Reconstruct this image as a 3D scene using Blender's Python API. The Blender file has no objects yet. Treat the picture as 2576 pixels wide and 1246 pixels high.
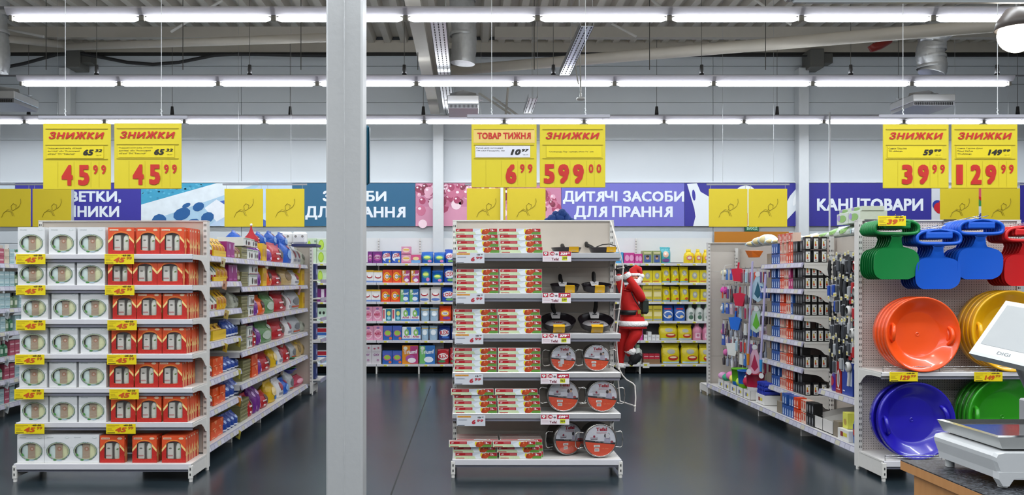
import bpy, math, random
from mathutils import Vector, Matrix
random.seed(7)
PI = math.pi
sc = bpy.context.scene
col = sc.collection

# ------------------------------------------------------------------ camera, world, light, exposure
F, PX, PY, H = 2100.0, 1180.0, 707.0, 1.48        # focal length in pixels of the 2576 frame, principal point, eye height
cam = bpy.data.objects.new('camera', bpy.data.cameras.new('camera'))
col.objects.link(cam)
cam.location = (0, 0, H)
cam.rotation_euler = (PI / 2, 0, 0)
cam.data.sensor_width = 36
cam.data.lens = F / 2576 * 36
cam.data.shift_x = (1288 - PX) / 2576
cam.data.shift_y = (PY - 623) / 2576
cam.data.clip_end = 100
sc.camera = cam
w = bpy.data.worlds.new('world'); sc.world = w
w.use_nodes = True
w.node_tree.nodes['Background'].inputs[0].default_value = (0.75, 0.85, 1, 1)
w.node_tree.nodes['Background'].inputs[1].default_value = 0.03
sc.view_settings.view_transform = 'Standard'
sc.view_settings.look = 'None'
sc.view_settings.gamma = 1
sc.view_settings.use_curve_mapping = False
sc.view_settings.exposure = -0.1
sc.cycles.use_denoising = True
sc.cycles.max_bounces = 8
sc.cycles.transparent_max_bounces = 8
sc.cycles.caustics_reflective = False
sc.cycles.caustics_refractive = False
LAMP_Z = 3.885
LAMP_W = 13.8
TUBE_COL = (0.90, 0.95, 1.0)

def area(name, loc, sx, sy, energy, parent=None):
    l = bpy.data.lights.new(name, 'AREA'); l.shape = 'RECTANGLE'; l.size = sx; l.size_y = sy
    l.energy = energy; l.color = TUBE_COL
    o = bpy.data.objects.new(name, l); col.objects.link(o); o.location = loc
    if parent: o.parent = parent
    return o
for yy in (5.1, 2.6, 0.1, -2.4):                       # the rows of tubes over and behind the camera
    area('lamp_row_light', (0.3, yy, LAMP_Z), 16, 0.05, LAMP_W * 13 * 1.5)
    area('lamp_row_uplight', (0.3, yy, LAMP_Z + .13), 16, 0.05, LAMP_W * 13 * 1.35).rotation_euler = (PI, 0, 0)     # bare tubes throw light up as well
for yy, k in ((7.66, .38), (10.2, .15)):
    area('lamp_row_uplight', (0.3, yy, LAMP_Z + .13), 17, 0.05, LAMP_W * 14 * k).rotation_euler = (PI, 0, 0)
# rows in view run on past both edges of the frame
for yy, xa, xb in ((7.66, -8.6, -5.5), (7.66, 5.5, 8.6), (10.2, -9.6, -6.8), (10.2, 6.7, 9.6), (12.64, -9.9, -8.0), (12.64, 9.0, 10.2)):
    area('lamp_row_light', ((xa + xb) / 2, yy, LAMP_Z), xb - xa, 0.05, LAMP_W * (xb - xa) / 1.2)

def P(px, py, D):
    """the point of the place that lies D metres in front of the eye at a pixel of the photograph"""
    return Vector(((px - PX) / F * D, D, H - (py - PY) / F * D))
def X(px, D): return (px - PX) / F * D
def Z(py, D): return H - (py - PY) / F * D

# ------------------------------------------------------------------ materials
def lin(h):
    out = []
    for i in (0, 2, 4):
        c = int(h[i:i + 2], 16) / 255
        out.append(c / 12.92 if c <= 0.04045 else ((c + 0.055) / 1.055) ** 2.4)
    return out + [1]
_mats = {}
def mat(h, rough=0.5, metal=0.0, noise=0.05, scale=9.0, bump=0.0, coat=0.0, emit=0.0):
    key = (h, rough, metal, noise, scale, bump, coat, emit)
    if key in _mats: return _mats[key]
    m = bpy.data.materials.new('paint_' + h); m.use_nodes = True
    nt = m.node_tree; b = nt.nodes['Principled BSDF']
    c = lin(h)
    b.inputs['Base Color'].default_value = c
    b.inputs['Roughness'].default_value = rough
    b.inputs['Metallic'].default_value = metal
    b.inputs['Coat Weight'].default_value = coat
    if emit:
        b.inputs['Emission Color'].default_value = c; b.inputs['Emission Strength'].default_value = emit
    if noise or bump:
        tc = nt.nodes.new('ShaderNodeTexCoord'); n = nt.nodes.new('ShaderNodeTexNoise')
        n.inputs['Scale'].default_value = scale; n.inputs['Detail'].default_value = 2
        nt.links.new(tc.outputs['Object'], n.inputs['Vector'])
        if noise:
            r = nt.nodes.new('ShaderNodeMix'); r.data_type = 'RGBA'
            nt.links.new(n.outputs['Fac'], r.inputs['Factor'])
            r.inputs['A'].default_value = [min(1, v * (1 - noise)) for v in c[:3]] + [1]
            r.inputs['B'].default_value = [min(1, v * (1 + noise)) for v in c[:3]] + [1]
            nt.links.new(r.outputs['Result'], b.inputs['Base Color'])
        if bump:
            bm = nt.nodes.new('ShaderNodeBump'); bm.inputs['Strength'].default_value = bump
            bm.inputs['Distance'].default_value = 0.01
            nt.links.new(n.outputs['Fac'], bm.inputs['Height']); nt.links.new(bm.outputs['Normal'], b.inputs['Normal'])
    _mats[key] = m
    return m
def named(name, m): m.name = name; return m
WHITE = named('white_powder_coat', mat('d6d4d0', 0.38, bump=0.02, scale=60))
CREAM = named('cream_back_panel', mat('bdb4aa', 0.45, noise=0.03))
LIP = named('shelf_lip_enamel', mat('cfced4', 0.25))
RAIL = named('grey_price_rail', mat('8a8a98', 0.2, noise=0.03))
TRAY = named('lavender_price_strip', mat('a3a2b8', 0.25))
DARK = named('slot_black', mat('16161a', 0.6, noise=0))
STEEL = named('galvanised_steel', mat('b4b6b8', 0.28, 0.9, noise=0.12, scale=14, bump=0.1))
CHROME = named('chrome', mat('d8d8da', 0.12, 1.0, noise=0))
BLACKP = named('black_plastic', mat('131314', 0.45, noise=0.1))
FURW = named('white_fur', mat('f0eeee', 0.9, bump=0.8, scale=80))
def film():
    m = bpy.data.materials.new('clear_film'); m.use_nodes = True; nt = m.node_tree
    nt.nodes.clear()
    o = nt.nodes.new('ShaderNodeOutputMaterial'); mx = nt.nodes.new('ShaderNodeMixShader')
    t = nt.nodes.new('ShaderNodeBsdfTransparent'); g = nt.nodes.new('ShaderNodeBsdfGlossy'); g.inputs['Roughness'].default_value = 0.12
    tc = nt.nodes.new('ShaderNodeTexCoord'); n = nt.nodes.new('ShaderNodeTexNoise'); n.inputs['Scale'].default_value = 25
    b = nt.nodes.new('ShaderNodeBump'); b.inputs['Strength'].default_value = 0.5; b.inputs['Distance'].default_value = 0.01
    nt.links.new(tc.outputs['Object'], n.inputs['Vector']); nt.links.new(n.outputs['Fac'], b.inputs['Height']); nt.links.new(b.outputs['Normal'], g.inputs['Normal'])
    mx.inputs[0].default_value = 0.12
    nt.links.new(t.outputs[0], mx.inputs[1]); nt.links.new(g.outputs[0], mx.inputs[2]); nt.links.new(mx.outputs[0], o.inputs[0])
    return m
FILM = film()

def perforated():
    m = bpy.data.materials.new('perforated_steel_panel'); m.use_nodes = True; nt = m.node_tree; b = nt.nodes['Principled BSDF']
    b.inputs['Roughness'].default_value = 0.45
    tc = nt.nodes.new('ShaderNodeTexCoord'); s = nt.nodes.new('ShaderNodeVectorMath'); s.operation = 'MULTIPLY'; s.inputs[1].default_value = (52, 0, 52)
    f = nt.nodes.new('ShaderNodeVectorMath'); f.operation = 'FRACTION'
    a = nt.nodes.new('ShaderNodeVectorMath'); a.operation = 'SUBTRACT'; a.inputs[1].default_value = (0.5, 0, 0.5)
    l = nt.nodes.new('ShaderNodeVectorMath'); l.operation = 'LENGTH'
    c = nt.nodes.new('ShaderNodeMath'); c.operation = 'LESS_THAN'; c.inputs[1].default_value = 0.17
    mx = nt.nodes.new('ShaderNodeMix'); mx.data_type = 'RGBA'; mx.inputs['A'].default_value = lin('c8bfba'); mx.inputs['B'].default_value = lin('4a4442')
    L = nt.links.new
    L(tc.outputs['Object'], s.inputs[0]); L(s.outputs[0], f.inputs[0]); L(f.outputs[0], a.inputs[0]); L(a.outputs[0], l.inputs[0])
    L(l.outputs['Value'], c.inputs[0]); L(c.outputs[0], mx.inputs['Factor']); L(mx.outputs['Result'], b.inputs['Base Color'])
    return m
PERF = perforated()

# ------------------------------------------------------------------ mesh builder
_txt = {}
_raw = {}
TWIN = dict(zip('АВЕКМНОРСТХІаеорсухіЯИ', 'ABEKMHOPCTXIaeopcyxiRN'))
def raw_text(s, sp):
    if (s, sp) not in _raw:
        c = bpy.data.curves.new('lettering', 'FONT'); c.body = s; c.resolution_u = 2; c.space_character = sp
        o = bpy.data.objects.new('lettering', c); col.objects.link(o)
        dg = bpy.context.evaluated_depsgraph_get(); dg.update()
        m = bpy.data.meshes.new_from_object(o.evaluated_get(dg))
        _raw[(s, sp)] = ([(v.co.x, v.co.y) for v in m.vertices], [tuple(p.vertices) for p in m.polygons])
        bpy.data.objects.remove(o); bpy.data.curves.remove(c); bpy.data.meshes.remove(m)
    return _raw[(s, sp)]
def text2d(s, off=0.02, shear=0.0, space=1.0):
    k = (s, off, shear, space)
    if k not in _txt:
        k0 = (s, None, shear, space)
        if k0 not in _txt:
            sp = space * (1 + (off * 1.2 if off > .02 else 0)); src = ''.join(TWIN.get(ch, ch) for ch in s)
            vs, fs = raw_text(src, sp)
            if any(ch in 'ЯИ' for ch in s):          # these two are R and N turned round
                vs = [list(v) for v in vs]
                for i, ch in enumerate(s):
                    if ch in 'ЯИ':
                        x0 = max([v[0] for v in raw_text(src[:i] , sp)[0]]) + .004 if src[:i].strip() else -9
                        x1 = max(v[0] for v in raw_text(src[:i + 1], sp)[0]) + .004
                        g = [j for j, v in enumerate(vs) if x0 < v[0] <= x1]; lo = min(vs[j][0] for j in g); hi = max(vs[j][0] for j in g)
                        for j in g: vs[j][0] = lo + hi - vs[j][0]
            _txt[k0] = ([(x + shear * y, y) for x, y in vs], fs)
        v0, f0 = _txt[k0]
        if off >= .045: sh = [(a * off, b * off * .8) for a in (-1, 0, 1) for b in (-1, 0, 1)]     # bold: the outline laid over itself, a stroke wider
        elif off >= .03: sh = [(a * off, b * off * .7) for a in (-1, 1) for b in (-1, 1)]
        elif off >= .02: sh = [(-off, 0), (off, 0)]
        else: sh = [(0, 0)]
        vs = []; fs = []
        for ci, (a, b) in enumerate(sh):
            n = len(vs); vs += [(x + a, y + b, ci * 9e-5) for x, y in v0]; fs += [tuple(i + n for i in f) for f in f0]
        x0 = min(v[0] for v in vs); x1 = max(v[0] for v in vs); y0 = min(v[1] for v in vs); y1 = max(v[1] for v in vs)
        _txt[k] = ([((v[0] - x0) / (x1 - x0), (v[1] - y0) / (y1 - y0), v[2]) for v in vs], fs)
    return _txt[k]

class MB:
    def __init__(s): s.v = []; s.f = []; s.mi = []; s.mats = []; s.smooth = []
    def mid(s, m):
        if isinstance(m, str): m = mat(m)
        if m not in s.mats: s.mats.append(m)
        return s.mats.index(m)
    def add(s, vs, fs, m, smooth=False):
        n = len(s.v); i = s.mid(m); s.v += [tuple(v) for v in vs]
        for f in fs: s.f.append(tuple(a + n for a in f)); s.mi.append(i); s.smooth.append(smooth)
        return s
    def box(s, x0, y0, z0, x1, y1, z1, m, c=0.0):
        if x0 > x1: x0, x1 = x1, x0
        if y0 > y1: y0, y1 = y1, y0
        if z0 > z1: z0, z1 = z1, z0
        if c <= 0:
            s.add([(x0, y0, z0), (x1, y0, z0), (x1, y1, z0), (x0, y1, z0), (x0, y0, z1), (x1, y0, z1), (x1, y1, z1), (x0, y1, z1)],
                  [(0, 3, 2, 1), (4, 5, 6, 7), (0, 1, 5, 4), (1, 2, 6, 5), (2, 3, 7, 6), (3, 0, 4, 7)], m)
        else:   # chamfered along z edges and top/bottom
            def ring(z, k): return [(x0 + k, y0 + c, z), (x0 + c, y0 + k, z), (x1 - c, y0 + k, z), (x1 - k, y0 + c, z), (x1 - k, y1 - c, z), (x1 - c, y1 - k, z), (x0 + c, y1 - k, z), (x0 + k, y1 - c, z)]
            rs = [ring(z0, c * .8), ring(z0 + c, 0), ring(z1 - c, 0), ring(z1, c * .8)]
            vs = [p for r in rs for p in r]; fs = [tuple(range(7, -1, -1)), tuple(range(24, 32))]
            for k in range(3):
                for i in range(8):
                    j = (i + 1) % 8; fs.append((k * 8 + i, k * 8 + j, k * 8 + 8 + j, k * 8 + 8 + i))
            s.add(vs, fs, m)
        return s
    def quad(s, a, b, c, d, m): return s.add([a, b, c, d], [(0, 1, 2, 3)], m)
    def cyl(s, p0, p1, r0, r1=None, n=12, m='808080', caps=True):
        return s.tube([p0, p1], [r0, r0 if r1 is None else r1], n, m, caps)
    def tube(s, path, r, n, m, caps=True, smooth=True):
        path = [Vector(p) for p in path]; rs = r if isinstance(r, (list, tuple)) else [r] * len(path)
        d0 = (path[1] - path[0]).normalized()
        up = Vector((0, 0, 1)) if abs(d0.z) < 0.9 else Vector((1, 0, 0))
        vs = []
        for k, p in enumerate(path):
            if k == 0: d = path[1] - path[0]
            elif k == len(path) - 1: d = path[-1] - path[-2]
            else: d = (path[k + 1] - path[k]).normalized() + (path[k] - path[k - 1]).normalized()
            d.normalize(); u = d.cross(up)
            if u.length < 1e-4: u = d.cross(Vector((0, 1, 0)))
            u.normalize(); v = d.cross(u).normalized(); up = u.cross(d)
            for i in range(n):
                a = 2 * PI * i / n; vs.append(p + (u * math.cos(a) + v * math.sin(a)) * rs[k])
        fs = []
        for k in range(len(path) - 1):
            for i in range(n):
                j = (i + 1) % n; fs.append((k * n + i, k * n + n + i, k * n + n + j, k * n + j))
        s.add(vs, fs, m, smooth)
        if caps:
            L = (len(path) - 1) * n
            s.add(vs[:n], [tuple(range(n))], m); s.add(vs[L:], [tuple(range(n - 1, -1, -1))], m)
        return s
    def lathe(s, prof, n, m, axis='z', sx=1, sy=1, c=(0, 0, 0), close=False):
        """prof: (radius, height) pairs"""
        vs = []
        for r, h in prof:
            for i in range(n):
                a = 2 * PI * i / n; x, y = r * math.cos(a) * sx, r * math.sin(a) * sy
                vs.append((x + c[0], y + c[1], h + c[2]) if axis == 'z' else (x + c[0], h + c[1], y + c[2]))
        fs = []; K = len(prof); rng = K if close else K - 1
        for k in range(rng):
            k2 = (k + 1) % K
            for i in range(n):
                j = (i + 1) % n
                q = (k * n + i, k * n + j, k2 * n + j, k2 * n + i)
                fs.append(q if axis == 'z' else q[::-1])
        return s.add(vs, fs, m, True)
    def sphere(s, c, r, m, n=12, sx=1, sy=1, sz=1):
        prof = [(max(1e-4, r * math.sin(PI * k / (n // 2))), -r * sz * math.cos(PI * k / (n // 2))) for k in range(n // 2 + 1)]
        return s.lathe(prof, n, m, 'z', sx, sy, c)
    def prism(s, pts, y0, y1, m):
        """outline pts (x, z) counter-clockwise, extruded along y"""
        n = len(pts); vs = [(x, y0, z) for x, z in pts] + [(x, y1, z) for x, z in pts]
        fs = [tuple(range(n)), tuple(range(2 * n - 1, n - 1, -1))] + [(i, i + n, (i + 1) % n + n, (i + 1) % n) for i in range(n)]
        return s.add(vs, fs, m)
    def flat(s, pts, y, m, proj=None):
        if proj: return s.add([(x, proj(x, z) + y, z) for x, z in pts], [tuple(range(len(pts)))], m)
        return s.add([(x, y, z) for x, z in pts], [tuple(range(len(pts)))], m)
    def rect(s, x0, z0, x1, z1, y, m, proj=None):
        if proj:
            nx = 6
            for i in range(nx):
                a, b = x0 + (x1 - x0) * i / nx, x0 + (x1 - x0) * (i + 1) / nx
                nz = 3
                for k in range(nz):
                    c, d = z0 + (z1 - z0) * k / nz, z0 + (z1 - z0) * (k + 1) / nz
                    s.flat([(a, c), (b, c), (b, d), (a, d)], y, m, proj)
            return s
        return s.flat([(x0, z0), (x1, z0), (x1, z1), (x0, z1)], y, m)
    def ell(s, cx, cz, rx, rz, y, m, n=14, proj=None, tilt=0):
        pts = []
        for i in range(n):
            a = 2 * PI * i / n; x, z = rx * math.cos(a), rz * math.sin(a)
            pts.append((cx + x * math.cos(tilt) - z * math.sin(tilt), cz + x * math.sin(tilt) + z * math.cos(tilt)))
        if proj:
            vs = [(cx, proj(cx, cz) + y, cz)] + [(cx + (x - cx) * .5, proj(cx + (x - cx) * .5, cz + (z - cz) * .5) + y, cz + (z - cz) * .5) for x, z in pts] + [(x, proj(x, z) + y, z) for x, z in pts]
            fs = [(0, 1 + i, 1 + (i + 1) % n) for i in range(n)] + [(1 + i, 1 + n + i, 1 + n + (i + 1) % n, 1 + (i + 1) % n) for i in range(n)]
            return s.add(vs, fs, m)
        return s.flat(pts, y, m)
    def ring(s, cx, cz, rx, rz, t, y, m, n=28):
        vs = []
        for i in range(n):
            a = 2 * PI * i / n; c, d = math.cos(a), math.sin(a)
            vs += [(cx + rx * c, y, cz + rz * d), (cx + (rx + t) * c, y, cz + (rz + t) * d)]
        return s.add(vs, [(2 * i, 2 * i + 1, (2 * i + 3) % (2 * n), (2 * i + 2) % (2 * n)) for i in range(n)], m)
    def text(s, t, x0, z0, x1, z1, y, m, off=0.02, shear=0.0, proj=None, tilt=0, space=1.0):
        vs, fs = text2d(t, off, shear, space)
        pts = []
        cx, cz = (x0 + x1) / 2, (z0 + z1) / 2
        for a, b, c in vs:
            x, z = x0 + a * (x1 - x0) - cx, z0 + b * (z1 - z0) - cz
            x, z = cx + x * math.cos(tilt) - z * math.sin(tilt), cz + x * math.sin(tilt) + z * math.cos(tilt)
            pts.append((x, (proj(x, z) if proj else 0) + y - c * (30 if proj else max(1, 14 * (z1 - z0))), z))
        if any(ch in 'ЖЧнРА' for ch in t):      # glyphs drawn as overlapping strokes: a hair apart each
            for k, f in enumerate(fs): s.add([(pts[i][0], pts[i][1] - (k % 11) * 1.5e-5, pts[i][2]) for i in f], [tuple(range(len(f)))], m)
            return s
        return s.add(pts, fs, m)
    def holed(s, x0, z0, x1, z1, hole, y, m):
        """front rectangle with a hole outline (x, z) around its middle"""
        hx = sum(p[0] for p in hole) / len(hole); hz = sum(p[1] for p in hole) / len(hole)
        out = []
        for x, z in hole:
            dx, dz = x - hx, z - hz
            t = min((x1 - hx) / dx if dx > 1e-9 else 9e9, (x0 - hx) / dx if dx < -1e-9 else 9e9, (z1 - hz) / dz if dz > 1e-9 else 9e9, (z0 - hz) / dz if dz < -1e-9 else 9e9)
            out.append([hx + dx * t, hz + dz * t])
        for c in ((x0, z0), (x1, z0), (x1, z1), (x0, z1)):
            k = min(range(len(out)), key=lambda i: (out[i][0] - c[0]) ** 2 + (out[i][1] - c[1]) ** 2); out[k] = list(c)
        n = len(hole)
        s.add([(x, y, z) for x, z in hole] + [(x, y, z) for x, z in out], [(i, n + i, n + (i + 1) % n, (i + 1) % n) for i in range(n)], m)
        return s
    def mesh(s, name='mesh'):
        me = bpy.data.meshes.new(name); me.from_pydata(s.v, [], s.f)
        for m in s.mats: me.materials.append(m)
        me.polygons.foreach_set('material_index', s.mi); me.polygons.foreach_set('use_smooth', s.smooth)
        me.update(); return me
    def build(s, name, parent=None, loc=(0, 0, 0), rot=(0, 0, 0), scale=(1, 1, 1)): return obj(name, s.mesh(name), parent, loc, rot, scale)

def obj(name, me, parent=None, loc=(0, 0, 0), rot=(0, 0, 0), scale=(1, 1, 1)):
    o = bpy.data.objects.new(name, me); col.objects.link(o)
    o.location = loc; o.rotation_euler = rot; o.scale = scale
    if parent: o.parent = parent
    return o
def tag(o, label=None, cat=None, group=None, kind=None):
    if label: o['label'] = label
    if cat: o['category'] = cat
    if group: o['group'] = group
    if kind: o['kind'] = kind
    return o
def thing(name, label, cat, loc=(0, 0, 0), rot=(0, 0, 0), group=None):
    return tag(obj(name, None, None, loc, rot), label, cat, group)
def clone(o, parent=None):
    c = o.copy(); col.objects.link(c)
    if parent: c.parent = parent
    for ch in list(o.children): clone(ch, c)
    return c
def struct(name, mb, **k): return tag(mb.build(name, **k), kind='structure')
ORD = 'first second third fourth fifth sixth seventh eighth ninth tenth eleventh twelfth thirteenth fourteenth fifteenth sixteenth seventeenth eighteenth nineteenth twentieth'.split()
NUM = 'zero one two three four five six seven eight nine ten eleven twelve thirteen fourteen fifteen sixteen seventeen eighteen nineteen twenty'.split()
SH7 = ['top', 'second', 'third', 'fourth', 'fifth', 'sixth', 'bottom']
SH6 = ['top', 'second', 'third', 'fourth', 'fifth', 'bottom']

# ------------------------------------------------------------------ setting
def floor_mat():
    m = bpy.data.materials.new('polished_grey_floor'); m.use_nodes = True; nt = m.node_tree; b = nt.nodes['Principled BSDF']; L = nt.links.new
    tc = nt.nodes.new('ShaderNodeTexCoord')
    n = nt.nodes.new('ShaderNodeTexNoise'); n.inputs['Scale'].default_value = 0.9; n.inputs['Detail'].default_value = 6
    L(tc.outputs['Object'], n.inputs['Vector'])
    r = nt.nodes.new('ShaderNodeValToRGB'); r.color_ramp.elements[0].position = .3; r.color_ramp.elements[1].position = .7
    r.color_ramp.elements[0].color = lin('1f292f'); r.color_ramp.elements[1].color = lin('273239')
    L(n.outputs['Fac'], r.inputs[0]); L(r.outputs[0], b.inputs['Base Color'])
    r2 = nt.nodes.new('ShaderNodeMapRange'); r2.inputs['To Min'].default_value = .19; r2.inputs['To Max'].default_value = .29
    L(n.outputs['Fac'], r2.inputs['Value']); L(r2.outputs[0], b.inputs['Roughness'])
    b.inputs['IOR'].default_value = 1.55
    return m
XL, XR, YB, YW = -11.0, 12.0, -6.0, 13.75
struct('floor', MB().box(XL, YB, -0.1, XR, YW, 0, floor_mat()))
struct('trim_1', MB().box(-0.545, 4, 0.0, -0.535, 11.7, 0.0015, mat('0c0e10', .7)))
wm = mat('b9bcc0', 0.55, noise=0.04, scale=2)
struct('wall_left', MB().box(XL - .1, YB, 0, XL, YW, 5.6, wm))
struct('wall_right', MB().box(XR, YB, 0, XR + .1, YW, 5.6, wm))
struct('wall_front', MB().box(XL, YB - .1, 0, XR, YB, 5.6, wm))
wb = obj('wall_back', None); tag(wb, kind='structure')
MB().box(XL, YW + .03, 0, XR, YW + .12, 5.6, mat('6c7074', .7)).build('backing', wb)
# sandwich panels laid sideways, joints recessed
wallm = named('white_wall_panel', mat('cdd3d8', 0.45, noise=0.05, scale=1.3, bump=.03))
zz = [0, 1.05, 2.10, 2.92, 3.80, 4.10, 4.42, 4.72, 5.02, 5.24]
for i in range(len(zz) - 1):
    for j, (xa, xb) in enumerate(((XL, -3.75), (-3.75, 4.02), (4.02, XR))):
        MB().box(xa + .004, YW, zz[i] + .004, xb - .004, YW + .03, zz[i + 1] - .004, wallm).build('panel', wb)
upm = mat('c2bbae', .6)
MB().box(XL, YW - .035, 5.24, XR, YW, 5.44, upm).build('top_rail', wb)
MB().box(XL, YW - .03, 5.185, XR, YW, 5.235, mat('2b2a28', .7)).build('gap_strip', wb)
MB().box(XL, YW - .035, 3.095, XR, YW, 3.12, mat('d8dce0', .4)).build('banner_ledge', wb)
# pilasters
for k, (pa, pb) in enumerate(((150, 180), (1089, 1116), (2007, 2033))):
    struct('trim_%d' % (k + 2), MB().box(X(pa, 13.6), 13.55, 0, X(pb, 13.6), YW, 4.95, mat('cfd3d6', .45), c=.01))
    tag(MB().box(X(pb, 13.5) - .02, 13.35, 4.9, X(pb, 13.5) + .2, 13.7, 5.2, mat('6a6a66', .6), c=.01).box(X(pb, 13.5) + .2, 13.4, 4.98, X(pb, 13.5) + .36, 13.6, 5.14, mat('585854', .6), c=.01).build('junction_box'),
        'grey junction box at the top of the %s wall pillar' % ['left', 'middle', 'right'][k], 'junction box', 'junction boxes on the wall pillars')
# corrugated deck
dk = MB(); p = .267; x = XL; prof = []
while x < XR:
    prof += [(x, 5.39), (x + .10, 5.39), (x + .135, 5.50), (x + .235, 5.50)]; x += p
vs = []
for a, z in prof: vs += [(a, YB, z), (a, YW, z)]
dk.add(vs, [(2 * i, 2 * i + 1, 2 * i + 3, 2 * i + 2) for i in range(len(prof) - 1)], mat('c4beb3', .6, noise=.12, scale=3))
struct('ceiling', dk)
struct('roof_slab', MB().box(XL, YB, 5.55, XR, YW + .1, 5.65, mat('55534e')))
bm_ = named('painted_beam', mat('b3ada2', .55, noise=.05))
n = 6
for yy, za, zb, xa, xb in ((12.4, 5.10, 5.26, XL, X(820, 12.4)), (12.4, 5.10, 5.26, X(1245, 12.4), XR), (9.9, 5.2, 5.34, XL, XR), (6.5, 5.2, 5.34, XL, XR)):
    struct('trim_%d' % n, MB().box(xa, yy, za, xb, yy + .12, zb, bm_)); n += 1
# rafter running towards the wall: bottom flange, web, top flange
def rafter(x, num, z0=4.19, y0=4.0, y1=13.55):
    struct('trim_%d' % num, MB().box(x - .075, y0, z0, x + .075, y1, z0 + .02, mat('c4bfb4', .5)).box(x - .008, y0, z0 + .02, x + .008, y1, z0 + .5, mat('a8a399', .6)).box(x - .075, y0, z0 + .5, x + .075, y1, z0 + .52, bm_))
rafter(-0.55, 11)
# slanted roof tubes and struts
struct('trim_14', MB().tube([P(1135, 178, 12.7), P(2610, 55, 9.0)], .075, 14, named('roof_tube', mat('beb8ad', .5))))
struct('trim_15', MB().tube([P(168, 118, 12.7), P(900, 92, 9.6)], .055, 12, bm_))
struct('trim_16', MB().tube([P(160, 112, 12.7), P(-350, 60, 10)], .055, 12, bm_))
for k, (a, b, c, d, D) in enumerate(((1240, 245, 1305, 292, 12.0), (1278, 222, 1272, 290, 12.0), (1205, 235, 1285, 287, 12.0), (1445, 152, 1455, 212, 9.8), (1900, 0, 1990, 62, 10.8), (1540, 60, 1600, 92, 11.8), (1640, 0, 1670, 24, 11), (430, 80, 560, 0, 11.5), (0, 70, 110, 92, 11.8))):
    struct('trim_%d' % (17 + k), MB().tube([P(a, b, D), P(c, d, D - .2)], .018 if k != 3 else .008, 6, mat('c9c7c2', .5)))

# ------------------------------------------------------------------ foreground pillar
pl = MB(); D0 = 5.2; xa, xb = X(820, D0), X(912, D0)
pm = named('painted_steel_pillar', mat('b4b6b8', 0.5, noise=.03, scale=30, bump=.08))
pl.box(xa, D0, 0, xb, D0 + .21, 5.4, pm, c=.012)
pil = struct('pillar', pl)
MB().tube([(((xa + xb) / 2) + .001 * math.sin(i * 2.3), D0 - .0005, i * .05) for i in range(109)], [.0022 + .0016 * max(0, math.sin(i * 1.7 + math.sin(i * .37) * 3)) for i in range(109)], 6, pm).build('weld_seam', pil)
o = MB(); xs = X(930, 5.42)
o.box(X(900, 5.42), 5.412, Z(465, 5.42), xs - .003, 5.44, Z(316, 5.42), mat('1d5a73', .35), c=.012).box(xs - .004, 5.411, Z(462, 5.42), xs, 5.445, Z(320, 5.42), mat('124055', .3))
tag(o.build('teal_sign_frame'), 'teal framed sign peeking out behind the white pillar', 'sign')

# ------------------------------------------------------------------ lights in view
TUBE = mat('ffffff', .4, noise=0, emit=9.0)
TUBE.node_tree.nodes['Principled BSDF'].inputs['Emission Color'].default_value = (.93, .97, 1, 1)
HOUS = named('lamp_housing', mat('dcdae6', .4, noise=.03))
ENDC = named('lamp_end_cap', mat('8b8880', .5))
def lamp_meshes(L):
    h = MB().prism([(-.022, .032), (.022, .032), (.062, .080), (.062, .095), (-.062, .095), (-.062, .080)], -L / 2 - .03, L / 2 + .03, HOUS)
    h.v = [(y, x, z) for x, y, z in h.v]; h.f = [f[::-1] for f in h.f]
    t = MB().tube([(-L / 2 + .02, 0, 0), (-L / 2 + .06, 0, 0), (L / 2 - .06, 0, 0), (L / 2 - .02, 0, 0)], [.012, .028, .028, .012], 10, TUBE)
    return h.mesh('housing'), t.mesh('tube'), MB().box(-.015, -.014, -.02, .015, .014, .03, ENDC, c=.003).mesh('end_cap')
HM, TM, EM = lamp_meshes(1.19)
rows = ((7.66, 25, 'nearest'), (10.2, 51, 'middle'), (12.64, 62, 'farthest'))
for D, px0, word in rows:
    x0 = X(px0, D); pitch = 1.21
    ks = [k for k in range(-2, 14) if X(-60, D) < x0 + (k + .5) * pitch < X(2640, D)]
    for q, k in enumerate(ks):
        xc = x0 + (k + .5) * pitch
        t = thing('fluorescent_lamp', 'fluorescent tube lamp, %s from the left in the %s ceiling row' % (ORD[q], word), 'lamp', (xc, D, LAMP_Z), group='fluorescent lamps of the %s row' % word)
        obj('housing', HM, t); obj('tube', TM, t)
        obj('end_cap', EM, t, (-.595, 0, 0)); obj('end_cap', EM, t, (.595, 0, 0))
        area('lamp_light', (0, 0, -.030), 1.12, 0.045, LAMP_W, t)
    tag(MB().box(X(-80, D), D - .03, LAMP_Z + .096, X(2660, D), D + .03, LAMP_Z + .107, mat('6f6e72', .5)).build('lamp_track'),
        'long grey track carrying the %s row of ceiling tubes' % word, 'light track', 'tracks of the ceiling lamp rows')
HANG = ((10.2, 178, (243, 628, 1017, 1392, 1765, 2140, 2508)), (12.64, 273, (72, 433, 730, 1065, 1652, 1955, 2260, 2560)))
for D, py, xs_ in HANG:
    for q, px in enumerate(xs_):
        c = P(px, py + 14, D)
        t = thing('lamp_hanger', 'small dark cone hanger, %s from left, above the %s lamp row' % (ORD[q], 'middle' if D < 11 else 'farthest'), 'lamp hanger', (c.x, c.y, LAMP_Z + .116), group='hangers above the lamp rows')
        MB().lathe([(.001, .0), (.03, .0), (.02, .12), (.001, .121)], 8, mat('3a3a3c')).build('cone', t)
        MB().cyl((0, 0, .12), (0, 0, 1.3), .0035, n=5, m=mat('55544f')).build('wire', t)
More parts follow.
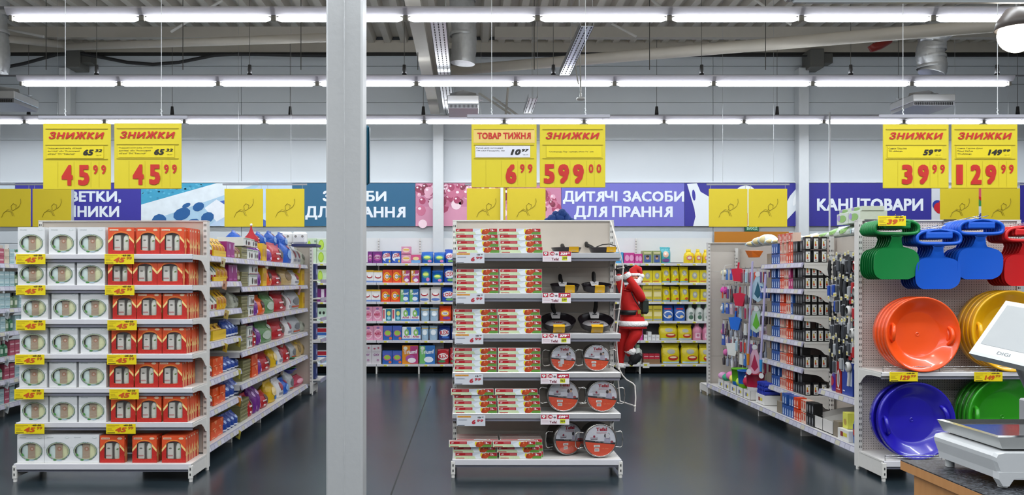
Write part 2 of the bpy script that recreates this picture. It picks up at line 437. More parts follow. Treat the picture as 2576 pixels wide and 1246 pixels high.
for q, (px, D) in enumerate(((116, 9.9), (460, 9.9), (757, 9.9), (1051, 9.9), (1344, 9.9), (1634, 9.9), (1926, 9.9))):
    tag(MB().cyl((X(px, D), D, LAMP_Z + .1), (X(px, D), D, 5.4), .005, n=5, m=mat('45443f')).build('hanger_rod'), 'thin dark rod, %s from left, dropping from the roof deck to the lamps' % ORD[q], 'rod', 'thin rods under the roof')

# ------------------------------------------------------------------ ducts, trays, cable, roof things
def duct(name, label, px, ytop, ybot, D, rpx, bend=None):
    t = thing(name, label, 'duct', P(px, ybot, D))
    r = rpx / F * D; h = (ybot - ytop) / F * D
    m = named('foil_duct', mat('c9cbcd', .3, .75, noise=.15, scale=20, bump=.25)); path = []; rs = []
    k = 26
    for i in range(k + 1):
        f = i / k; path.append((.02 * math.sin(f * 7), 0, f * h)); rs.append(r * (1 + (.035 if i % 2 else 0)))
    if bend:
        bx, bz = bend
        for i in range(1, 13):
            f = i / 12; path.append((bx * (1 - math.cos(f * 1.35)) , -.1 * f, h + bz * math.sin(f * 1.35))); rs.append(r * (1 + (.03 if i % 2 else 0)))
    MB().tube(path, rs, 18, m).build('flexible_tube', t)
    for z in (.25, .55, .8): MB().lathe([(r * 1.07, h * z - .02), (r * 1.09, h * z), (r * 1.07, h * z + .02)], 18, m).build('clamp_band', t)
    return t
def diffuser(label, x0, x1, y0, y1, D, yb):
    t = thing('air_diffuser', label, 'air diffuser', P((x0 + x1) / 2, y1, D), group='air diffusers under the ducts')
    wv = (x1 - x0) / F * D / 2; h = (y1 - y0) / F * D; m = mat('d5d5d6', .25, .6)
    MB().box(-wv, 0, 0, wv, .62, h * .62, m, c=.008).lathe([(wv * 1.3, 0), (.2, .001), (.17, h * .5)], 4, m, c=(0, .3, h * .62)).build('plenum_box', t)
    g = MB().box(-wv + .01, .01, -.05, wv - .01, .61, -.002, mat('8f8f92', .35, .5))
    for i in range(22): g.box(-wv + .02 + i * (2 * wv - .04) / 22, .0, -.045, -wv + .03 + i * (2 * wv - .04) / 22, .008, -.008, DARK)
    g.build('grille', t)
duct('ventilation_duct', 'shiny foil ventilation duct dropping beside the middle rafter', 1164, -130, 160, 11.0, 31)
duct('ventilation_duct', 'shiny foil ventilation duct bending down at the upper right', 2343, 110, 187, 11.0, 32, bend=(.95, .42))
duct('ventilation_duct', 'sliver of foil ventilation duct at the far left edge', -12, 0, 180, 11.0, 30)
diffuser('silver air diffuser box beside the middle rafter', 1125, 1205, 226, 262, 10.9, 0)
diffuser('silver air diffuser box under the right bent duct', 2298, 2404, 225, 255, 10.9, 0)
diffuser('silver air diffuser box cut off at the left edge', -70, 36, 215, 248, 10.9, 0)
def tray(label, x, z, y0, y1, wd=.16):
    t = thing('cable_tray', label, 'cable tray', (x, y0, z), group='galvanised cable trays')
    L = y1 - y0
    b = MB().box(-wd / 2, 0, 0, wd / 2, L, .004, STEEL).box(-wd / 2, 0, 0, -wd / 2 + .004, L, .06, STEEL).box(wd / 2 - .004, 0, 0, wd / 2, L, .06, STEEL)
    b.build('trough', t)
    for yy in (.1, L - .1): MB().cyl((wd / 2, yy, .03), (wd / 2, yy, 5.42 - z), .004, n=5, m=STEEL).build('hanger_rod', t)
    s = MB()
    for i in range(int(L / .09)):
        for dx in (-.045, 0, .045): s.box(dx - .006, .02 + i * .09, -.002, dx + .006, .07 + i * .09, -.0005, DARK)
    tag(s.build('punched_slot', t), kind='stuff')
tray('galvanised cable tray running along the middle rafter', X(1117, 10.2), Z(187, 10.2) + .03, 8.0, 13.4)
tray('galvanised cable tray crossing the slanted white tube', X(1420, 10.1), Z(190, 10.1), 8.15, 10.1, .13)
tray('short galvanised cable tray above the sale signs', X(1328, 12.2), Z(285, 12.2), 11.2, 12.2, .13)
cb = [P(a, b, 13.4) for a, b in ((-300, 190), (0, 172), (60, 160), (140, 138), (195, 133), (250, 143), (320, 157), (385, 162), (450, 157), (540, 139), (600, 136), (700, 138), (820, 140))]
tag(MB().tube(cb, .028, 8, mat('2f2f31', .6)).build('thick_cable'), 'thick dark cable sagging along the wall top, upper left', 'cable')
tag(MB().cyl(P(1100, 141, 13.5), P(3200, 141, 13.5), .014, n=6, m=mat('2f2f31', .6)).build('thin_cable'), 'straight dark cable along the wall top, right of the middle rafter', 'cable')
def hung_globe():
    D = 5.0; c = P(2560, 86, D); t = thing('globe_lamp', 'glowing round globe lamp with dark collar at the upper right', 'lamp', c)
    g = mat('fff8ea', .4, noise=0, emit=5.0)
    MB().sphere((0, 0, 0), .108, g, 24).build('globe', t)
    MB().lathe([(.02, .16), (.055, .15), (.1, .085), (.115, .03), (.108, .03), (.09, .08)], 24, mat('4c4542', .4), c=(-.01, 0, .0)).build('collar', t)
    MB().cyl((0, 0, .15), (0, 0, 1.5), .01, n=8, m=mat('444444')).build('stem', t)
    l = bpy.data.lights.new('globe_light', 'POINT'); l.energy = 12; l.shadow_soft_size = .12; l.color = (1, .95, .85)
    lo = bpy.data.objects.new('globe_light', l); col.objects.link(lo); lo.parent = t; lo.location = (0, 0, -.13)
hung_globe()
c = P(2280, 4, 4.4)
t = thing('ceiling_cassette', 'white rounded equipment housing cut off at the upper right edge', 'equipment', P(1990, 2, 4.4))
MB().box(0, 0, 0, 1.5, .07, .12, mat('cfd4d6', .35), c=.03).build('body', t); MB().box(-.02, .005, .012, .03, .065, .1, mat('b5babd', .3), c=.012).build('side_cap', t)
t = thing('smoke_detector_lamp', 'small white disc pendant hanging below the cable tray', 'pendant', P(1461, 250, 9.9))
MB().lathe([(.001, -.01), (.03, -.012), (.058, 0), (.05, .015), (.012, .03), (.012, .07), (.001, .071)], 16, mat('c9c9c7', .5)).build('disc', t)
MB().cyl((0, 0, .07), (-.03, 0, 5.42 - Z(250, 9.9)), .010, n=6, m=mat('c9c9c7')).build('stem', t)
t = thing('alarm_horn', 'dull red cylinder under the roof at the upper right', 'pipe', P(2190, 110, 12.3))
MB().tube([(0, 0, -.02), (.03, 0, -.06), (.13, 0, -.02), (.3, .05, .07)], [.05, .07, .07, .06], 12, mat('8c2a22', .4)).build('red_pipe', t)
t = thing('white_drop_pipe', 'thin white pole rising behind the right aisle rack to the lamps', 'pole', (X(2087, 12.4), 12.4, 0))
MB().cyl((0, 0, 0), (0, 0, LAMP_Z + .1), .014, n=8, m=mat('d5d7dc', .4)).build('pole', t)
tag(MB().box(X(1259, 11.0), 11.0, Z(575, 11.0), X(1266, 11.0), 11.035, Z(466, 11.0), mat('e4e8ee', .3)).build('white_strip'), 'narrow white upright strip beside a blank yellow board, centre', 'strip')
MB_ = MB()
for (dx, dz, r) in ((0, 0, .045), (-.06, -.01, .04), (.06, -.01, .042), (.02, .04, .035), (-.03, .03, .03), (.1, -.03, .03), (-.1, -.03, .03), (.05, .02, .03)): MB_.sphere((dx, random.uniform(-.03, .03), dz), r, mat('16418f', .7, bump=.5, scale=60), 10)
tag(MB_.build('blue_bow', None, P(1407, 549, 6.75)), 'fluffy dark blue bow on top of the middle display', 'bow')

# ------------------------------------------------------------------ banner frieze on the back wall
BD = 13.69; 
def banner(name, label, pa, pb, colr, lines=(), extra=None, ya=461, yb=569):
    x0, x1 = X(pa, BD), X(pb, BD); z0, z1 = Z(yb, BD), Z(ya, BD)
    t = thing(name, label, 'wall banner', (0, BD, 0), group='banner frieze on the back wall')
    MB().box(x0 + .003, 0, z0, x1 - .003, .02, z1, mat(colr, .45, noise=.02)).build('board', t)
    if lines:
        m = MB()
        for s, a, b, c, d in lines: m.text(s, X(a, BD), Z(d, BD), X(b, BD), Z(c, BD), -.004, mat('e4ebf4', .5, noise=0), off=.036)
        m.build('lettering', t)
    if extra:
        m = MB(); extra(m, x0, x1, z0, z1); m.build('printed_picture', t)
    return t
def sponge(m, x0, x1, z0, z1):
    wv, h = x1 - x0, z1 - z0
    def q(pts, y, c): m.flat([(x0 + a * wv, z0 + b * h) for a, b in pts], y, mat(c, .5, noise=.12, scale=8, bump=.0))
    q([(0, .5), (.5, 1), (0, 1)], -.002, '3c9fc4'); q([(0, .05), (.78, 1), (.5, 1), (0, .5)], -.002, 'dfe9f0')
    q([(0, 0), (.45, 0), (.8, 1), (.78, 1), (0, .05)], -.002, 'a9cbe2'); q([(.3, 0), (.6, 0), (1, .55), (1, 1), (.78, 1), (.2, .3)], -.0015, 'bcd3ee')
    q([(.45, .5), (.66, 0), (.9, 0), (.55, .6)], -.003, '4463b8'); q([(.42, .42), (.5, .62), (.62, .35), (.5, .1)], -.004, 'e8edf6')
    for a, b, r, s in ((.12, .12, .05, .16), (.27, .28, .06, .14), (.33, .05, .06, .1), (.38, .45, .04, .1), (.22, .02, .04, .05), (.44, .2, .045, .12), (.3, .48, .03, .05)):
        m.ell(x0 + a * wv, z0 + b * h, r * wv, s * h, -.005, mat('1d5c9a', .5), 10, tilt=.4)
    for i in range(60): a = random.uniform(0, .42); b = random.uniform(.55 + a * .9, 1.02); (b < .98) and m.ell(x0 + a * wv, z0 + b * h, .009 * wv, .02 * h, -.004, mat(random.choice(['5cb8d6', '2d86ac']), .5), 6)
def bubbles(m, x0, x1, z0, z1):
    wv, h = x1 - x0, z1 - z0; rg = random.Random(5)
    m.rect(x0 + .003, z0, x1 - .003, z0 + .45 * h, -.002, mat('d391ac', .5, noise=.15, scale=3))
    for i in range(150):
        a = rg.uniform(.02, .98); b = 1 - abs(rg.gauss(0, .22)) - .02 - (.25 * a if a > .5 else 0)
        if b < .3: continue
        r = rg.uniform(.012, .035)
        if b * h + r * wv * 1.2 > h: b = 1 - r * wv * 1.25 / h
        k = -.003 - i * .00003
        m.ell(x0 + a * wv, z0 + b * h, r * wv, r * wv * 1.1, k, mat(rg.choice(['7d2440', 'a83d62', 'c76d8c', 'e3aabf', '8f2f4e']), .3), 9)
        m.ell(x0 + a * wv - r * wv * .3, z0 + b * h + r * wv * .4, r * wv * .35, r * wv * .3, k - .00002, mat('f6e2ea', .3), 6)
    for a, b, r in ((.13, .52, .04), (.28, .5, .035), (.6, .3, .03), (.05, .05, .03)): m.ell(x0 + a * wv, z0 + b * h, r * wv, r * wv, -.0045, mat('f2d5df', .4), 12)
def basket(m, x0, x1, z0, z1):
    wv, h = x1 - x0, z1 - z0; c = mat('dfe5ea', .45, noise=.05, scale=3)
    def q(pts, y, cc): m.flat([(x0 + a * wv, z0 + b * h) for a, b in pts], y, cc)
    q([(.07, 0), (.93 - .14, 0), (.9, .35), (.1, .35)], -.002, c); q([(.02, .98), (.08, .4), (.1, .0), (.3, 0), (.25, .6), (.13, .8), (.10, 1)], -.003, c)
    q([(.62, 0), (.79, 0), (.95, .5), (.99, .85), (.92, .9), (.86, .7), (.8, .35), (.7, .3)], -.003, c)
    m.ell(x0 + .5 * wv, z0 + .55 * h, .12 * wv, .4 * h, -.0022, mat('e6e9ec', .5), 16)
    m.ell(x0 + .075 * wv, z0 + .72 * h, .014 * wv, .13 * h, -.004, mat('33309a', .5), 12, tilt=.1); m.ell(x0 + .905 * wv, z0 + .62 * h, .016 * wv, .16 * h, -.004, mat('f4f6f8', .5), 12, tilt=-.3)
    m.flat([(x0 + .5 * wv, z0 + .02 * h), (x0 + .515 * wv, z0 + .02 * h), (x0 + .515 * wv, z0 + .3 * h), (x0 + .5 * wv, z0 + .3 * h)], -.005, mat('c8401c'))
def balls(m, x0, x1, z0, z1):
    wv, h = x1 - x0, z1 - z0; rg = random.Random(9)
    for i in range(26):
        a, b = rg.uniform(.06, .94), rg.uniform(.12, .86); m.ell(x0 + a * wv, z0 + b * h, .055 * wv, .055 * wv, -.003 - i * .0001, mat(['c42331', 'e9edf2', '2b3b9a', 'd85b66', '3d8c4a'][i % 5], .3), 14)
banner('banner_board', 'indigo banner board with partly hidden white lettering, far left', 38, 355, '37319a', [('СЕРВЕТКИ,', 108, 305, 481, 512), ('РУШНИКИ', 118, 300, 517, 546)])
banner('banner_board', 'pale banner board behind the blank yellow boards at the left edge', -160, 38, 'c9d6e2')
banner('banner_board', 'banner board with a photograph of blue cleaning sponges', 355, 735, 'c9def0', extra=sponge)
banner('banner_board', 'teal banner board with white lettering behind the pillar', 735, 1045, '1f5f84', [('ЗАСОБИ', 812, 972, 480, 507), ('ДЛЯ ПРАННЯ', 768, 1020, 519, 553)])
banner('banner_board', 'banner board with a photograph of pink bubbles', 1045, 1412, 'c77f9d', extra=bubbles)
banner('banner_board', 'periwinkle banner board with two lines of white lettering', 1412, 1722, '6d6cc4', [('ДИТЯЧІ ЗАСОБИ', 1416, 1721, 480, 513), ('ДЛЯ ПРАННЯ', 1444, 1692, 518, 552)])
banner('banner_board', 'indigo banner board with a photograph of a white basket', 1722, 2030, '2e2a90', extra=basket)
banner('banner_board', 'indigo banner board with one white word, right', 2030, 2343, '2e2a90', [('КАНЦТОВАРИ', 2055, 2322, 498, 537)])
banner('banner_board', 'banner board with red and white balls, right', 2343, 2566, 'cfd2da', extra=balls)
banner('banner_board', 'indigo banner board cut off at the right edge', 2566, 2800, '2e2a90')
banner('wall_sign', 'orange panel above the shelving near the green exit sign', 1797, 1985, 'b9740f', ya=583, yb=640)
t = thing('exit_sign', 'small green exit sign half hidden under a blank yellow board', 'sign', P(1892, 583, 13.695))
MB().box(-.11, 0, 0, .11, .05, .10, mat('0f5a3c', .4), c=.004).build('box', t)
MB().text('ВИХІД', -.085, .02, .085, .075, -.002, mat('b9e0c8', .5)).build('lettering', t)

# ------------------------------------------------------------------ hanging yellow signs
YEL = named('yellow_sign_plastic', mat('d6c41e', .45, noise=.02)); YEL2 = mat('e0cc14', .4, noise=.02); YELD = mat('b8a712', .5, noise=0)
RED = mat('c22418', .45, noise=0); BLK = mat('1b1712', .5, noise=0); GRY = mat('5c562a', .5, noise=0)
def sign(label, pa, pb, ya, yb, D, head, old, digits, small, hcol=RED, card=YEL2, week=False):
    x0, x1 = X(pa, D), X(pb, D); wv, h = x1 - x0, (yb - ya) / F * D
    t = thing('price_sign', label, 'sign', ((x0 + x1) / 2, D, Z(ya, D)), group='hanging yellow price signs')
    MB().box(-wv / 2, 0, -h, wv / 2, .012, 0, YEL, c=.003).build('board', t)
    def R(a, b, c, d, y=-.003): return (-wv / 2 + a * wv, -h + b * h, -wv / 2 + c * wv, -h + d * h, y)
    k = MB()
    for z in (.915, .67, .455): k.box(-wv / 2 + .04 * wv, -.005, -h + z * h, wv / 2 - .04 * wv, 0, -h + z * h + .006, YELD)
    k.build('card_rail', t)
    if week:
        a = R(.03, .705, .97, .93, -.002); MB().rect(*a[:4], a[4], mat('e2c46a', .5)).build('header_card', t)
    m = MB()
    a = R(.09, .765, .91, .875, -.004)
    m.text(head, *a[:4], a[4], hcol, off=.04, shear=.0 if week else .25, space=1.0 if week else 1.15); m.build('heading', t)
    cr = (.06, .475, .9, .66) if old else (.1, .475, .94, .66)
    a = R(*cr, -.004); cd = MB().rect(*a[:4], a[4], card)
    for i, s in enumerate(small):
        z1 = .635 - i * .042
        if len(small) == 1 and not old: a = R(.14, .55, .82, .578, -.006)
        else: a = R(.075, z1 - .026, .075 + min(.5, .0215 * len(s)), z1, -.006)
        cd.text(s, *a[:4], a[4], BLK, off=.0)
    if old:
        a = R(.60 if len(old[0]) < 3 else .54, .515, .755, .605, -.006); cd.text(old[0], *a[:4], a[4], BLK, off=.05, shear=.25)
        a = R(.77, .565, .88, .61, -.006); cd.text(old[1], *a[:4], a[4], BLK, off=.04, shear=.25)
        a = R(.79, .51, .87, .525, -.006); cd.text('грн, шт', *a[:4], a[4], BLK, off=0)
    cd.build('description_card', t)
    xs = {3: (.06, .28, .505), 2: (.28, .525), 1: (.525,)}[len(digits[0])] if digits[2] == 0 else (.29, .53)
    for ch, xx in zip(digits[0], xs):
        a = R(xx, .06, xx + .165 - (.065 if ch == '1' else 0), .37, -.004); MB().text(ch, *a[:4], a[4], RED, off=.05).build('digit', t)
    for i, ch in enumerate(digits[1]):
        a = R(.745 + i * .12, .23, .745 + i * .12 + .07, .37, -.004); MB().text(ch, *a[:4], a[4], RED, off=.03).build('digit', t)
    s = MB()
    for xx in (.22, .46, .71, .83): a = R(xx, .03, xx + .003, .42, -.002); s.rect(*a[:4], a[4], YELD)
    s.build('divider', t)
tim = ['Подарунковий набір «М\'який', 'догляд" або "Розкішний', 'об\'єм" ТМ "Тімотей"']
sign('yellow sign reading 45 99 hanging leftmost of all', 108, 278, 311, 477, 6.3, 'ЗНИЖКИ', ('65', '32'), ('45', '99', 0), tim)
sign('yellow sign reading 45 99, second from the left', 287, 456, 310, 475, 6.3, 'ЗНИЖКИ', ('65', '32'), ('45', '99', 0), tim)
sign('yellow sign reading 6 99 with a white description card', 1186, 1350, 313, 472, 6.45, 'ТОВАР ТИЖНЯ', ('10', '97'), ('6', '99', 0), ['Рукав для запікання', 'ТМ «Хіт Продукт», 3м'], card=mat('dcdce6', .4), week=True)
sign('yellow sign reading 599 00 over the frying pans', 1358, 1523, 313, 472, 6.45, 'ЗНИЖКИ', None, ('599', '00', 0), ['Сковорода Перформанс 24см Тефаль'])
sign('yellow sign reading 39 99 at the right', 2222, 2387, 313, 474, 6.45, 'ЗНИЖКИ', ('59', '99'), ('39', '99', 0), ['Санки Пластик', 'ТМ «Аймон»'])
sign('yellow sign reading 129 99, rightmost of all', 2395, 2560, 313, 474, 6.45, 'ЗНИЖКИ', ('149', '99'), ('129', '99', 0), ['Санки Тарілка Диск', 'Пласт D67см', 'ТМ «Аймон»'])
for k, (a, b, wa, wb_, D, py) in enumerate(((95, 470, 163, 405, 6.3, 295), (1175, 1535, 1237, 1473, 6.45, 292), (2213, 2590, 2273, 2511, 6.45, 292))):
    t = thing('sign_rail', 'thin grey rail on two wires carrying the %s pair of yellow signs' % ['left', 'middle', 'right'][k], 'rail', (0, D, Z(py, D)), group='rails of the hanging signs')
    MB().box(X(a, D), .0, -.014, X(b, D), .016, .012, mat('9c9ca6', .35), c=.003).build('bar', t)
    for q in (wa, wb_):
        MB().cyl((X(q, D), .008, .0), (X(q, D), .008, 5.4 - Z(py, D)), .0022, n=5, m=mat('dfe2e4', .4, emit=0)).build('wire', t)
        MB().tube([(X(q, D) + .006 * math.sin(i * 1.3), .008, .01 + i * .006) for i in range(10)], .003, 5, mat('d5d8da')).build('hook', t)
    hk = MB()
    for q in (a + 18, (a + b) // 2 - 15, (a + b) // 2 + 15, b - 18): hk.cyl((X(q, D), .006, -.012), (X(q, D), .006, -.05), .002, n=5, m=STEEL)
    hk.build('sign_hook', t)
# blank boards seen from behind, with the pressed emblem
EMB = mat('9c8a14', .5, noise=0)
def emblem(m, s):
    def cv(pts, r=.0034):
        m.tube([(a * s, -.003, b * s) for a, b in pts], r, 5, EMB)
    cv([(-.25, -.2), (-.2, -.08), (-.1, -.02), (0, -.05), (.05, -.16)]); cv([(-.2, -.08), (-.08, .02), (.03, -.04), (.09, -.17)], .0016)
    cv([(.02, .02), (.0, .1), (.06, .17), (.14, .12), (.12, .03), (.05, -.02), (.0, .02)]); cv([(.14, .03), (.22, .1), (.26, .2), (.25, .29)]); cv([(.1, .13), (.14, .14)], .0016)
for k, (px, yt) in enumerate(((28, 475), (130, 475), (613, 475), (717, 475), (1223, 474), (1324, 474), (1832, 475), (1932, 475), (2414, 474), (2518, 474))):
    D = 11.04; t = thing('blank_yellow_board', 'blank yellow board with a pressed elephant outline, %s from left' % ORD[k], 'sign', (X(px, D), D, Z(yt, D)), group='blank yellow boards in the back')
    MB().box(-.255, 0, -.505, .255, .012, 0, mat('d7c020', .5, noise=.02), c=.003).build('board', t)
    m = MB(); emblem(m, .50); e = m.build('pressed_emblem', t, (0, 0, -.28))
    h = MB()
    for q in (-.23, .23): h.cyl((q, .006, 0), (q, .006, .045), .003, n=5, m=STEEL)
    h.build('hook', t)
for k, (a, b) in enumerate(((-40, 185), (560, 772), (1170, 1378), (1778, 1986), (2362, 2576))):
    D = 11.04; tag(MB().box(X(a, D), D - .005, Z(466, D), X(b, D), D + .02, Z(462, D), mat('8e9098', .4)).cyl((X(a + 40, D), D, Z(462, D)), (X(a + 40, D), D, 5.3), .002, n=4, m=STEEL).cyl((X(b - 40, D), D, Z(462, D)), (X(b - 40, D), D, 5.3), .002, n=4, m=STEEL).build('board_rail'),
        'thin grey rail over the %s pair of blank yellow boards' % ORD[k], 'rail', 'rails of the blank boards')

# ------------------------------------------------------------------ display gondolas (facing the camera)
def slots(m, x, y, z0, z1, face='y', step=.0445):
    z = z0
    while z < z1:
        for d in (-.006, .006): m.box(x + d - .0025, y - .0012, z, x + d + .0025, y, z + .018, DARK)
        z += step
def gondola(name, label, xl, xr, yb, yf, ztop, shelves, panel=CREAM, lip=.036, front_extra=0.03, lipmat=None, solid_panels=True, flip=False):
    """yb: front plane of the uprights, yf: front of the base shelf, shelves: top heights, last one is the base"""
    t = thing(name, label, 'display rack', (xr, yb + .07, 0) if flip else (xl, yb, 0), (0, 0, PI if flip else 0)); wv = xr - xl; dp = yb - yf
    for x in (0, wv - .032):
        p = MB().box(x, 0, .02, x + .032, .07, ztop, WHITE, c=.002).build('upright', t)
        s = MB(); slots(s, x + .016, 0, .17, ztop - .02); slots(s, x + .016, .0712, .17, ztop - .02); tag(s.build('slot', p), kind='stuff')
    np_ = 5
    for i in range(np_):
        z0 = .14 + (ztop - .144) * i / np_; z1 = .14 + (ztop - .144) * (i + 1) / np_ - .002
        MB().box(.033, .012, z0, wv - .033, .035, z1, panel).build('back_panel', t)
    MB().box(.0, .0, ztop - .004, wv, .07, ztop + .006, WHITE).build('top_cap', t)
    for i, z in enumerate(shelves[:-1]):
        f = -(dp - front_extra)
        s = MB().box(.004, f, z - .012, wv - .004, 0.01, z, WHITE).box(.004, f - .002, z - lip, wv - .004, f + .012, z + .0015, lipmat or LIP, c=.003)
        s = s.build('shelf', t)
        MB().box(.01, f + .012, z - lip - .022, wv - .01, f + .024, z - lip - .001, RAIL).build('price_rail', s)
        for x in (.002, wv - .006):
            b = MB(); L = -f - .01
            pts = [(0.005, z - .012), (0.005, z - .125), (-.03, z - .115), (-.075, z - .075), (-.13, z - .045), (-.2, z - .038), (-L, z - .038), (-L, z - .012)]
            vs = [(x, y, zz_) for y, zz_ in pts] + [(x + .004, y, zz_) for y, zz_ in pts]; n_ = len(pts)
            b.add(vs, [tuple(range(n_)), tuple(range(2 * n_ - 1, n_ - 1, -1))] + [(i2, i2 + n_, (i2 + 1) % n_ + n_, (i2 + 1) % n_) for i2 in range(n_)], WHITE)
            b.build('bracket', s)
    z = shelves[-1]
    s = MB().box(.004, -dp, z - .012, wv - .004, .01, z, WHITE).box(.004, -dp - .002, z - .042, wv - .004, -dp + .012, z + .0015, LIP, c=.003).build('base_shelf', t)
    MB().box(.01, -dp + .02, z - .062, wv - .01, -dp + .03, z - .044, RAIL).build('price_rail', s)
    for x in (-.006, wv - .026):
        f = MB().box(x, -dp - .004, .022, x + .032, -dp + .02, z - .012, WHITE, c=.004)
        f.box(x + .012, -dp + .02, .03, x + .020, 0, z - .014, WHITE)
        for zz_ in (.045, .085): f.box(x + .012, -dp - .0055, zz_, x + .020, -dp - .003, zz_ + .018, DARK)
        f = f.build('foot_bracket', t)
        MB().cyl((x + .016, -dp + .012, .0), (x + .016, -dp + .012, .022), .014, n=10, m=WHITE).cyl((x + .016, .03, 0), (x + .016, .03, .022), .014, n=10, m=WHITE).build('levelling_foot', f)
    return t
LS = [1.677, 1.448, 1.195, .939, .687, .431, .132]
gondola('display_rack', 'cream display rack stacked with white and orange gift boxes', -3.354, -2.040, 6.50, 6.14, 1.945, LS)
CS = [1.690, 1.384, 1.081, .787, .478, .136]
gondola('display_rack', 'cream display rack of foil boxes, frying pans and saucepans', -.130, 1.149, 6.63, 6.27, 1.957, CS, lip=.038, lipmat=mat('c3c4c8', .22, .35))
RS = [.802, .150]
gondola('display_rack', 'perforated display rack hung with sledges and saucer sleds', 3.05, 4.326, 6.54, 6.15, 1.953, RS, panel=PERF, lip=.03)
gondola('display_rack', 'far end of the left aisle rack, seen from behind', -3.35, -2.03, 10.8, 10.5, 1.95, [.12], front_extra=0.0, flip=True)
gondola('display_rack', 'far end of the right aisle rack with bare pegboard', 3.09, 4.40, 10.8, 10.5, 1.97, [.12], panel=mat('c3bcb4', .5, noise=.04), flip=True)

# yellow price cards
def price_card(label, px, py, D, main='45', cents='99', old='65 32', group='yellow price cards on the left display rack', wpx=74, hpx=25, dz=0):
    wv, h = wpx / F * D, hpx / F * D
    t = thing('price_card', label, 'price card', P(px, py, D), group=group)
    MB().box(0, 0, -h, wv, .002, 0, mat('e6cf17', .4, noise=.02)).build('card', t)
    m = MB()
    m.text(main, (.31 if len(main) < 3 else .36) * wv, -.84 * h, (.70 if len(main) < 3 else .72) * wv, -.34 * h, -.001, mat('c8531a', .5, noise=0), off=.05, shear=.25)
    m.text(cents, .75 * wv, -.56 * h, .93 * wv, -.28 * h, -.001, mat('b8671c', .5, noise=0), off=.04, shear=.2)
    m.text(old, .62 * wv, -.22 * h, .88 * wv, -.05 * h, -.001, mat('3c2c10', .5, noise=0), off=.04, shear=.2)
    m.box(.58 * wv, -.0012, -.15 * h, .9 * wv, -.0008, -.12 * h, mat('3c2c10'))
    m.build('price_print', t)
    m = MB()
    for a, b, z in ((.04, .45, .12), (.04, .3, .27), (.04, .2, .45), (.04, .2, .55), (.04, .26, .65)): m.rect(a * wv, -(z + .035) * h, b * wv, -z * h, -.001, mat('b79b18', .5, noise=0))
    m.rect(.04 * wv, -.92 * h, .3 * wv, -.87 * h, -.001, BLK); m.build('fine_print', t)
    return t
tagr = [639.5, 718, 806, 892.5, 980, 1067]
tl = [40, 40, 40, 37.5, 36, 37.5]; tr = [263, 264, 270, 269, 275, 267]
for i in range(6):
    price_card('yellow 45 99 card at the left end of the %s shelf, gift box rack' % SH7[i], tl[i], tagr[i], 6.13)
    price_card('yellow 45 99 card mid-lip on the %s shelf, gift box rack' % SH7[i], tr[i], tagr[i], 6.13)
G2 = 'yellow price cards among the sleds'
price_card('yellow 129 99 card above the blue saucer sleds', 2238, 937, 6.13, '129', '99', '149 99', G2, 71, 23)
price_card('yellow 149 99 card above the green saucer sleds', 2451, 937, 6.13, '149', '99', '179 99', G2, 71, 23)
price_card('yellow 39 99 card clipped on the green sledges', 2209, 543.5, 6.09, '39', '99', '59 99', G2, 70, 25)

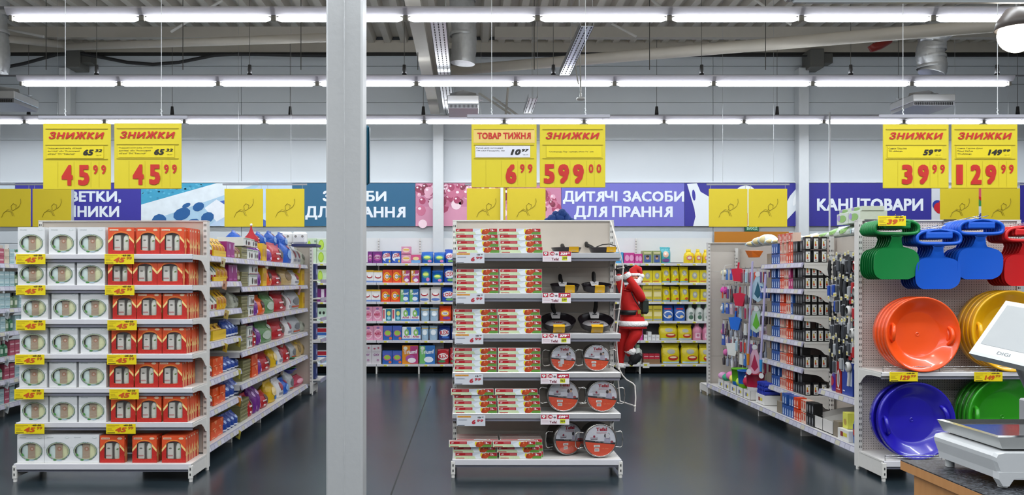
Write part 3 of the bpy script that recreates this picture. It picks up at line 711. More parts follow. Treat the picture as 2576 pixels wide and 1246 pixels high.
# ---- white gift boxes and orange gift boxes
WCARD = named('white_gift_carton', mat('d8dadc', .4, noise=.02))
def white_gift():
    wv, h, d = .203, .207, .085
    m = MB(); m.box(-wv / 2, .0015, 0, wv / 2, d, h, WCARD)
    m.f = m.f[:2] + m.f[3:]; m.mi = m.mi[:5]; m.smooth = m.smooth[:5]   # open front under the window panel
    cx, cz, rx, rz = .0, .41 * h, .395 * wv, .29 * h
    n = 32; hole = [(cx + rx * math.cos(2 * PI * i / n), cz + rz * math.sin(2 * PI * i / n)) for i in range(n)]
    m.holed(-wv / 2, 0, wv / 2, h, hole, 0, WCARD)
    m.add([(x, 0, z) for x, z in hole] + [(x, .004, z) for x, z in hole], [(i, (i + 1) % n, n + (i + 1) % n, n + i) for i in range(n)], WCARD)
    m.box(-wv / 2 + .002, .045, .002, wv / 2 - .002, .046, h - .002, mat('b9b4a6', .6))
    m = m.mesh('carton')
    g = MB(); gr = mat('7d8a84', .5); gg = mat('4d8a45', .5); bl = mat('9fb6c2', .5); pk = mat('cdb49c', .5)
    g.ring(cx, cz, rx, rz, .0085, -.0010, gr, 36); g.ring(cx, cz + .002, rx - .003, rz - .003, .004, -.0014, mat('b0b896', .5), 36)
    rg = random.Random(3)
    for i in range(26):
        a = rg.uniform(0, 2 * PI); g.ell(cx + (rx + .006) * math.cos(a), cz + (rz + .006) * math.sin(a), rg.uniform(.003, .007), .0025, -.0018 - i * .00001, rg.choice([gr, bl, bl, gg, mat('556258')]), 6, tilt=rg.uniform(0, 3))
    g.ell(-.3 * wv, cz - .026, .008, .012, -.002, gg, 8, tilt=.6); g.ell(-.12 * wv, cz - rz - .004, .014, .006, -.0022, mat('3f7f3a'), 10); g.ell(.2 * wv, cz - rz + .002, .013, .004, -.0024, mat('5a7a52'), 8, tilt=.2)
    g.ell(.04 * wv, cz - rz - .006, .022, .005, -.0021, bl, 8)
    g.text('timotei', -.42 * wv, .88 * h, -.17 * wv, .93 * h, -.001, mat('9ea7a8'), off=.01)
    g.ell(.33 * wv, .9 * h, .017, .007, -.001, mat('c3cacb'), 10); g.ell(.33 * wv, .9 * h, .013, .004, -.0012, mat('dfe4e4'), 8)
    for sx in (-1, 1): g.flat([(sx * .42 * wv, .5 * h), (sx * .42 * wv + .002, .5 * h), (sx * .495 * wv + .001, .56 * h), (sx * .495 * wv, .56 * h)][::1 if sx > 0 else -1], -.001, mat('6c7a70'))
    g = g.mesh('printed_wreath')
    b1 = MB().lathe([(.024, 0), (.026, .01), (.026, .1), (.018, .115), (.012, .118), (.012, .14), (.001, .141)], 14, mat('cfe0dc', .3), sy=.6).mesh('bottle')
    b2 = MB().box(-.029, -.012, 0, .029, .012, .15, mat('b29d88', .4), c=.004).ell(.005, .09, .016, .016, -.0125, mat('b48168'), 12).ell(.005, .09, .008, .008, -.013, mat('d8bfae'), 10).mesh('soap_box')
    b3 = MB().lathe([(.026, 0), (.028, .01), (.028, .12), (.02, .13), (.001, .131)], 14, mat('d9dcae', .35), sy=.6).mesh('bottle')
    f = MB().rect(cx - rx, cz - rz, cx + rx, cz + rz, .003, FILM).mesh('window_film')
    return m, g, b1, b2, b3, f
WG = white_gift()
def put_white(label, x, y, z, s):
    t = thing('gift_box', label, 'gift box', (x, y, z), group='white gift boxes with an oval window'); t.scale = s
    obj('carton', WG[0], t); obj('printed_wreath', WG[1], t)
    obj('bottle', WG[2], t, (-.052, .024, .012)); obj('soap_box', WG[3], t, (-.002, .026, .01)); obj('bottle', WG[4], t, (.05, .024, .012))
    obj('window_film', WG[5], t)
OR1 = mat('d9532c', .35, noise=.03); OR2 = mat('b92a26', .35, noise=.1, scale=30)
def orange_gift():
    wv, h, d = .182, .202, .056
    def body(open_):
        m = MB(); m.box(-wv / 2, .001, 0, wv / 2, d, h, OR1)
        if open_:
            m.f = m.f[:2] + m.f[3:]; m.mi = m.mi[:5]; m.smooth = m.smooth[:5]
        # lower part red, cream arcs carried round the edges
        for sx in (-1, 1):
            xx = sx * (wv / 2 + .0004)
            def q(pts, c, e=0):
                v_ = [(xx + sx * e, a * d, b * h) for a, b in pts]; m.add(v_ if sx > 0 else v_[::-1], [tuple(range(len(v_)))], c)
            q([(0.02, 0), (.98, 0), (.98, .3), (.72, .42), (.5, .62), (.28, .42), (.02, .3)], mat('e4c07c', .4), 0)
            q([(0.02, 0), (.30, 0), (.30, .1), (.2, .24), (.02, .27)], OR2, .0003); q([(.70, 0), (.98, 0), (.98, .27), (.8, .24), (.70, .1)], OR2, .0003)
            q([(.42, 0), (.58, 0), (.58, .3), (.5, .5), (.42, .3)], OR2, .0003)
            q([(.1, .86), (.45, .86), (.45, .92), (.1, .92)], mat('dcc9ae'), .0003)
        return m
    m = body(True)
    L, R_, B, T = -.315 * wv, .305 * wv, .15 * h, .70 * h
    hole = [(L + .006, B), (L + .03, B - .002), (0, B - .003), (R_ - .03, B - .002), (R_ - .006, B), (R_, B + .006), (R_, B + .04), (R_, B + .08), (R_ - .002, T), (R_ - .012, T + .009), (R_ - .03, T + .016), (0, T + .02), (L + .03, T + .016), (L + .012, T + .009), (L + .002, T), (L, B + .08), (L, B + .04), (L, B + .006)]
    m.holed(-wv / 2, 0, wv / 2, h, hole, 0, OR1)
    m.box(-wv / 2 + .002, .04, .002, wv / 2 - .002, .041, h - .002, mat('8f8680', .6))
    # red lower face as a band either side of and below the window
    f = MB(); y = -.0006
    f.flat([(-wv / 2, 0), (wv / 2, 0), (wv / 2, B - .004), (-wv / 2, B - .004)], y, OR2)
    f.flat([(-wv / 2, B - .004), (L - .0005, B - .004), (L - .0005, .60 * h), (-wv / 2, .44 * h)], y, OR2)
    f.flat([(R_ + .0005, B - .004), (wv / 2, B - .004), (wv / 2, .44 * h), (R_ + .0005, .60 * h)], y, OR2)
    cr = mat('f0cf86', .4)
    f.flat([(-wv / 2, .40 * h), (L, .60 * h), (L, .70 * h), (-wv / 2, .50 * h)], y * 2, cr); f.flat([(R_, .60 * h), (wv / 2, .40 * h), (wv / 2, .50 * h), (R_, .70 * h)], y * 2, cr)
    arc = [(L, .70 * h), (L + .012, .775 * h), (L + .03, .81 * h), (0, .825 * h), (R_ - .03, .81 * h), (R_ - .012, .775 * h), (R_, .70 * h)]
    for i in range(6):
        (a, b), (c, e) = arc[i], arc[i + 1]; f.flat([(a, b), (c, e), (c, e + .004), (a, b + .004)], y * 2, mat('e9a33c'))
    f.rect(-.44 * wv, .87 * h, -.1 * wv, .935 * h, y * 2, mat('e4cdb2')); f.text('timotei', -.42 * wv, .885 * h, -.13 * wv, .92 * h, y * 3, mat('b5553a'), off=.02)
    f.flat([(.2 * wv, .90 * h), (.26 * wv, .86 * h), (.36 * wv, .86 * h), (.42 * wv, .90 * h), (.36 * wv, .945 * h), (.26 * wv, .945 * h)], y * 2, mat('dfc3a4'))
    for i in range(7):
        xx = (-.45 + i * .14) * wv; f.flat([(xx, .085 * h), (xx + .011, .07 * h), (xx + .024, .085 * h), (xx + .012, .078 * h)], y * 2, mat('dd5a44'))
    for sx in (-.42, .38): f.flat([(sx * wv, .25 * h), (sx * wv + .008, .29 * h), (sx * wv + .01, .3 * h), (sx * wv, .26 * h)], y * 2, mat('e0604a'))
    f = f.mesh('printed_front')
    b1 = MB().box(-.023, -.008, 0, .023, .012, .118, mat('d9d4cc', .35), c=.003).ell(0, .08, .012, .006, -.0085, mat('6d6a60'), 8).rect(-.02, .02, .02, .03, -.0085, mat('c08a86')).mesh('tube_box')
    b2 = MB().lathe([(.02, 0), (.023, .01), (.023, .09), (.014, .115), (.001, .12)], 12, mat('d8d9cc', .3), sy=.55).ell(.004, .075, .01, .006, -.0128, mat('6f8a4a'), 8, tilt=.5).mesh('bottle')
    fm = MB().rect(L, B - .003, R_, T + .02, .002, FILM).mesh('window_film')
    return m.mesh('carton'), f, b1, b2, fm, body(False).mesh('carton')
OG = orange_gift()
def put_orange(label, x, y, z, s, front):
    t = thing('gift_box', label, 'gift box', (x, y, z), group='orange gift boxes with an arched window'); t.scale = s
    obj('carton', OG[0] if front else OG[5], t); obj('printed_front', OG[1], t)
    if front:
        obj('tube_box', OG[2], t, (-.03, .018, .026)); obj('bottle', OG[3], t, (.033, .02, .026)); obj('window_film', OG[4], t)
cw = [[(147, 370), (403, 625), (640, 868)], [(147, 375), (390, 615), (635, 865)], [(175, 395), (425, 645), (665, 893)], [(163, 390), (415, 640), (665, 893)],
      [(157, 380), (400, 620), (640, 862)], [(167, 390), (403, 625), (640, 862)], [(140, 360), (362, 583), (583, 805)]]
co = [[(892, 1105), (1125, 1318), (1322, 1520)], [(890, 1090), (1098, 1295), (1298, 1505)], [(930, 1125), (1130, 1330), (1345, 1540)], [(920, 1122), (1137, 1335), (1340, 1535)],
      [(890, 1085), (1097, 1285), (1290, 1480)], [(902, 1100), (1112, 1310), (1327, 1520)], [(812, 1010), (1075, 1272), (1315, 1508)]]
C3 = ['left', 'middle', 'right']
for r in range(7):
    k = 3.279 if r < 4 else 3.229
    D = 6.20 if r < 6 else 6.18; z = LS[r] + .001
    for c in range(3):
        a, b = cw[r][c]; x0, x1 = X(a / k, D), X(b / k, D)
        put_white('white gift box with oval window, %s of three on the %s shelf' % (C3[c], SH7[r]), (x0 + x1) / 2, D, z, ((x1 - x0) / .203, 1, .97 if r < 6 else 1.0))
        a, b = co[r][c]; x0, x1 = X(a / k, D), X(b / k, D)
        nb = 5 if c == 2 else (2 if c == 1 else 1)
        for q in range(nb):
            off = 0 if q == 0 else (q * .0585 if r not in (1,) else q * .0585 + .005) 
            dx = (.022 if (r in (0, 1) and q > 0 and c == 2) else 0) + random.uniform(-.003, .003) * (q > 0)
            pos = '' if q == 0 else ('second' if q == 1 else ORD[q]) + ' behind the front, '
            put_orange('orange gift box, %s%s column on the %s shelf' % (pos if q else 'front of the ', C3[c], SH7[r]), (x0 + x1) / 2 + dx, D + off, z, ((x1 - x0) / .182, 1, .985), q == 0)

# ---- foil sleeve boxes on the middle display
def foil_box():
    wv, h, d = .3205, .0455, .052
    m = MB().box(-wv / 2, 0, 0, wv / 2, d, h, mat('d9dbd5', .35, noise=.02), c=.0012)
    def r(a, b, c, e, y, cc): m.rect(-wv / 2 + a * wv, b * h, -wv / 2 + c * wv, e * h, y, cc)
    rd = mat('b01c28', .35, noise=.03)
    r(.002, .02, .998, .5, -.0004, mat('c8d8b0', .4, noise=.15, scale=30)); r(.42, .45, .66, .98, -.0005, mat('ccd3de', .4, noise=.06))
    m.flat([(-wv / 2 + .5 * wv, .02 * h), (-wv / 2 + .68 * wv, .02 * h), (-wv / 2 + .6 * wv, .9 * h), (-wv / 2 + .46 * wv, .5 * h)], -.0006, mat('dfe6ea', .4))
    r(.02, .52, .42, .97, -.0007, rd); r(.03, .06, .23, .17, -.0007, rd)
    r(.78, .04, .995, .46, -.0007, mat('5c8f3a', .4, noise=.2, scale=40)); r(.80, .46, .995, .98, -.0007, mat('a8202a', .35))
    m.text('хіт', -wv / 2 + .05 * wv, .62 * h, -wv / 2 + .11 * wv, .86 * h, -.001, mat('f4e8e8'), off=.03)
    for i in range(3): r(.25, .6 + i * .11, .40, .64 + i * .11, -.001, mat('d8848a'))
    m.ell(-wv / 2 + .635 * wv, .6 * h, .03 * wv, .34 * h, -.0009, mat('e8d32c', .4), 10)
    for a, b, c, e, cc in ((.69, .46, .055, .42, 'a83a1e'), (.75, .56, .065, .40, 'b84a26'), (.665, .26, .04, .2, '8a3216'), (.725, .32, .06, .28, 'a8401e')):
        m.ell(-wv / 2 + a * wv, b * h, c * wv, e * h, -.0012 - a * .0002, mat(cc, .3, noise=.15, scale=60), 12, tilt=.05)
    m.ell(-wv / 2 + .72 * wv, .7 * h, .015 * wv, .1 * h, -.0018, mat('e8956a'), 8)
    m.text('3', -wv / 2 + .865 * wv, .55 * h, -wv / 2 + .895 * wv, .86 * h, -.0019, mat('ffffff'), off=.06); m.text('м', -wv / 2 + .9 * wv, .57 * h, -wv / 2 + .93 * wv, .68 * h, -.0019, mat('f4eeee'), off=.04)
    r(.845, .55, .852, .9, -.0019, mat('ffffff'))
    # lid print
    m.quad((-wv / 2 + .002, .002, h + .0003), (wv / 2 - .002, .002, h + .0003), (wv / 2 - .002, d - .002, h + .0003), (-wv / 2 + .002, d - .002, h + .0003), mat('b39a94', .4, noise=.1))
    m.quad((-wv / 2 + .02, .002, h + .0006), (-wv / 2 + .15, .002, h + .0006), (-wv / 2 + .15, .012, h + .0006), (-wv / 2 + .02, .012, h + .0006), rd)
    return m.mesh('foil_sleeve_box')
FB = foil_box()
def put_foil(label, cx, y, z, s=1.0): tag(obj('foil_sleeve_box', FB, None, (cx, y, z), (0, 0, random.uniform(-.008, .008))), label, 'box', 'roasting sleeve boxes on the middle display')
U4 = ['topmost', 'second from top', 'third from top', 'lowest']
f1 = [[(82, 455), (88, 458), (97, 465), (103, 470)], [(92, 465)] * 4, [(78, 447), (85, 455), (88, 460), (88, 460)]]
f2 = [[(458, 827), (463, 832), (470, 838), (475, 845)], [(468, 838)] * 4, [(450, 820), (462, 832), (462, 834), (462, 834)]]
g1 = [[(72, 437)] * 4, [(48, 410), (68, 432), (65, 437), (78, 440)]]; g2 = [[(440, 805)] * 4, [(415, 780), (435, 797), (437, 803), (443, 807)]]
for r in range(5):
    for c in range(2):
        for u in range(4):
            a, b = ((f1, f2)[c][r] if r < 3 else (g1, g2)[c][r - 3])[u]
            k = 3.4615 if r < 3 else 3.367; D = 6.31
            cx = X(1120 + (a + b) / 2 / k, D) + .002 + (.0015 if c else -.0015)
            put_foil('foil sleeve box, %s of the %s stack on the %s shelf' % (U4[u], ('left', 'right')[c], SH6[r]), cx, D - .0 - (.012 if (r == 4 and u == 0) else 0), CS[r] + .001 + (3 - u) * .0462)
for c in range(2):
    for u, (a, b, dy) in enumerate((((33, 395, -.03), (65, 430, 0), (78, 445, 0)) if c == 0 else ((400, 762, -.03), (432, 797, 0), (452, 817, 0)))):
        D = 6.30; put_foil('foil sleeve box, %s in front of the %s stack, bottom shelf' % (['topmost', 'middle one', 'lowest'][u], ('left', 'right')[c]), X(1120 + (a + b) / 2 / 3.367, D) + (.0015 if c else -.0015), D + dy, CS[5] + .001 + (2 - u) * .0462)
    for q in range(1, 5):
        for u in range(3):
            if u and q > 1 and c == 0: continue
            put_foil('foil sleeve box, %s level, %s row back, %s side, bottom shelf' % (['upper', 'mid', 'low'][u], ORD[q], ('left', 'right')[c]), X(1120 + (95 + 363 * c + 175) / 3.367, 6.5) + .004 * u, 6.30 + q * .0545 - .0, CS[5] + .001 + (2 - u) * .0462)

# ---- white tags and red-white tags of the middle display
def white_tag(label, px, py, strike=True):
    D = 6.275; wv, h = 72 / F * D, 26.5 / F * D
    t = thing('price_card', label, 'price card', P(px, py, D), group='white price cards on the middle display')
    MB().box(0, 0, -h, wv, .002, 0, mat('cfd2da', .12, noise=.02, coat=.5)).build('card', t)
    m = MB(); m.rect(.03 * wv, -.2 * h, .5 * wv, -.04 * h, -.0008, mat('e0a040')); m.text('ТОВАР ТИЖНЯ', .06 * wv, -.17 * h, .47 * wv, -.08 * h, -.0012, mat('a86a20'), off=.01)
    m.text('6', .53 * wv, -.82 * h, .66 * wv, -.42 * h, -.001, mat('b3283a'), off=.05, shear=.15); m.text('99', .71 * wv, -.62 * h, .93 * wv, -.38 * h, -.001, mat('b3283a'), off=.04, shear=.15)
    m.text('10', .74 * wv, -.27 * h, .84 * wv, -.12 * h, -.001, BLK, off=.05); m.text('97', .87 * wv, -.21 * h, .95 * wv, -.12 * h, -.001, BLK, off=.04)
    for z in (.38, .44): m.rect(.06 * wv, -(z + .03) * h, .36 * wv, -z * h, -.001, mat('9aa0ae'))
    m.rect(.03 * wv, -.96 * h, .28 * wv, -.91 * h, -.001, mat('44464e')); m.build('price_print', t)
for i, (px, py) in enumerate(((1146.6, 636), (1146.6, 738.5), (1143.8, 840), (1143, 941.7), (1148.8, 1045.6))):
    white_tag('white 6 99 card at the left end of the %s shelf, middle display' % SH6[i], px, py)
def red_tag(label, px, py, main, old, pc):
    D = 6.275; wv, h = 72 / F * D, 25.5 / F * D
    t = thing('price_card', label, 'price card', P(px, py, D), group='red and white price cards under the cookware')
    MB().box(0, 0, -h, wv, .002, 0, mat('e4dde2', .35, noise=.02)).build('card', t)
    m = MB(); rd = mat('b0203a'); wh = mat('f6f2f4')
    m.rect(.57 * wv, -.44 * h, .99 * wv, -.01 * h, -.0008, rd); m.rect(.02 * wv, -.42 * h, .2 * wv, -.02 * h, -.0008, rd)
    for dx in (-.025, .025): m.ell((.11 + dx) * wv, -.16 * h, .035 * wv, .09 * h, -.0012, wh, 10)
    m.flat([(.05 * wv, -.2 * h), (.11 * wv, -.38 * h), (.17 * wv, -.2 * h)], -.0014, wh); m.ell(.11 * wv, -.2 * h, .02 * wv, .06 * h, -.0018, mat('4a8a6a'), 8)
    m.ell(.34 * wv, -.21 * h, .08 * wv, .2 * h, -.0008, rd, 16); m.text('-' + pc, .285 * wv, -.31 * h, .395 * wv, -.12 * h, -.0014, wh, off=.03)
    m.rect(.21 * wv, -.4 * h, .26 * wv, -.04 * h, -.0006, mat('dcb6b0')); m.ell(.49 * wv, -.28 * h, .045 * wv, .1 * h, -.0009, mat('6c6a70'), 10)
    m.text(main, .62 * wv, -.35 * h, .87 * wv, -.1 * h, -.0014, wh, off=.06, shear=.2); m.text('00', .89 * wv, -.22 * h, .95 * wv, -.1 * h, -.0014, wh, off=.04)
    m.text('Tefal', .31 * wv, -.87 * h, .56 * wv, -.62 * h, -.001, mat('7a1f38'), off=.03)
    m.rect(.68 * wv, -.87 * h, .86 * wv, -.46 * h, -.0008, mat('d8e020')); m.text(old, .69 * wv, -.8 * h, .85 * wv, -.55 * h, -.0013, mat('4a4a20'), off=.03, shear=.15)
    for z in (.54, .64, .74): m.rect(.04 * wv, -(z + .03) * h, .28 * wv, -z * h, -.001, mat('d8b8c0'))
    m.rect(.04 * wv, -.94 * h, .62 * wv, -.92 * h, -.001, mat('d0a0ac')); m.build('price_print', t)
for i, (px, py, a, b, c) in enumerate(((1365, 633, '329', '599', '45%'), (1364, 737.5, '329', '599', '45%'), (1363, 839.5, '379', '689', '45%'), (1360, 941, '479', '965', '50%'), (1360, 1043.5, '599', '999', '40%'))):
    red_tag('red and white %s card on the %s shelf of the middle display' % (a, SH6[i]), px, py, a, b, c)

# ---- frying pans
PANM = named('dark_pan_enamel', mat('201a20', .25, .2, noise=.1)); INM = mat('18181b', .4, noise=.05)
def pan(label, px, py_base, D, wpx, h, tilt, hx=0, insert=True, hang=.085, hup=.03, hrot=0.0, yel=.5):
    R = wpx / F * D / 2
    t = thing('frying_pan', label, 'frying pan', P(px, py_base, D), (tilt, 0, hrot), 'frying pans on the middle display')
    t.location.y += R * math.cos(tilt)
    b = R * .78; lift = b * math.sin(tilt); t.location.z += lift + .001
    MB().lathe([(.001, 0), (b, 0), (b + .006, .004), (R - .004, h - .006), (R, h), (R - .003, h + .002), (R - .006, h - .003), (b - .002, .006), (.001, .006)], 36, PANM).build('pan_body', t)
    hm = MB(); x = hx
    hm.tube([(x * .4, R * .93, h - .012), (x * .7, R + hang * .3, h + hup * .15), (x, R + hang * .6, h + hup * .45), (x, R + hang * .9, h + hup * .85), (x, R + hang, h + hup)], [.010, .016, .017, .015, .009], 10, BLACKP)
    hm.build('handle', t)
    MB().box(x * .4 - .018, R * .82, h - .022, x * .4 + .018, R * .97, h - .004, mat('3a3a3e', .3, .8), c=.003).build('handle_mount', t)
    if insert:
        m = MB().lathe([(.001, .014), (b * .93, .014), (b * .93, .012), (.001, .012)][::-1], 30, mat('d9d5d8', .4, noise=.03))
        def tz(x_, z_): return 0
        m2 = MB().text('Tefal', -.35 * b, .3 * b, .35 * b, .55 * b, 0, mat('8a2032'), off=.03).ell(0, -.25 * b, .28 * b, .3 * b, 0, mat('7a1c22'), 14).flat([(-.7 * b, -.35 * b), (.1 * b, -.45 * b), (.1 * b, -.2 * b), (-.7 * b, -.15 * b)], .0002, mat('54181c')).ell(.45 * b, .1 * b, .2 * b, .1 * b, 0, mat('2c2a2c'), 10, tilt=.4).rect(.15 * b, -.75 * b, .75 * b, -.5 * b, -.0002, mat('d8a82c'))
        m.v += [(x_, z_, .0155 - y_) for x_, y_, z_ in m2.v]; n0 = len(m.v) - len(m2.v)
        for f_, i_ in zip(m2.f, m2.mi): m.f.append(tuple(a + n0 for a in f_)); m.mi.append(m.mid(m2.mats[i_])); m.smooth.append(False)
        m.build('paper_insert', t)
    wt = MB(); a = .30 * R
    wt.add([(-a + x * .3, R * .99, h + .006), (a + x * .3, R * .99, h + .006), (a * .75 + x * .3, R * .62, h * .3 + .014), (-a * .75 + x * .3, R * .62, h * .3 + .014)], [(3, 2, 1, 0)], mat('e2dfe0', .4)); wt.build('white_tag', t)
    ys = MB(); x0, x1 = yel * R - .34 * R, yel * R + .3 * R
    ys.add([(x0, -R - .002, h + .005), (x1, -R - .002, h + .005), (x1, -b - .012, .004), (x0, -b - .012, .004), (x0, -R + .04, h + .006), (x1, -R + .04, h + .006)], [(3, 2, 1, 0), (0, 1, 5, 4)], mat('dba91e', .4, noise=.04))
    ys.add([(x0 + .02, -b - .016 - .001, .012), (x1 - .02, -b - .016 - .001, .012), (x1 - .02, -R * .92 - .002, h * .55), (x0 + .02, -R * .92 - .002, h * .55)], [(0, 1, 2, 3)], mat('b99a5c', .5, noise=.4, scale=200)); ys.build('yellow_sleeve', t)
    return t
pan('shallow dark frying pan, left one on the top shelf', 1429, 636, 6.32, 78, .040, .0, hx=-.01, insert=False, hang=.078, hup=.034, yel=.4)
t = pan('shallow dark frying pan with bent yellow sleeve, right one on the top shelf', 1522, 636, 6.33, 74, .040, .02, hx=-.1, insert=False, hang=.085, hup=.045, yel=.45)
MB().tube([(-.05, -.02, .045), (-.01, -.05, .062), (.04, -.07, .066), (.09, -.07, .05)], .004, 6, BLACKP).build('tag_loop', t)
pan('deeper dark frying pan with yellow sleeve, left one on the second shelf', 1425, 738, 6.33, 77, .052, .13, hx=-.02, hang=.05, hup=.06, yel=.25)
pan('deeper dark frying pan with yellow sleeve, right one on the second shelf', 1506, 738, 6.33, 78, .052, .15, hx=.0, hang=.05, hup=.075, yel=.1)
pan('large deep frying pan with round paper insert, left one on the third shelf', 1408, 838, 6.32, 91, .058, .38, hx=-.03, hang=.02, hup=.09, yel=-.02)
pan('large deep frying pan with round paper insert, right one on the third shelf', 1504, 838, 6.32, 92, .058, .38, hx=.02, hang=.02, hup=.10, yel=-.02)
# ---- saucepans lying with the lid towards the aisle
def saucepan(label, cx, cy, D, rpx, yaw=0.0, sticker=None, z=None):
    R = rpx / F * D; t = thing('saucepan', label, 'saucepan', P(cx, cy, D), (0, 0, yaw), 'saucepans on the middle display')
    if z is not None: t.location.z = z + R + .002
    st = named('brushed_pot_steel', mat('8d8a88', .22, .95, noise=.08)); dp = R * 1.15
    MB().lathe([(.001, dp), (R * .92, dp), (R * .96, dp - .01), (R * .96, .02), (R, .016), (R, .006), (R * .985, 0), (R * .94, -.003)], 40, st, 'y').build('pot_body', t)
    MB().lathe([(R * .975, .001), (R * .975, -.006), (R * .94, -.009), (R * .90, -.006)], 40, mat('b8b6b4', .12, 1.0, noise=0), 'y').build('lid_rim', t)
    for sx in (-1, 1):
        MB().tube([(sx * R * .95, .03, .055), (sx * (R + .035), .03, .062), (sx * (R + .05), .03, .05), (sx * (R + .054), .03, 0), (sx * (R + .05), .03, -.05), (sx * (R + .035), .03, -.062), (sx * R * .95, .03, -.055)], .0042, 8, mat('cfcdca', .15, 1.0, noise=0)).build('side_handle', t)
    r = R * .92; m = MB(); n = 40; A = [2 * PI * i / n for i in range(n)]
    def arcpts(a0, a1, k=20): return [(r * math.cos(a0 + (a1 - a0) * i / k), r * math.sin(a0 + (a1 - a0) * i / k)) for i in range(k + 1)]
    y = -.004
    m.flat(arcpts(-.16, PI + .03), y, mat('c9cbd4', .35, noise=.08, scale=12)); m.flat(arcpts(PI - .02, 2 * PI - .16), y - .0003, mat('cf4a2c', .35, noise=.08, scale=12))
    m.flat([(-r, .06 * r), (-r * .99, -.06 * r), (r * .96, -.27 * r), (r * .99, -.14 * r)], y - .0006, mat('1f1c20'))
    m.text('ты тоже — просто', -.35 * r, -.13 * r, .45 * r, -.07 * r, y - .001, mat('d8d4d4'), off=.01, tilt=-.1)
    m.text('Tefal', -.28 * r, .60 * r, .42 * r, .82 * r, y - .001, mat('a3213c'), off=.05); m.text('Intuition', -.24 * r, .44 * r, .40 * r, .58 * r, y - .001, mat('c49aa4'), off=.02)
    m.ell(-.40 * r, .26 * r, .07 * r, .08 * r, y - .0012, mat('8c2440')); m.rect(-.65 * r, .06 * r, -.17 * r, .22 * r, y - .001, mat('a9a4ad')); m.rect(-.62 * r, .06 * r, -.2 * r, .12 * r, y - .0012, mat('5c5864'))
    dk_ = mat('2e2b33'); m.ell(.33 * r, .30 * r, .09 * r, .13 * r, y - .001, dk_, 10); m.ell(.52 * r, .40 * r, .08 * r, .08 * r, y - .0011, dk_, 10); m.ell(.5 * r, .30 * r, .07 * r, .09 * r, y - .0013, mat('caa690'), 10)
    m.flat([(.24 * r, -.14 * r), (.66 * r, -.18 * r), (.62 * r, .2 * r), (.5 * r, .28 * r), (.36 * r, .2 * r), (.26 * r, .12 * r)], y - .0012, mat('9c9aac', .5, noise=.3, scale=60)); m.ell(.74 * r, -.09 * r, .1 * r, .08 * r, y - .0013, mat('8c3a44'), 10)
    m.rect(-.42 * r, -.42 * r, -.04 * r, -.27 * r, y - .001, mat('dcd8d4')); m.rect(-.38 * r, -.68 * r, -.08 * r, -.48 * r, y - .001, mat('dcd8d4'))
    for i in range(7): m.rect((-.34 + i * .033) * r, -.64 * r, (-.325 + i * .033) * r, -.52 * r, y - .0014, dk_)
    m.rect(-.36 * r, -.37 * r, -.1 * r, -.32 * r, y - .0014, mat('8c8884')); m.text('1,5л  20см', .1 * r, -.55 * r, .5 * r, -.48 * r, y - .001, mat('e8a070'), off=.01)
    m.build('paper_disc', t)
    if sticker: MB().box(sticker[0] * r - .014, y - .003, sticker[1] * r - .018, sticker[0] * r + .014, y - .002, sticker[1] * r + .018, mat('c6c6cc', .3)).build('sticker', t)
    MB().lathe([(r, -.0075), (r * .6, -.011), (.001, -.012)], 30, FILM, 'y').build('plastic_wrap', t)
saucepan('small saucepan with round paper lid disc, left one on the fourth shelf', 1417, 904.5, 6.36, 34, .06, (-.1, -.28), CS[3])
saucepan('small saucepan in glaring wrap, right one on the fourth shelf', 1501, 904, 6.36, 34.5, .02, None, CS[3])
saucepan('large saucepan with a tilted sticker, left one on the fifth shelf', 1417, 1001, 6.36, 41.5, .04, (-.22, .45), CS[4])
saucepan('large saucepan with a tilted sticker, right one on the fifth shelf', 1515, 1001, 6.35, 40.5, .0, (-.55, .48), CS[4])
saucepan('large saucepan turned aside, left one on the bottom shelf', 1430, 1105, 6.42, 42, .42, (.55, .3), CS[5])
saucepan('large saucepan with flat white sticker, right one on the bottom shelf', 1510, 1106, 6.33, 43.5, .12, (.45, .3), CS[5])

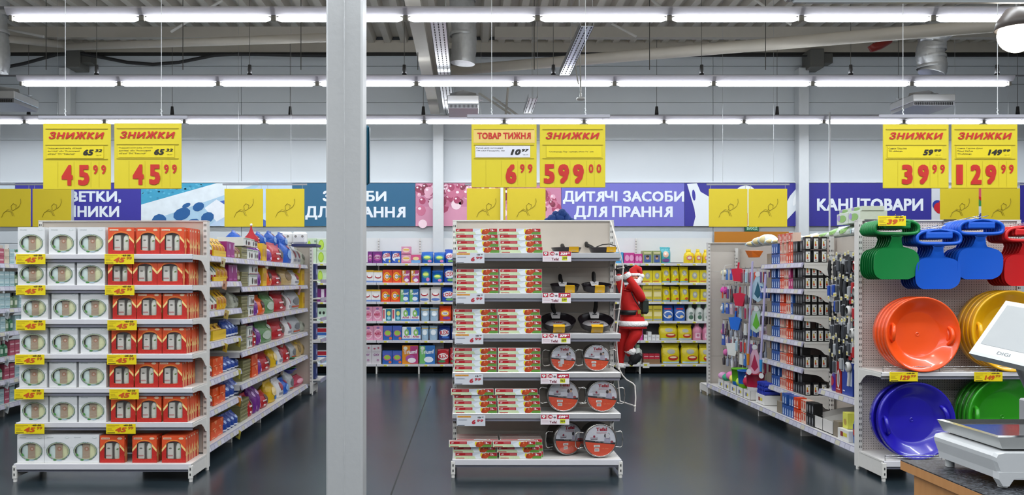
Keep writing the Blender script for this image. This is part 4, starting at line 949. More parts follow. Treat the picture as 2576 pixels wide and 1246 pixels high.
# ------------------------------------------------------------------ sledges and saucer sleds
def sledge_meshes(hexc):
    m = MB(); c = mat(hexc, .38, noise=.02); zs = [i * .44 * .56 / 16 for i in range(17)]
    def half(z):      # paddle half width
        k = (z - .118) / .125
        return .172 * max(0.0, 1 - abs(k) ** 3.2) ** (1 / 3.2)
    rows_ = []; NX = 14
    for i in range(19):
        z = .000 + .236 * (1 - math.cos(PI * i / 18)) / 2; hw = max(half(z), .055 if z > .18 else .02)
        rows_.append([(hw * s, -.012 + .030 * (1 - (s * hw / .172) ** 2) - .012 * (z / .24) ** 2 * 1.0, z) for s in [-1 + 2 * j / NX for j in range(NX + 1)]])
    for i in range(1, 9):
        f = i / 8; z = .236 + .105 * f; hw = .055 + (.036 - .055) * math.sin(f * PI / 2) + .05 * max(0, f - .75) * 4 * .4 + .025 * max(0, .35 - f)
        rows_.append([(hw * s, .006 - .02 * f - .006 * abs(s) ** 3, z) for s in [-1 + 2 * j / NX for j in range(NX + 1)]])
    vs = [p for r in rows_ for p in r]; fs = []
    W_ = NX + 1
    for i in range(len(rows_) - 1):
        for j in range(NX): fs.append((i * W_ + j, i * W_ + j + 1, (i + 1) * W_ + j + 1, (i + 1) * W_ + j))
    n = len(vs); back = [(x, y + .004, z) for x, y, z in vs]; m.add(vs + back, fs + [tuple(a + n for a in f[::-1]) for f in fs], c, True)
    e = []
    for i in range(len(rows_) - 1):
        a, b = i * W_, (i + 1) * W_; e += [(a, b, b + n, a + n), (a + NX, a + NX + n, b + NX + n, b + NX)]
    e.append((0, n, n + NX, NX)); m.add(vs + back, e, c)
    paddle = m.mesh('paddle')
    # handle loop with the grip bar and a crest
    h = MB(); path = []
    for i in range(33):
        a = 2 * PI * i / 32; path.append((.165 * math.copysign(abs(math.cos(a)) ** .55, math.cos(a)), -.016, .395 + .05 * math.copysign(abs(math.sin(a)) ** .7, math.sin(a)) - .012 * abs(math.cos(a)) ** 2))
    h.tube(path, .014, 8, c, caps=False)
    h.prism([(-.035, .33), (.035, .33), (.07, .36), (.035, .352), (-.035, .352), (-.07, .36)], -.022, -.008, c)
    loop = h.mesh('handle_loop')
    g = MB().box(-.1, -.034, .384, .1, -.006, .432, c, c=.008).tube([(-.1, -.02, .43), (-.05, -.024, .446), (0, -.026, .452), (.05, -.024, .446), (.1, -.02, .43)], .010, 6, c)
    grip = g.mesh('grip')
    return paddle, loop, grip
sl = {k: sledge_meshes(h) for k, h in (('green', '0e7a3a'), ('blue', '1458c8'), ('red', 'c81c20'))}
for word, c, px, py, n_, desc in (('green', 'green', 2252, 703, 7, 'leftmost stack'), ('blue', 'blue', 2357, 728, 7, 'lower blue stack'), ('blue', 'blue', 2463, 703, 7, 'upper blue stack'), ('red', 'red', 2580, 720, 7, 'stack cut by the right edge')):
    D = 6.16; s = .97
    for q in range(n_):
        t = thing('sledge', '%s plastic shovel sledge, %s in the %s' % (word, 'frontmost' if q == 0 else ORD[q] + ' back', desc), 'sledge', P(px, py, D) + Vector((0, q * .035, 0)), (0.02, 0, 0), 'shovel sledges, %s' % desc)
        t.scale = (s, 1, s)
        obj('paddle', sl[c][0], t); obj('handle_loop', sl[c][1], t); obj('grip', sl[c][2], t)
    cx = X(px, D); zt = Z(py, D) + .43
    tag(MB().tube([(cx - .03, 6.54, zt + .015), (cx - .03, D - .06, zt + .035), (cx - .03, D - .065, zt + .045)], .0028, 6, CHROME).tube([(cx + .03, 6.54, zt + .015), (cx + .03, D - .06, zt + .035)], .0028, 6, CHROME).box(cx - .05, 6.53, zt - .0, cx + .05, 6.538, zt + .04, CHROME).build('peg_hook'),
        'chrome peg holding the sledges, %s' % desc, 'hook', 'pegs of the sledges')
def saucer_mesh(hexc):
    c = mat(hexc, .22, noise=.02, coat=.4); R = .283
    b = MB().lathe([(.001, .085), (.05, .084), (.165, .085), (.175, .081), (.2, .062), (.245, .026), (.27, .003), (.278, 0), (R, .004), (R, .012), (.280, .052), (.276, .052), (.272, .012), (.245, .034), (.2, .07), (.168, .092), (.001, .092)], 56, c, 'y')
    b.lathe([(.016, .083), (.012, .079), (.008, .083)], 16, c, 'y')
    h = MB(); 
    pts = []
    for i in range(9):
        a = -.30 + .60 * i / 8; rr = .222; k = math.sin(PI * i / 8) ** .5
        pts.append((-rr * math.cos(a), .044 - .044 * k, rr * math.sin(a)))
    h.tube(pts, [.016 if 0 < i < 8 else .012 for i in range(9)], 8, c)
    d = MB().add([(-.195, .038, -.055), (-.172, .046, -.055), (-.172, .046, .055), (-.195, .038, .055)], [(0, 1, 2, 3)], mat(hexc, .5, noise=.3, scale=80))
    return b.mesh('dish'), h.mesh('grab_handle')
sau = {k: saucer_mesh(h) for k, h in (('orange', 'f0541a'), ('yellow', 'eab013'), ('blue', '2219a8'), ('green', '2f9a1c'))}
for c, px, py, rp, D, n_, sp, rot, yaw, zs in (('orange', 2323, 828, 95, 6.17, 4, .052, .06, 0, RS[0]), ('yellow', 2549, 822, 103, 6.18, 4, .055, -.05, 0, RS[0]), ('blue', 2308, 1043, 97, 6.2, 2, .10, -.18, .0, RS[1]), ('green', 2541, 1046, 104, 6.2, 4, .055, .03, 0, RS[1])):
    R = rp / F * D; sc_ = R / .283
    for q in range(n_):
        x = X(px, D); 
        t = thing('saucer_sled', '%s round saucer sled, %s' % (c, 'frontmost of its stack' if q == 0 else ORD[q] + ' back in its stack'), 'saucer sled', (x, D + q * sp, zs + R + .002), (-.03 if c != 'blue' else -.05, rot, yaw), '%s saucer sleds on the right display' % c)
        t.scale = (sc_, sc_, sc_)
        obj('dish', sau[c][0], t); obj('grab_handle', sau[c][1], t); obj('grab_handle', sau[c][1], t, rot=(0, PI, 0))
for i, z in enumerate(RS):
    word = ('middle', 'bottom')[i]; t = thing('wire_fence', 'chrome wire fence along the front of the %s shelf with sleds' % word, 'shelf fence', (3.055 + .01, 6.15 + (.035 if i == 0 else .005), z + .001), group='wire fences before the sleds')
    for k in (.008, .024, .042): MB().cyl((0, 0, k), (1.25, 0, k), .0022, n=6, m=CHROME).build('wire', t)
    for x in (.002, .42, .84, 1.245): MB().cyl((x, 0, 0), (x, 0, .044), .0026, n=6, m=CHROME).build('post', t)

# ------------------------------------------------------------------ counter and scale in the foreground
WD = None
def wood():
    m = bpy.data.materials.new('beech_laminate'); m.use_nodes = True; nt = m.node_tree; b = nt.nodes['Principled BSDF']; b.inputs['Roughness'].default_value = .4
    tc = nt.nodes.new('ShaderNodeTexCoord'); mp = nt.nodes.new('ShaderNodeMapping'); mp.inputs['Scale'].default_value = (14, 14, 1.2); n = nt.nodes.new('ShaderNodeTexNoise'); n.inputs['Scale'].default_value = 3; n.inputs['Detail'].default_value = 4
    r = nt.nodes.new('ShaderNodeValToRGB'); r.color_ramp.elements[0].color = lin('a87545'); r.color_ramp.elements[1].color = lin('bf8c5a')
    L = nt.links.new; L(tc.outputs['Object'], mp.inputs[0]); L(mp.outputs[0], n.inputs[0]); L(n.outputs['Fac'], r.inputs[0]); L(r.outputs[0], b.inputs['Base Color']); return m
def granite():
    m = bpy.data.materials.new('dark_granite_laminate'); m.use_nodes = True; nt = m.node_tree; b = nt.nodes['Principled BSDF']; b.inputs['Roughness'].default_value = .45
    tc = nt.nodes.new('ShaderNodeTexCoord'); n = nt.nodes.new('ShaderNodeTexNoise'); n.inputs['Scale'].default_value = 75; n.inputs['Detail'].default_value = 4; n.inputs['Distortion'].default_value = 1.2
    r = nt.nodes.new('ShaderNodeValToRGB'); e = r.color_ramp.elements; e[0].position = .44; e[0].color = lin('16181c'); e[1].position = .74; e[1].color = lin('5c626a')
    L = nt.links.new; L(tc.outputs['Object'], n.inputs[0]); L(n.outputs['Fac'], r.inputs[0]); L(r.outputs[0], b.inputs['Base Color']); return m
WD = wood(); GR = granite(); CZ = .85; cx0 = 1.52
t = thing('counter_cabinet', 'beech cabinet with dark speckled worktop in the lower right corner', 'cabinet', (cx0, 2.94, 0))
MB().box(0, -1.9, CZ - .001 - .003, 1.5, 0, CZ, GR).build('worktop', t)
MB().box(-.001, -1.9, CZ - .034, 1.5, .0, CZ - .004, WD).build('worktop_edge', t)
MB().box(.035, -1.86, .08, 1.46, -.05, CZ - .034, WD).build('carcass', t)
MB().box(.05, -1.8, 0, 1.4, -.08, .08, mat('2a2a2c')).build('plinth', t)
for k in range(4):
    y1 = -.055 - k * .40; d = MB().box(.017, y1 - .395, .1, .034, y1, CZ - .037, WD, c=.002).build('door', t)
    yy = y1 - .33 if k % 2 == 0 else y1 - .06
    if k == 0: yy = y1 - .285
    MB().tube([(.017, yy, .74), (-.008, yy, .742), (-.012, yy, .73), (-.012, yy - .0, .62), (-.008, yy, .61), (.017, yy, .61)], .005, 8, CHROME).build('handle', d)
t = thing('shop_scale', 'white electronic shop scale with steel tray on the counter', 'scale', (1.6, 2.86, CZ + .001))
wp = named('scale_white_plastic', mat('c9cccf', .3, noise=.02))
b = MB(); L_, Wd = .34, .42
pro = [(.004, .028), (.0, .05), (-.012, .085), (-.014, .098), (-.008, .108), (.012, .112), (Wd - .012, .112), (Wd + .008, .108), (Wd + .014, .098), (Wd, .028)]
vs = []
for j, y in enumerate((0, -.012, -L_ + .012, -L_)):
    k = 0 if j in (1, 2) else 1
    for x, z in pro: vs.append((Wd / 2 + (x - Wd / 2) * (1 - .03 * k), y, z - (.004 * k if z > .08 else 0) + (-.0 if j != 3 else .0)))
n_ = len(pro); fs = [tuple(range(n_ - 1, -1, -1)), tuple(range(3 * n_, 4 * n_))]
for j in range(3):
    for i in range(n_): fs.append((j * n_ + i, j * n_ + (i + 1) % n_, (j + 1) * n_ + (i + 1) % n_, (j + 1) * n_ + i))
b.add(vs, [f[::-1] for f in fs], wp)
b.prism([(.0, .028), (.012, .008), (.03, .008), (.045, .03), (.2, .04), (Wd / 2, .04), (Wd - .045, .03), (Wd - .03, .008), (Wd - .012, .008), (Wd, .028), (Wd, .05), (0, .05)], -L_ - .001, -L_ + .03, wp)
b.build('body', t)
MB().box(.03, -L_ + .03, .1125, Wd - .03, -.03, .118, mat('55585a', .5)).build('deck_plate', t)
for fx, fy in ((.03, -.03), (Wd - .03, -.03), (.03, -L_ + .03), (Wd - .03, -L_ + .03)): MB().cyl((fx, fy, 0), (fx, fy, .03), .014, n=12, m=mat('b9bcbd', .3)).build('rubber_foot', t)
tr = MB(); z0, z1 = .118, .155
ti = mat('b0b0ae', .12, 1.0, noise=.03)
o4 = [(.0, -L_ + .006), (Wd, -L_ + .006), (Wd, -.006), (.0, -.006)]; q4 = [(.012, -L_ + .022), (Wd - .012, -L_ + .022), (Wd - .012, -.02), (.012, -.02)]
lw = [(.018, -L_ + .012), (Wd - .018, -L_ + .012), (Wd - .018, -.012), (.018, -.012)]
for i in range(4):
    j = (i + 1) % 4; a, b_, c_, d_ = o4[i], o4[j], lw[j], lw[i]
    tr.quad((*d_, z0), (*c_, z0), (*b_, z1), (*a, z1), mat('c3c5c4', .35, .5, noise=.03)); tr.quad((*a, z1), (*b_, z1), (*q4[j], z1 + .003), (*q4[i], z1 + .003), CHROME); tr.quad((*q4[i], z1 + .003), (*q4[j], z1 + .003), (*q4[j], z1 - .006), (*q4[i], z1 - .006), ti)
tr.quad((*q4[0], z1 - .006), (*q4[1], z1 - .006), (*q4[2], z1 - .006), (*q4[3], z1 - .006), ti)
tr.build('weighing_tray', t)
# display head on its pole
hp = MB()
TL, BL, BR = Vector(P(2530, 757, 2.80)), Vector(P(2437, 889, 2.68)), Vector(P(2543, 914, 2.56))
u = (BR - BL); v_ = (TL - BL); nrm = u.cross(v_).normalized(); TR = TL + u * 1.05
def hd(a, b, c): return BL + u * a + v_ * b + nrm * c
q0 = [hd(0, 0, 0), hd(1.5, 0, 0), hd(1.5, 1, 0), hd(0, 1, 0)]; org = Vector(t.location)
q1 = [hd(.07, .05, -.035), hd(1.43, .05, -.035), hd(1.43, .95, -.035), hd(.07, .95, -.035)]; q2 = [hd(.04, .03, .006), hd(1.46, .03, .006), hd(1.46, .97, .006), hd(.04, .97, .006)]
vv = [p - org for p in q1 + q0 + q2]
hp.add(vv, [(3, 2, 1, 0), (8, 9, 10, 11)] + [(r_ * 4 + i, r_ * 4 + (i + 1) % 4, r_ * 4 + 4 + (i + 1) % 4, r_ * 4 + 4 + i) for r_ in (0, 1) for i in range(4)], mat('dfe3e4', .3, noise=.02))
hp.build('display_head', t)
sc2 = MB(); sc2.add([hd(.14, .17, .007) - org, hd(1.36, .17, .007) - org, hd(1.36, .9, .007) - org, hd(.14, .9, .007) - org], [(0, 1, 2, 3)], mat('a2a6a9', .18, noise=.05, coat=.6)); sc2.build('screen', t)
m2 = MB(); vs2, fs2 = text2d('DIGI', .02)
m2.add([hd(.62 + a * .3, .06 + b * .05, .0075) - org for a, b, _ in vs2], fs2, mat('8a8f93')); m2.build('badge', t)
p0 = P(2578, 1000, 2.9) - org
MB().box(p0.x - .03, -.02 - .0, .02, p0.x + .05, .03, p0.z, mat('9a9ba0', .35), c=.006).build('pole', t)
MB().tube([(p0.x + .01, .0, p0.z - .01), tuple(hd(.75, .3, -.03) - org)], .016, 8, mat('9a9ba0', .35)).build('neck', t)

# ------------------------------------------------------------------ merchandise: one mesh of each kind, copies at their own size
def half_w(z): return .5 * (1 - .10 * math.exp(-((z - .86) / .07) ** 2) - .05 * (1 - min(1, z / .12)))
def half_d(z): return .5 * (.85 + .15 * min(1, z / .1)) if z < .45 else .5 * max(.06, 1 - ((z - .45) / .5) ** 1.7)
def bag_front(x, z):
    z = max(0, min(1, z)); wv = half_w(z); k = min(1, abs(x) / wv)
    return .5 - half_d(z) * (1 - k ** 2.6) ** (1 / 2.6)
_proto = {}
PRINT = {}
def style(key, name, desc, cat, base, ops): PRINT[key] = (name, desc, cat, base, ops)
def proto(key, kind):
    k = (key, kind)
    if k in _proto: return _proto[k]
    name, desc, cat, base, ops = PRINT[key]
    m = MB(); pr = None; y0 = 0.0
    c = mat(base, .38 if kind == 'box' else .3, noise=.08, scale=5, bump=(.0 if kind == 'box' else .7))
    if kind in ('box', 'carton'):
        m.box(-.5, 0, 0, .5, 1, 1, c, c=.006)
    elif kind == 'bag':
        rg = random.Random(hash(key) % 1000 if False else sum(map(ord, key))); Zs = [0, .06, .18, .35, .5, .65, .78, .88, .94, 1.0]; N = 20; vs = []
        for z in Zs:
            for i in range(N):
                a = 2 * PI * i / N; ca, sa = math.cos(a), math.sin(a); e = 2 / 2.6
                j = 1 + rg.uniform(-.03, .012)
                vs.append((half_w(z) * math.copysign(abs(ca) ** e, ca) * j, .5 + half_d(z) * math.copysign(abs(sa) ** e, sa) * j, z + (rg.uniform(-.03, .03) if z == 1 else 0) - (.02 * abs(ca) if .6 < z < .95 else 0)))
        fs = [tuple(range(N - 1, -1, -1)), tuple(range((len(Zs) - 1) * N, len(Zs) * N))]
        for r in range(len(Zs) - 1):
            for i in range(N): fs.append((r * N + i, r * N + (i + 1) % N, (r + 1) * N + (i + 1) % N, (r + 1) * N + i))
        m.add(vs, fs, c, True); pr = bag_front; y0 = -.004
    elif kind == 'bottle':       # detergent bottle with a handle hole and cap
        m.lathe([(.42, 0), (.48, .03), (.48, .5), (.42, .66), (.25, .80), (.20, .84), (.001, .841)], 14, c, c=(0, .5, 0), sy=.95)
        m.tube([(.30, .5, .74), (.47, .5, .66), (.5, .5, .5), (.46, .5, .36)], [.05, .06, .06, .05], 6, c)
        m.lathe([(.24, .83), (.24, .98), (.2, 1.0), (.001, 1.0)], 10, mat(ops[0][1], .35), c=(0, .5, 0)); ops = ops[1:]
        pr = lambda x, z: .5 - .456 * math.sqrt(max(0, 1 - (x / .48) ** 2)); y0 = -.015
    elif kind == 'roundbottle':
        m.lathe([(.4, 0), (.46, .03), (.46, .6), (.38, .7), (.18, .78), (.16, .82), (.001, .821)], 12, c, c=(0, .5, 0))
        m.lathe([(.2, .81), (.2, .98), (.17, 1.0), (.001, 1.0)], 10, mat(ops[0][1], .35), c=(0, .5, 0)); ops = ops[1:]
        pr = lambda x, z: .5 - .46 * math.sqrt(max(0, 1 - (x / .46) ** 2)); y0 = -.015
    elif kind == 'sack':         # slumped pillow bag
        m.sphere((0, .5, .5), .5, c, 16, sx=1.0, sy=.95, sz=1.0); pr = lambda x, z: .5 - .47 * math.sqrt(max(0, 1 - (x / .5) ** 2 - ((z - .5) / .5) ** 2)); y0 = -.03
    y = y0 - (.006 if pr is None else .0)
    for op in ops:
        t = op[0]; y -= (.004 if pr is None else .006)
        cc = mat(op[-1] if isinstance(op[-1], str) and t != 'txt' else op[6] if t == 'txt' else op[-1], .35, noise=.0)
        if t == 'ell': m.ell(op[1], op[2], op[3], op[4], y, cc, 14, proj=pr)
        elif t == 'rect': m.rect(op[1], op[2], op[3], op[4], y, cc, proj=pr)
        elif t == 'txt': m.text(op[1], op[2], op[3], op[4], op[5], y - .004, cc, off=.03, proj=pr, tilt=(op[7] if len(op) > 7 else 0))
        elif t == 'tri': m.flat(op[1], y, cc, proj=pr)
        elif t == 'side':        # print on the left side face
            a, b, c_, d = op[1:5]; m.add([(-.503, d_, z_) for d_, z_ in ((c_, b), (a, b), (a, d), (c_, d))], [(0, 1, 2, 3)], cc)
            m.add([(.503, d_, z_) for d_, z_ in ((a, b), (c_, b), (c_, d), (a, d))], [(0, 1, 2, 3)], cc)
    _proto[k] = m.mesh(name); return _proto[k]
S = style
S('savex', 'detergent_box', 'purple washing powder box', 'box', '72257e', [('ell', 0, .5, .42, .3, 'b4479e'), ('ell', 0, .52, .36, .16, 'e9c8e2'), ('txt', 'Savex', -.4, .42, .4, .68, '8a1f6c')])
S('losk', 'detergent_box', 'blue washing powder box with red wordmark', 'box', '1b4bb0', [('ell', -.05, .5, .44, .36, 'e4e8f2'), ('ell', .1, .25, .3, .14, '2c68c8'), ('txt', 'LOSK', -.42, .5, .36, .8, 'c8202e', .12), ('ell', .28, .18, .1, .12, 'e8c63c')])
S('pinky', 'detergent_box', 'pink washing powder box', 'box', 'dd93b4', [('ell', 0, .55, .38, .3, 'f2d6c6'), ('rect', -.3, .5, .3, .66, 'e3b63c'), ('rect', -.45, .04, .45, .14, 'b8567e')])
S('pinkblue', 'detergent_box', 'pink and blue washing powder box', 'box', 'd84f86', [('rect', -.49, .02, .49, .38, '6ba3d8'), ('ell', 0, .55, .34, .2, 'f0d7a0')])
S('bluegreen', 'detergent_bag', 'blue washing powder bag with green emblem', 'bag', '1d5fb4', [('ell', 0, .5, .34, .22, '4aa08e'), ('ell', 0, .52, .26, .12, 'c9d860'), ('ell', .2, .2, .16, .12, 'd684b8')])
S('loskbag', 'detergent_bag', 'blue washing powder bag with red wordmark', 'bag', '1a49ac', [('ell', 0, .5, .42, .24, 'e2e8f4'), ('txt', 'LOSK', -.4, .4, .4, .64, 'c8202e', .12), ('ell', .1, .16, .3, .09, '6fb05a')])
S('oval', 'detergent_box', 'white washing powder box with red oval', 'box', 'e9e7e6', [('rect', -.5, .86, .5, 1, 'e4b62a'), ('ell', 0, .5, .36, .16, 'b02836'), ('ell', 0, .55, .3, .11, 'f2eeee'), ('rect', -.5, .02, .5, .16, '6f8cc8')])
S('ovalbag', 'detergent_bag', 'white washing powder bag with red oval', 'bag', 'e6e4e4', [('ell', 0, .52, .34, .12, 'b02836'), ('ell', 0, .57, .26, .09, 'f2eeee'), ('ell', 0, .16, .4, .1, '5a7cc0')])
S('orange', 'detergent_box', 'orange washing powder box with ring emblem', 'box', 'e2481a', [('ell', -.05, .48, .36, .34, 'f2b21c'), ('ell', -.05, .48, .26, .24, 'e65a1e'), ('ell', -.05, .48, .2, .17, 'f6f2ea'), ('txt', 'TIDE', -.2, .42, .12, .54, '1d3d8f'), ('rect', .15, .4, .44, .56, '5c8f6a')])
S('orangebag', 'detergent_bag', 'orange washing powder bag with ring emblem', 'bag', 'd9421a', [('ell', -.02, .5, .34, .2, 'f2b21c'), ('ell', -.02, .5, .24, .12, 'f2e8e0'), ('ell', .1, .2, .3, .1, '7c3a9a'), ('txt', 'TIDE', -.18, .45, .14, .56, '1d3d8f')])
S('triy', 'detergent_box', 'yellow and magenta washing powder box', 'box', 'd98a1e', [('rect', 0, .02, .49, .98, 'b03a78'), ('ell', 0, .3, .3, .2, 'a9549a'), ('ell', .1, .2, .26, .14, 'e9e4ec'), ('txt', 'Triumf', -.42, .55, .44, .76, 'f0f0fa', .06), ('ell', -.3, .86, .13, .1, 'e9e2cc')])
S('trib', 'detergent_box', 'green and blue washing powder box', 'box', '2f6fb6', [('rect', -.49, .02, -.12, .98, '6db46a'), ('ell', .1, .24, .3, .16, 'dfe8f4'), ('txt', 'Triumf', -.42, .55, .44, .76, 'eef2fa', .06), ('ell', -.3, .86, .13, .1, 'd8e6d0')])
S('maks', 'detergent_box', 'pink washing powder box with round emblem', 'box', 'd993b2', [('ell', 0, .45, .42, .36, 'efc3d4'), ('ell', 0, .45, .32, .26, 'de8fae'), ('txt', 'МАКС', -.36, .36, .36, .56, 'b02848', .08), ('ell', 0, .86, .16, .08, '8f6aa8')])
S('galina', 'detergent_box', 'white and teal washing powder box', 'box', 'e4e6e6', [('rect', -.12, .02, .49, .98, '1f7f98'), ('ell', .2, .62, .2, .2, 'dce08a'), ('ell', .2, .24, .2, .14, '9fd0e0'), ('rect', -.42, .2, -.25, .9, 'c85060')])
S('flower', 'detergent_box', 'blue and white washing powder box with green flower', 'box', 'e2e9f2', [('rect', 0, .4, .49, .98, '2f74c4'), ('ell', 0, .58, .26, .26, '8fc46a'), ('ell', 0, .58, .1, .1, 'f0f4f0'), ('txt', 'Ariel', -.36, .2, .34, .36, 'c04068'), ('rect', -.49, .02, .49, .12, '2f74c4')])
S('mouse', 'detergent_box', 'blue and magenta washing powder box with green emblem', 'box', '2b5fae', [('rect', -.49, .64, .49, .98, '4c63b8'), ('ell', 0, .48, .4, .22, 'c8579c'), ('ell', 0, .5, .32, .17, '9cc24a'), ('ell', .3, .14, .16, .1, 'd86a3a')])
S('whorange', 'detergent_bag', 'white and orange powder bag', 'bag', '9fbcd4', [('tri', [(-.46, .04), (.44, .04), (-.46, .28)], 'd2561e'), ('ell', .0, .55, .3, .2, 'dfe8ef'), ('rect', -.42, .8, .42, .86, 'd8b050')])
S('rex', 'detergent_bag', 'dark blue powder bag with red wordmark', 'bag', '1c2f74', [('ell', 0, .5, .4, .24, 'd8dce6'), ('txt', 'REX', -.34, .4, .34, .66, 'c02036', .1), ('ell', .1, .2, .3, .08, '2f62b8')])
S('rexr', 'detergent_bag', 'red powder bag with white wordmark patch', 'bag', 'b01e2a', [('ell', 0, .5, .42, .22, 'e2dcdc'), ('txt', 'REX', -.34, .4, .34, .64, 'c02036', .1), ('ell', -.1, .18, .3, .08, '3f8c5a')])
S('oxy', 'detergent_box', 'tall white box with pink specks', 'box', 'cfcad0', [('rect', -.4, .62, .4, .64, 'a9a2ae'), ('txt', 'OXY', -.3, .42, .3, .54, '8a4a86'), ('ell', -.2, .8, .12, .04, 'b05a70'), ('ell', .2, .84, .1, .05, 'b05a70'), ('ell', .15, .2, .14, .06, 'b08aa8')])
S('babybox', 'detergent_box', 'olive green box with a portrait photo', 'box', '9aa56c', [('rect', -.38, .06, .38, .66, '5c6f9a'), ('ell', 0, .44, .16, .17, 'cfa287'), ('ell', 0, .54, .17, .09, '3a2c22'), ('ell', 0, .18, .3, .12, '3c5aa0'), ('rect', -.38, .75, .38, .88, 'd8d2a8')])
S('tealbag', 'detergent_bag', 'teal baby powder bag with pink figure', 'bag', '3fa3ae', [('ell', 0, .55, .26, .2, 'e8b8a0'), ('ell', -.05, .58, .1, .06, 'f2e8e0'), ('ell', 0, .18, .36, .12, '70488a')])
S('bluepk', 'napkin_pack', 'light blue wrapped pack', 'pack', '3f9ad0', [('ell', 0, .5, .3, .3, '9fd2ee')])
S('magpk', 'napkin_pack', 'magenta wrapped pack', 'pack', 'c8388f', [('ell', -.2, .5, .2, .3, 'e7a0cc'), ('ell', .22, .5, .2, .3, 'e7a0cc')])
S('ybottle', 'detergent_bottle', 'yellow detergent bottle', 'bottle', 'e8c91c', [('cap', 'ecd02a'), ('ell', 0, .38, .28, .16, 'd8607a'), ('ell', 0, .38, .2, .1, 'eadcc0')])
S('wbottle', 'detergent_bottle', 'white detergent bottle with green cap', 'bottle', 'dde2de', [('cap', '9cc29c'), ('ell', 0, .22, .26, .13, '4a6a58'), ('ell', 0, .46, .2, .08, '8a9a94')])
S('pbottle', 'detergent_bottle', 'pink detergent bottle with handle', 'bottle', 'dc8fae', [('cap', 'd884a8'), ('rect', -.25, .12, .25, .42, 'e8c4d2'), ('ell', 0, .28, .14, .08, 'b86a8c')])
S('ybox', 'detergent_box', 'yellow washing powder box with grey emblem', 'box', 'd9c71c', [('ell', 0, .56, .26, .26, 'a3a59c'), ('rect', -.45, .06, .2, .16, 'c8763a'), ('ell', 0, .6, .14, .12, 'c9cac0')])
S('ybag', 'detergent_bag', 'yellow washing powder bag with grey emblem', 'bag', 'ddcb18', [('ell', 0, .6, .24, .17, 'a0a29c'), ('ell', 0, .62, .12, .08, 'c9cbc2'), ('ell', .16, .2, .2, .07, 'c8502a'), ('rect', -.44, .02, .44, .1, '7cb0d0')])
S('ybox2', 'detergent_box', 'yellow box with pale label', 'box', 'cdbb3a', [('rect', -.4, .3, .4, .6, 'e3d79a'), ('rect', -.4, .7, .4, .78, '9a8c3a'), ('rect', -.45, .04, .45, .14, '8a9ab0')])
S('bluering', 'detergent_bag', 'blue powder bag with white ring', 'bag', '2a5fb2', [('ell', 0, .4, .4, .24, 'e8ecf4'), ('ell', 0, .4, .3, .17, '3a6cba'), ('ell', .12, .28, .16, .09, 'e0c8a0'), ('rect', -.3, .72, .3, .8, 'c83a4a')])
S('ysack', 'detergent_bag', 'large yellow powder bag lying slumped', 'bag', 'dcc91a', [('ell', 0, .62, .22, .12, 'b0b2a8'), ('ell', .1, .3, .28, .13, 'b8321e'), ('ell', .1, .34, .2, .05, 'f0d8b0'), ('rect', -.44, .03, .44, .12, 'a9cbe0')])
S('wcart', 'small_carton', 'small white carton', 'box', 'd9dada', [('rect', -.3, .4, .3, .55, 'b4b8bc')])
S('redpk', 'small_pack', 'small red wrapped pack', 'pack', 'b8283c', [('rect', -.4, .4, .4, .6, 'dca0a8')])
S('brtray', 'cardboard_tray', 'brown cardboard tray', 'tray', '8a6a4e', [])
S('greenpk', 'tissue_pack', 'pale green pack with a lime slice', 'pack', 'c9ddc2', [('ell', -.2, .5, .2, .42, 'a6cf2e'), ('ell', -.2, .5, .15, .32, 'bfe05a'), ('ell', .34, .88, .04, .05, '6a8a78'), ('ell', .44, .88, .04, .05, '6a8a78')])
S('purpk', 'tissue_pack', 'purple pack with a white stripe', 'pack', '6a1f6a', [('rect', -.12, .04, .14, .96, 'ddd2e0')])
S('panda', 'tissue_pack', 'green pack with dark round patches', 'pack', 'bcd6c4', [('ell', -.22, .62, .1, .12, '222a26'), ('ell', .1, .62, .1, .12, '222a26'), ('rect', -.3, .1, .2, .28, '3a7a58')])
S('blured', 'tissue_pack', 'blue and white pack with red top', 'pack', 'dfe6ee', [('rect', -.49, .66, .49, .96, 'b02434'), ('rect', -.49, .4, .49, .62, '3464b0'), ('ell', 0, .2, .36, .1, '8fc0dc')])
S('navypk', 'tissue_pack', 'navy wrapped pack', 'pack', '27366e', [('ell', 0, .5, .3, .2, '8f9cc8')])
# aisle goods
S('wcard', 'pet_food_pouch', 'white and red pouch card', 'pouch', 'd9dbd2', [('rect', -.3, .08, .44, .34, '9a2c2c'), ('ell', 0, .66, .26, .18, '5a6a58'), ('ell', 0, .68, .12, .1, 'c8cfc0')])
S('yellowp', 'pet_food_pouch', 'yellow pouch', 'pouch', 'd6a81a', [('rect', -.3, .3, .34, .62, 'b8762a'), ('ell', 0, .8, .2, .1, '6f3a1a'), ('ell', .1, .2, .1, .06, 'eed27a')])
S('ytray', 'pouch_tray', 'yellow cardboard pouch tray', 'tray', 'd9b312', [('tri', [(-.1, .5), (.5, .5), (.5, .8)], 'c49f10')])
S('magentab', 'pet_food_box', 'magenta box', 'box', '8e1c74', [('ell', .3, .7, .14, .2, 'c8a0c8'), ('rect', -.4, .08, .3, .16, 'b458a0')])
S('brownp', 'pet_food_pouch', 'brown and red pouch', 'pouch', '94784e', [('ell', 0, .6, .3, .2, '6a2a22'), ('rect', -.3, .1, .3, .3, 'c0b8a0')])
S('olivec', 'can_tray', 'olive tray of cans', 'tray', '7d7a50', [('rect', -.5, .55, .5, .6, '4c4a30'), ('rect', -.5, .3, .5, .35, 'b7b48a'), ('rect', -.5, .8, .5, .86, 'b7b48a')])
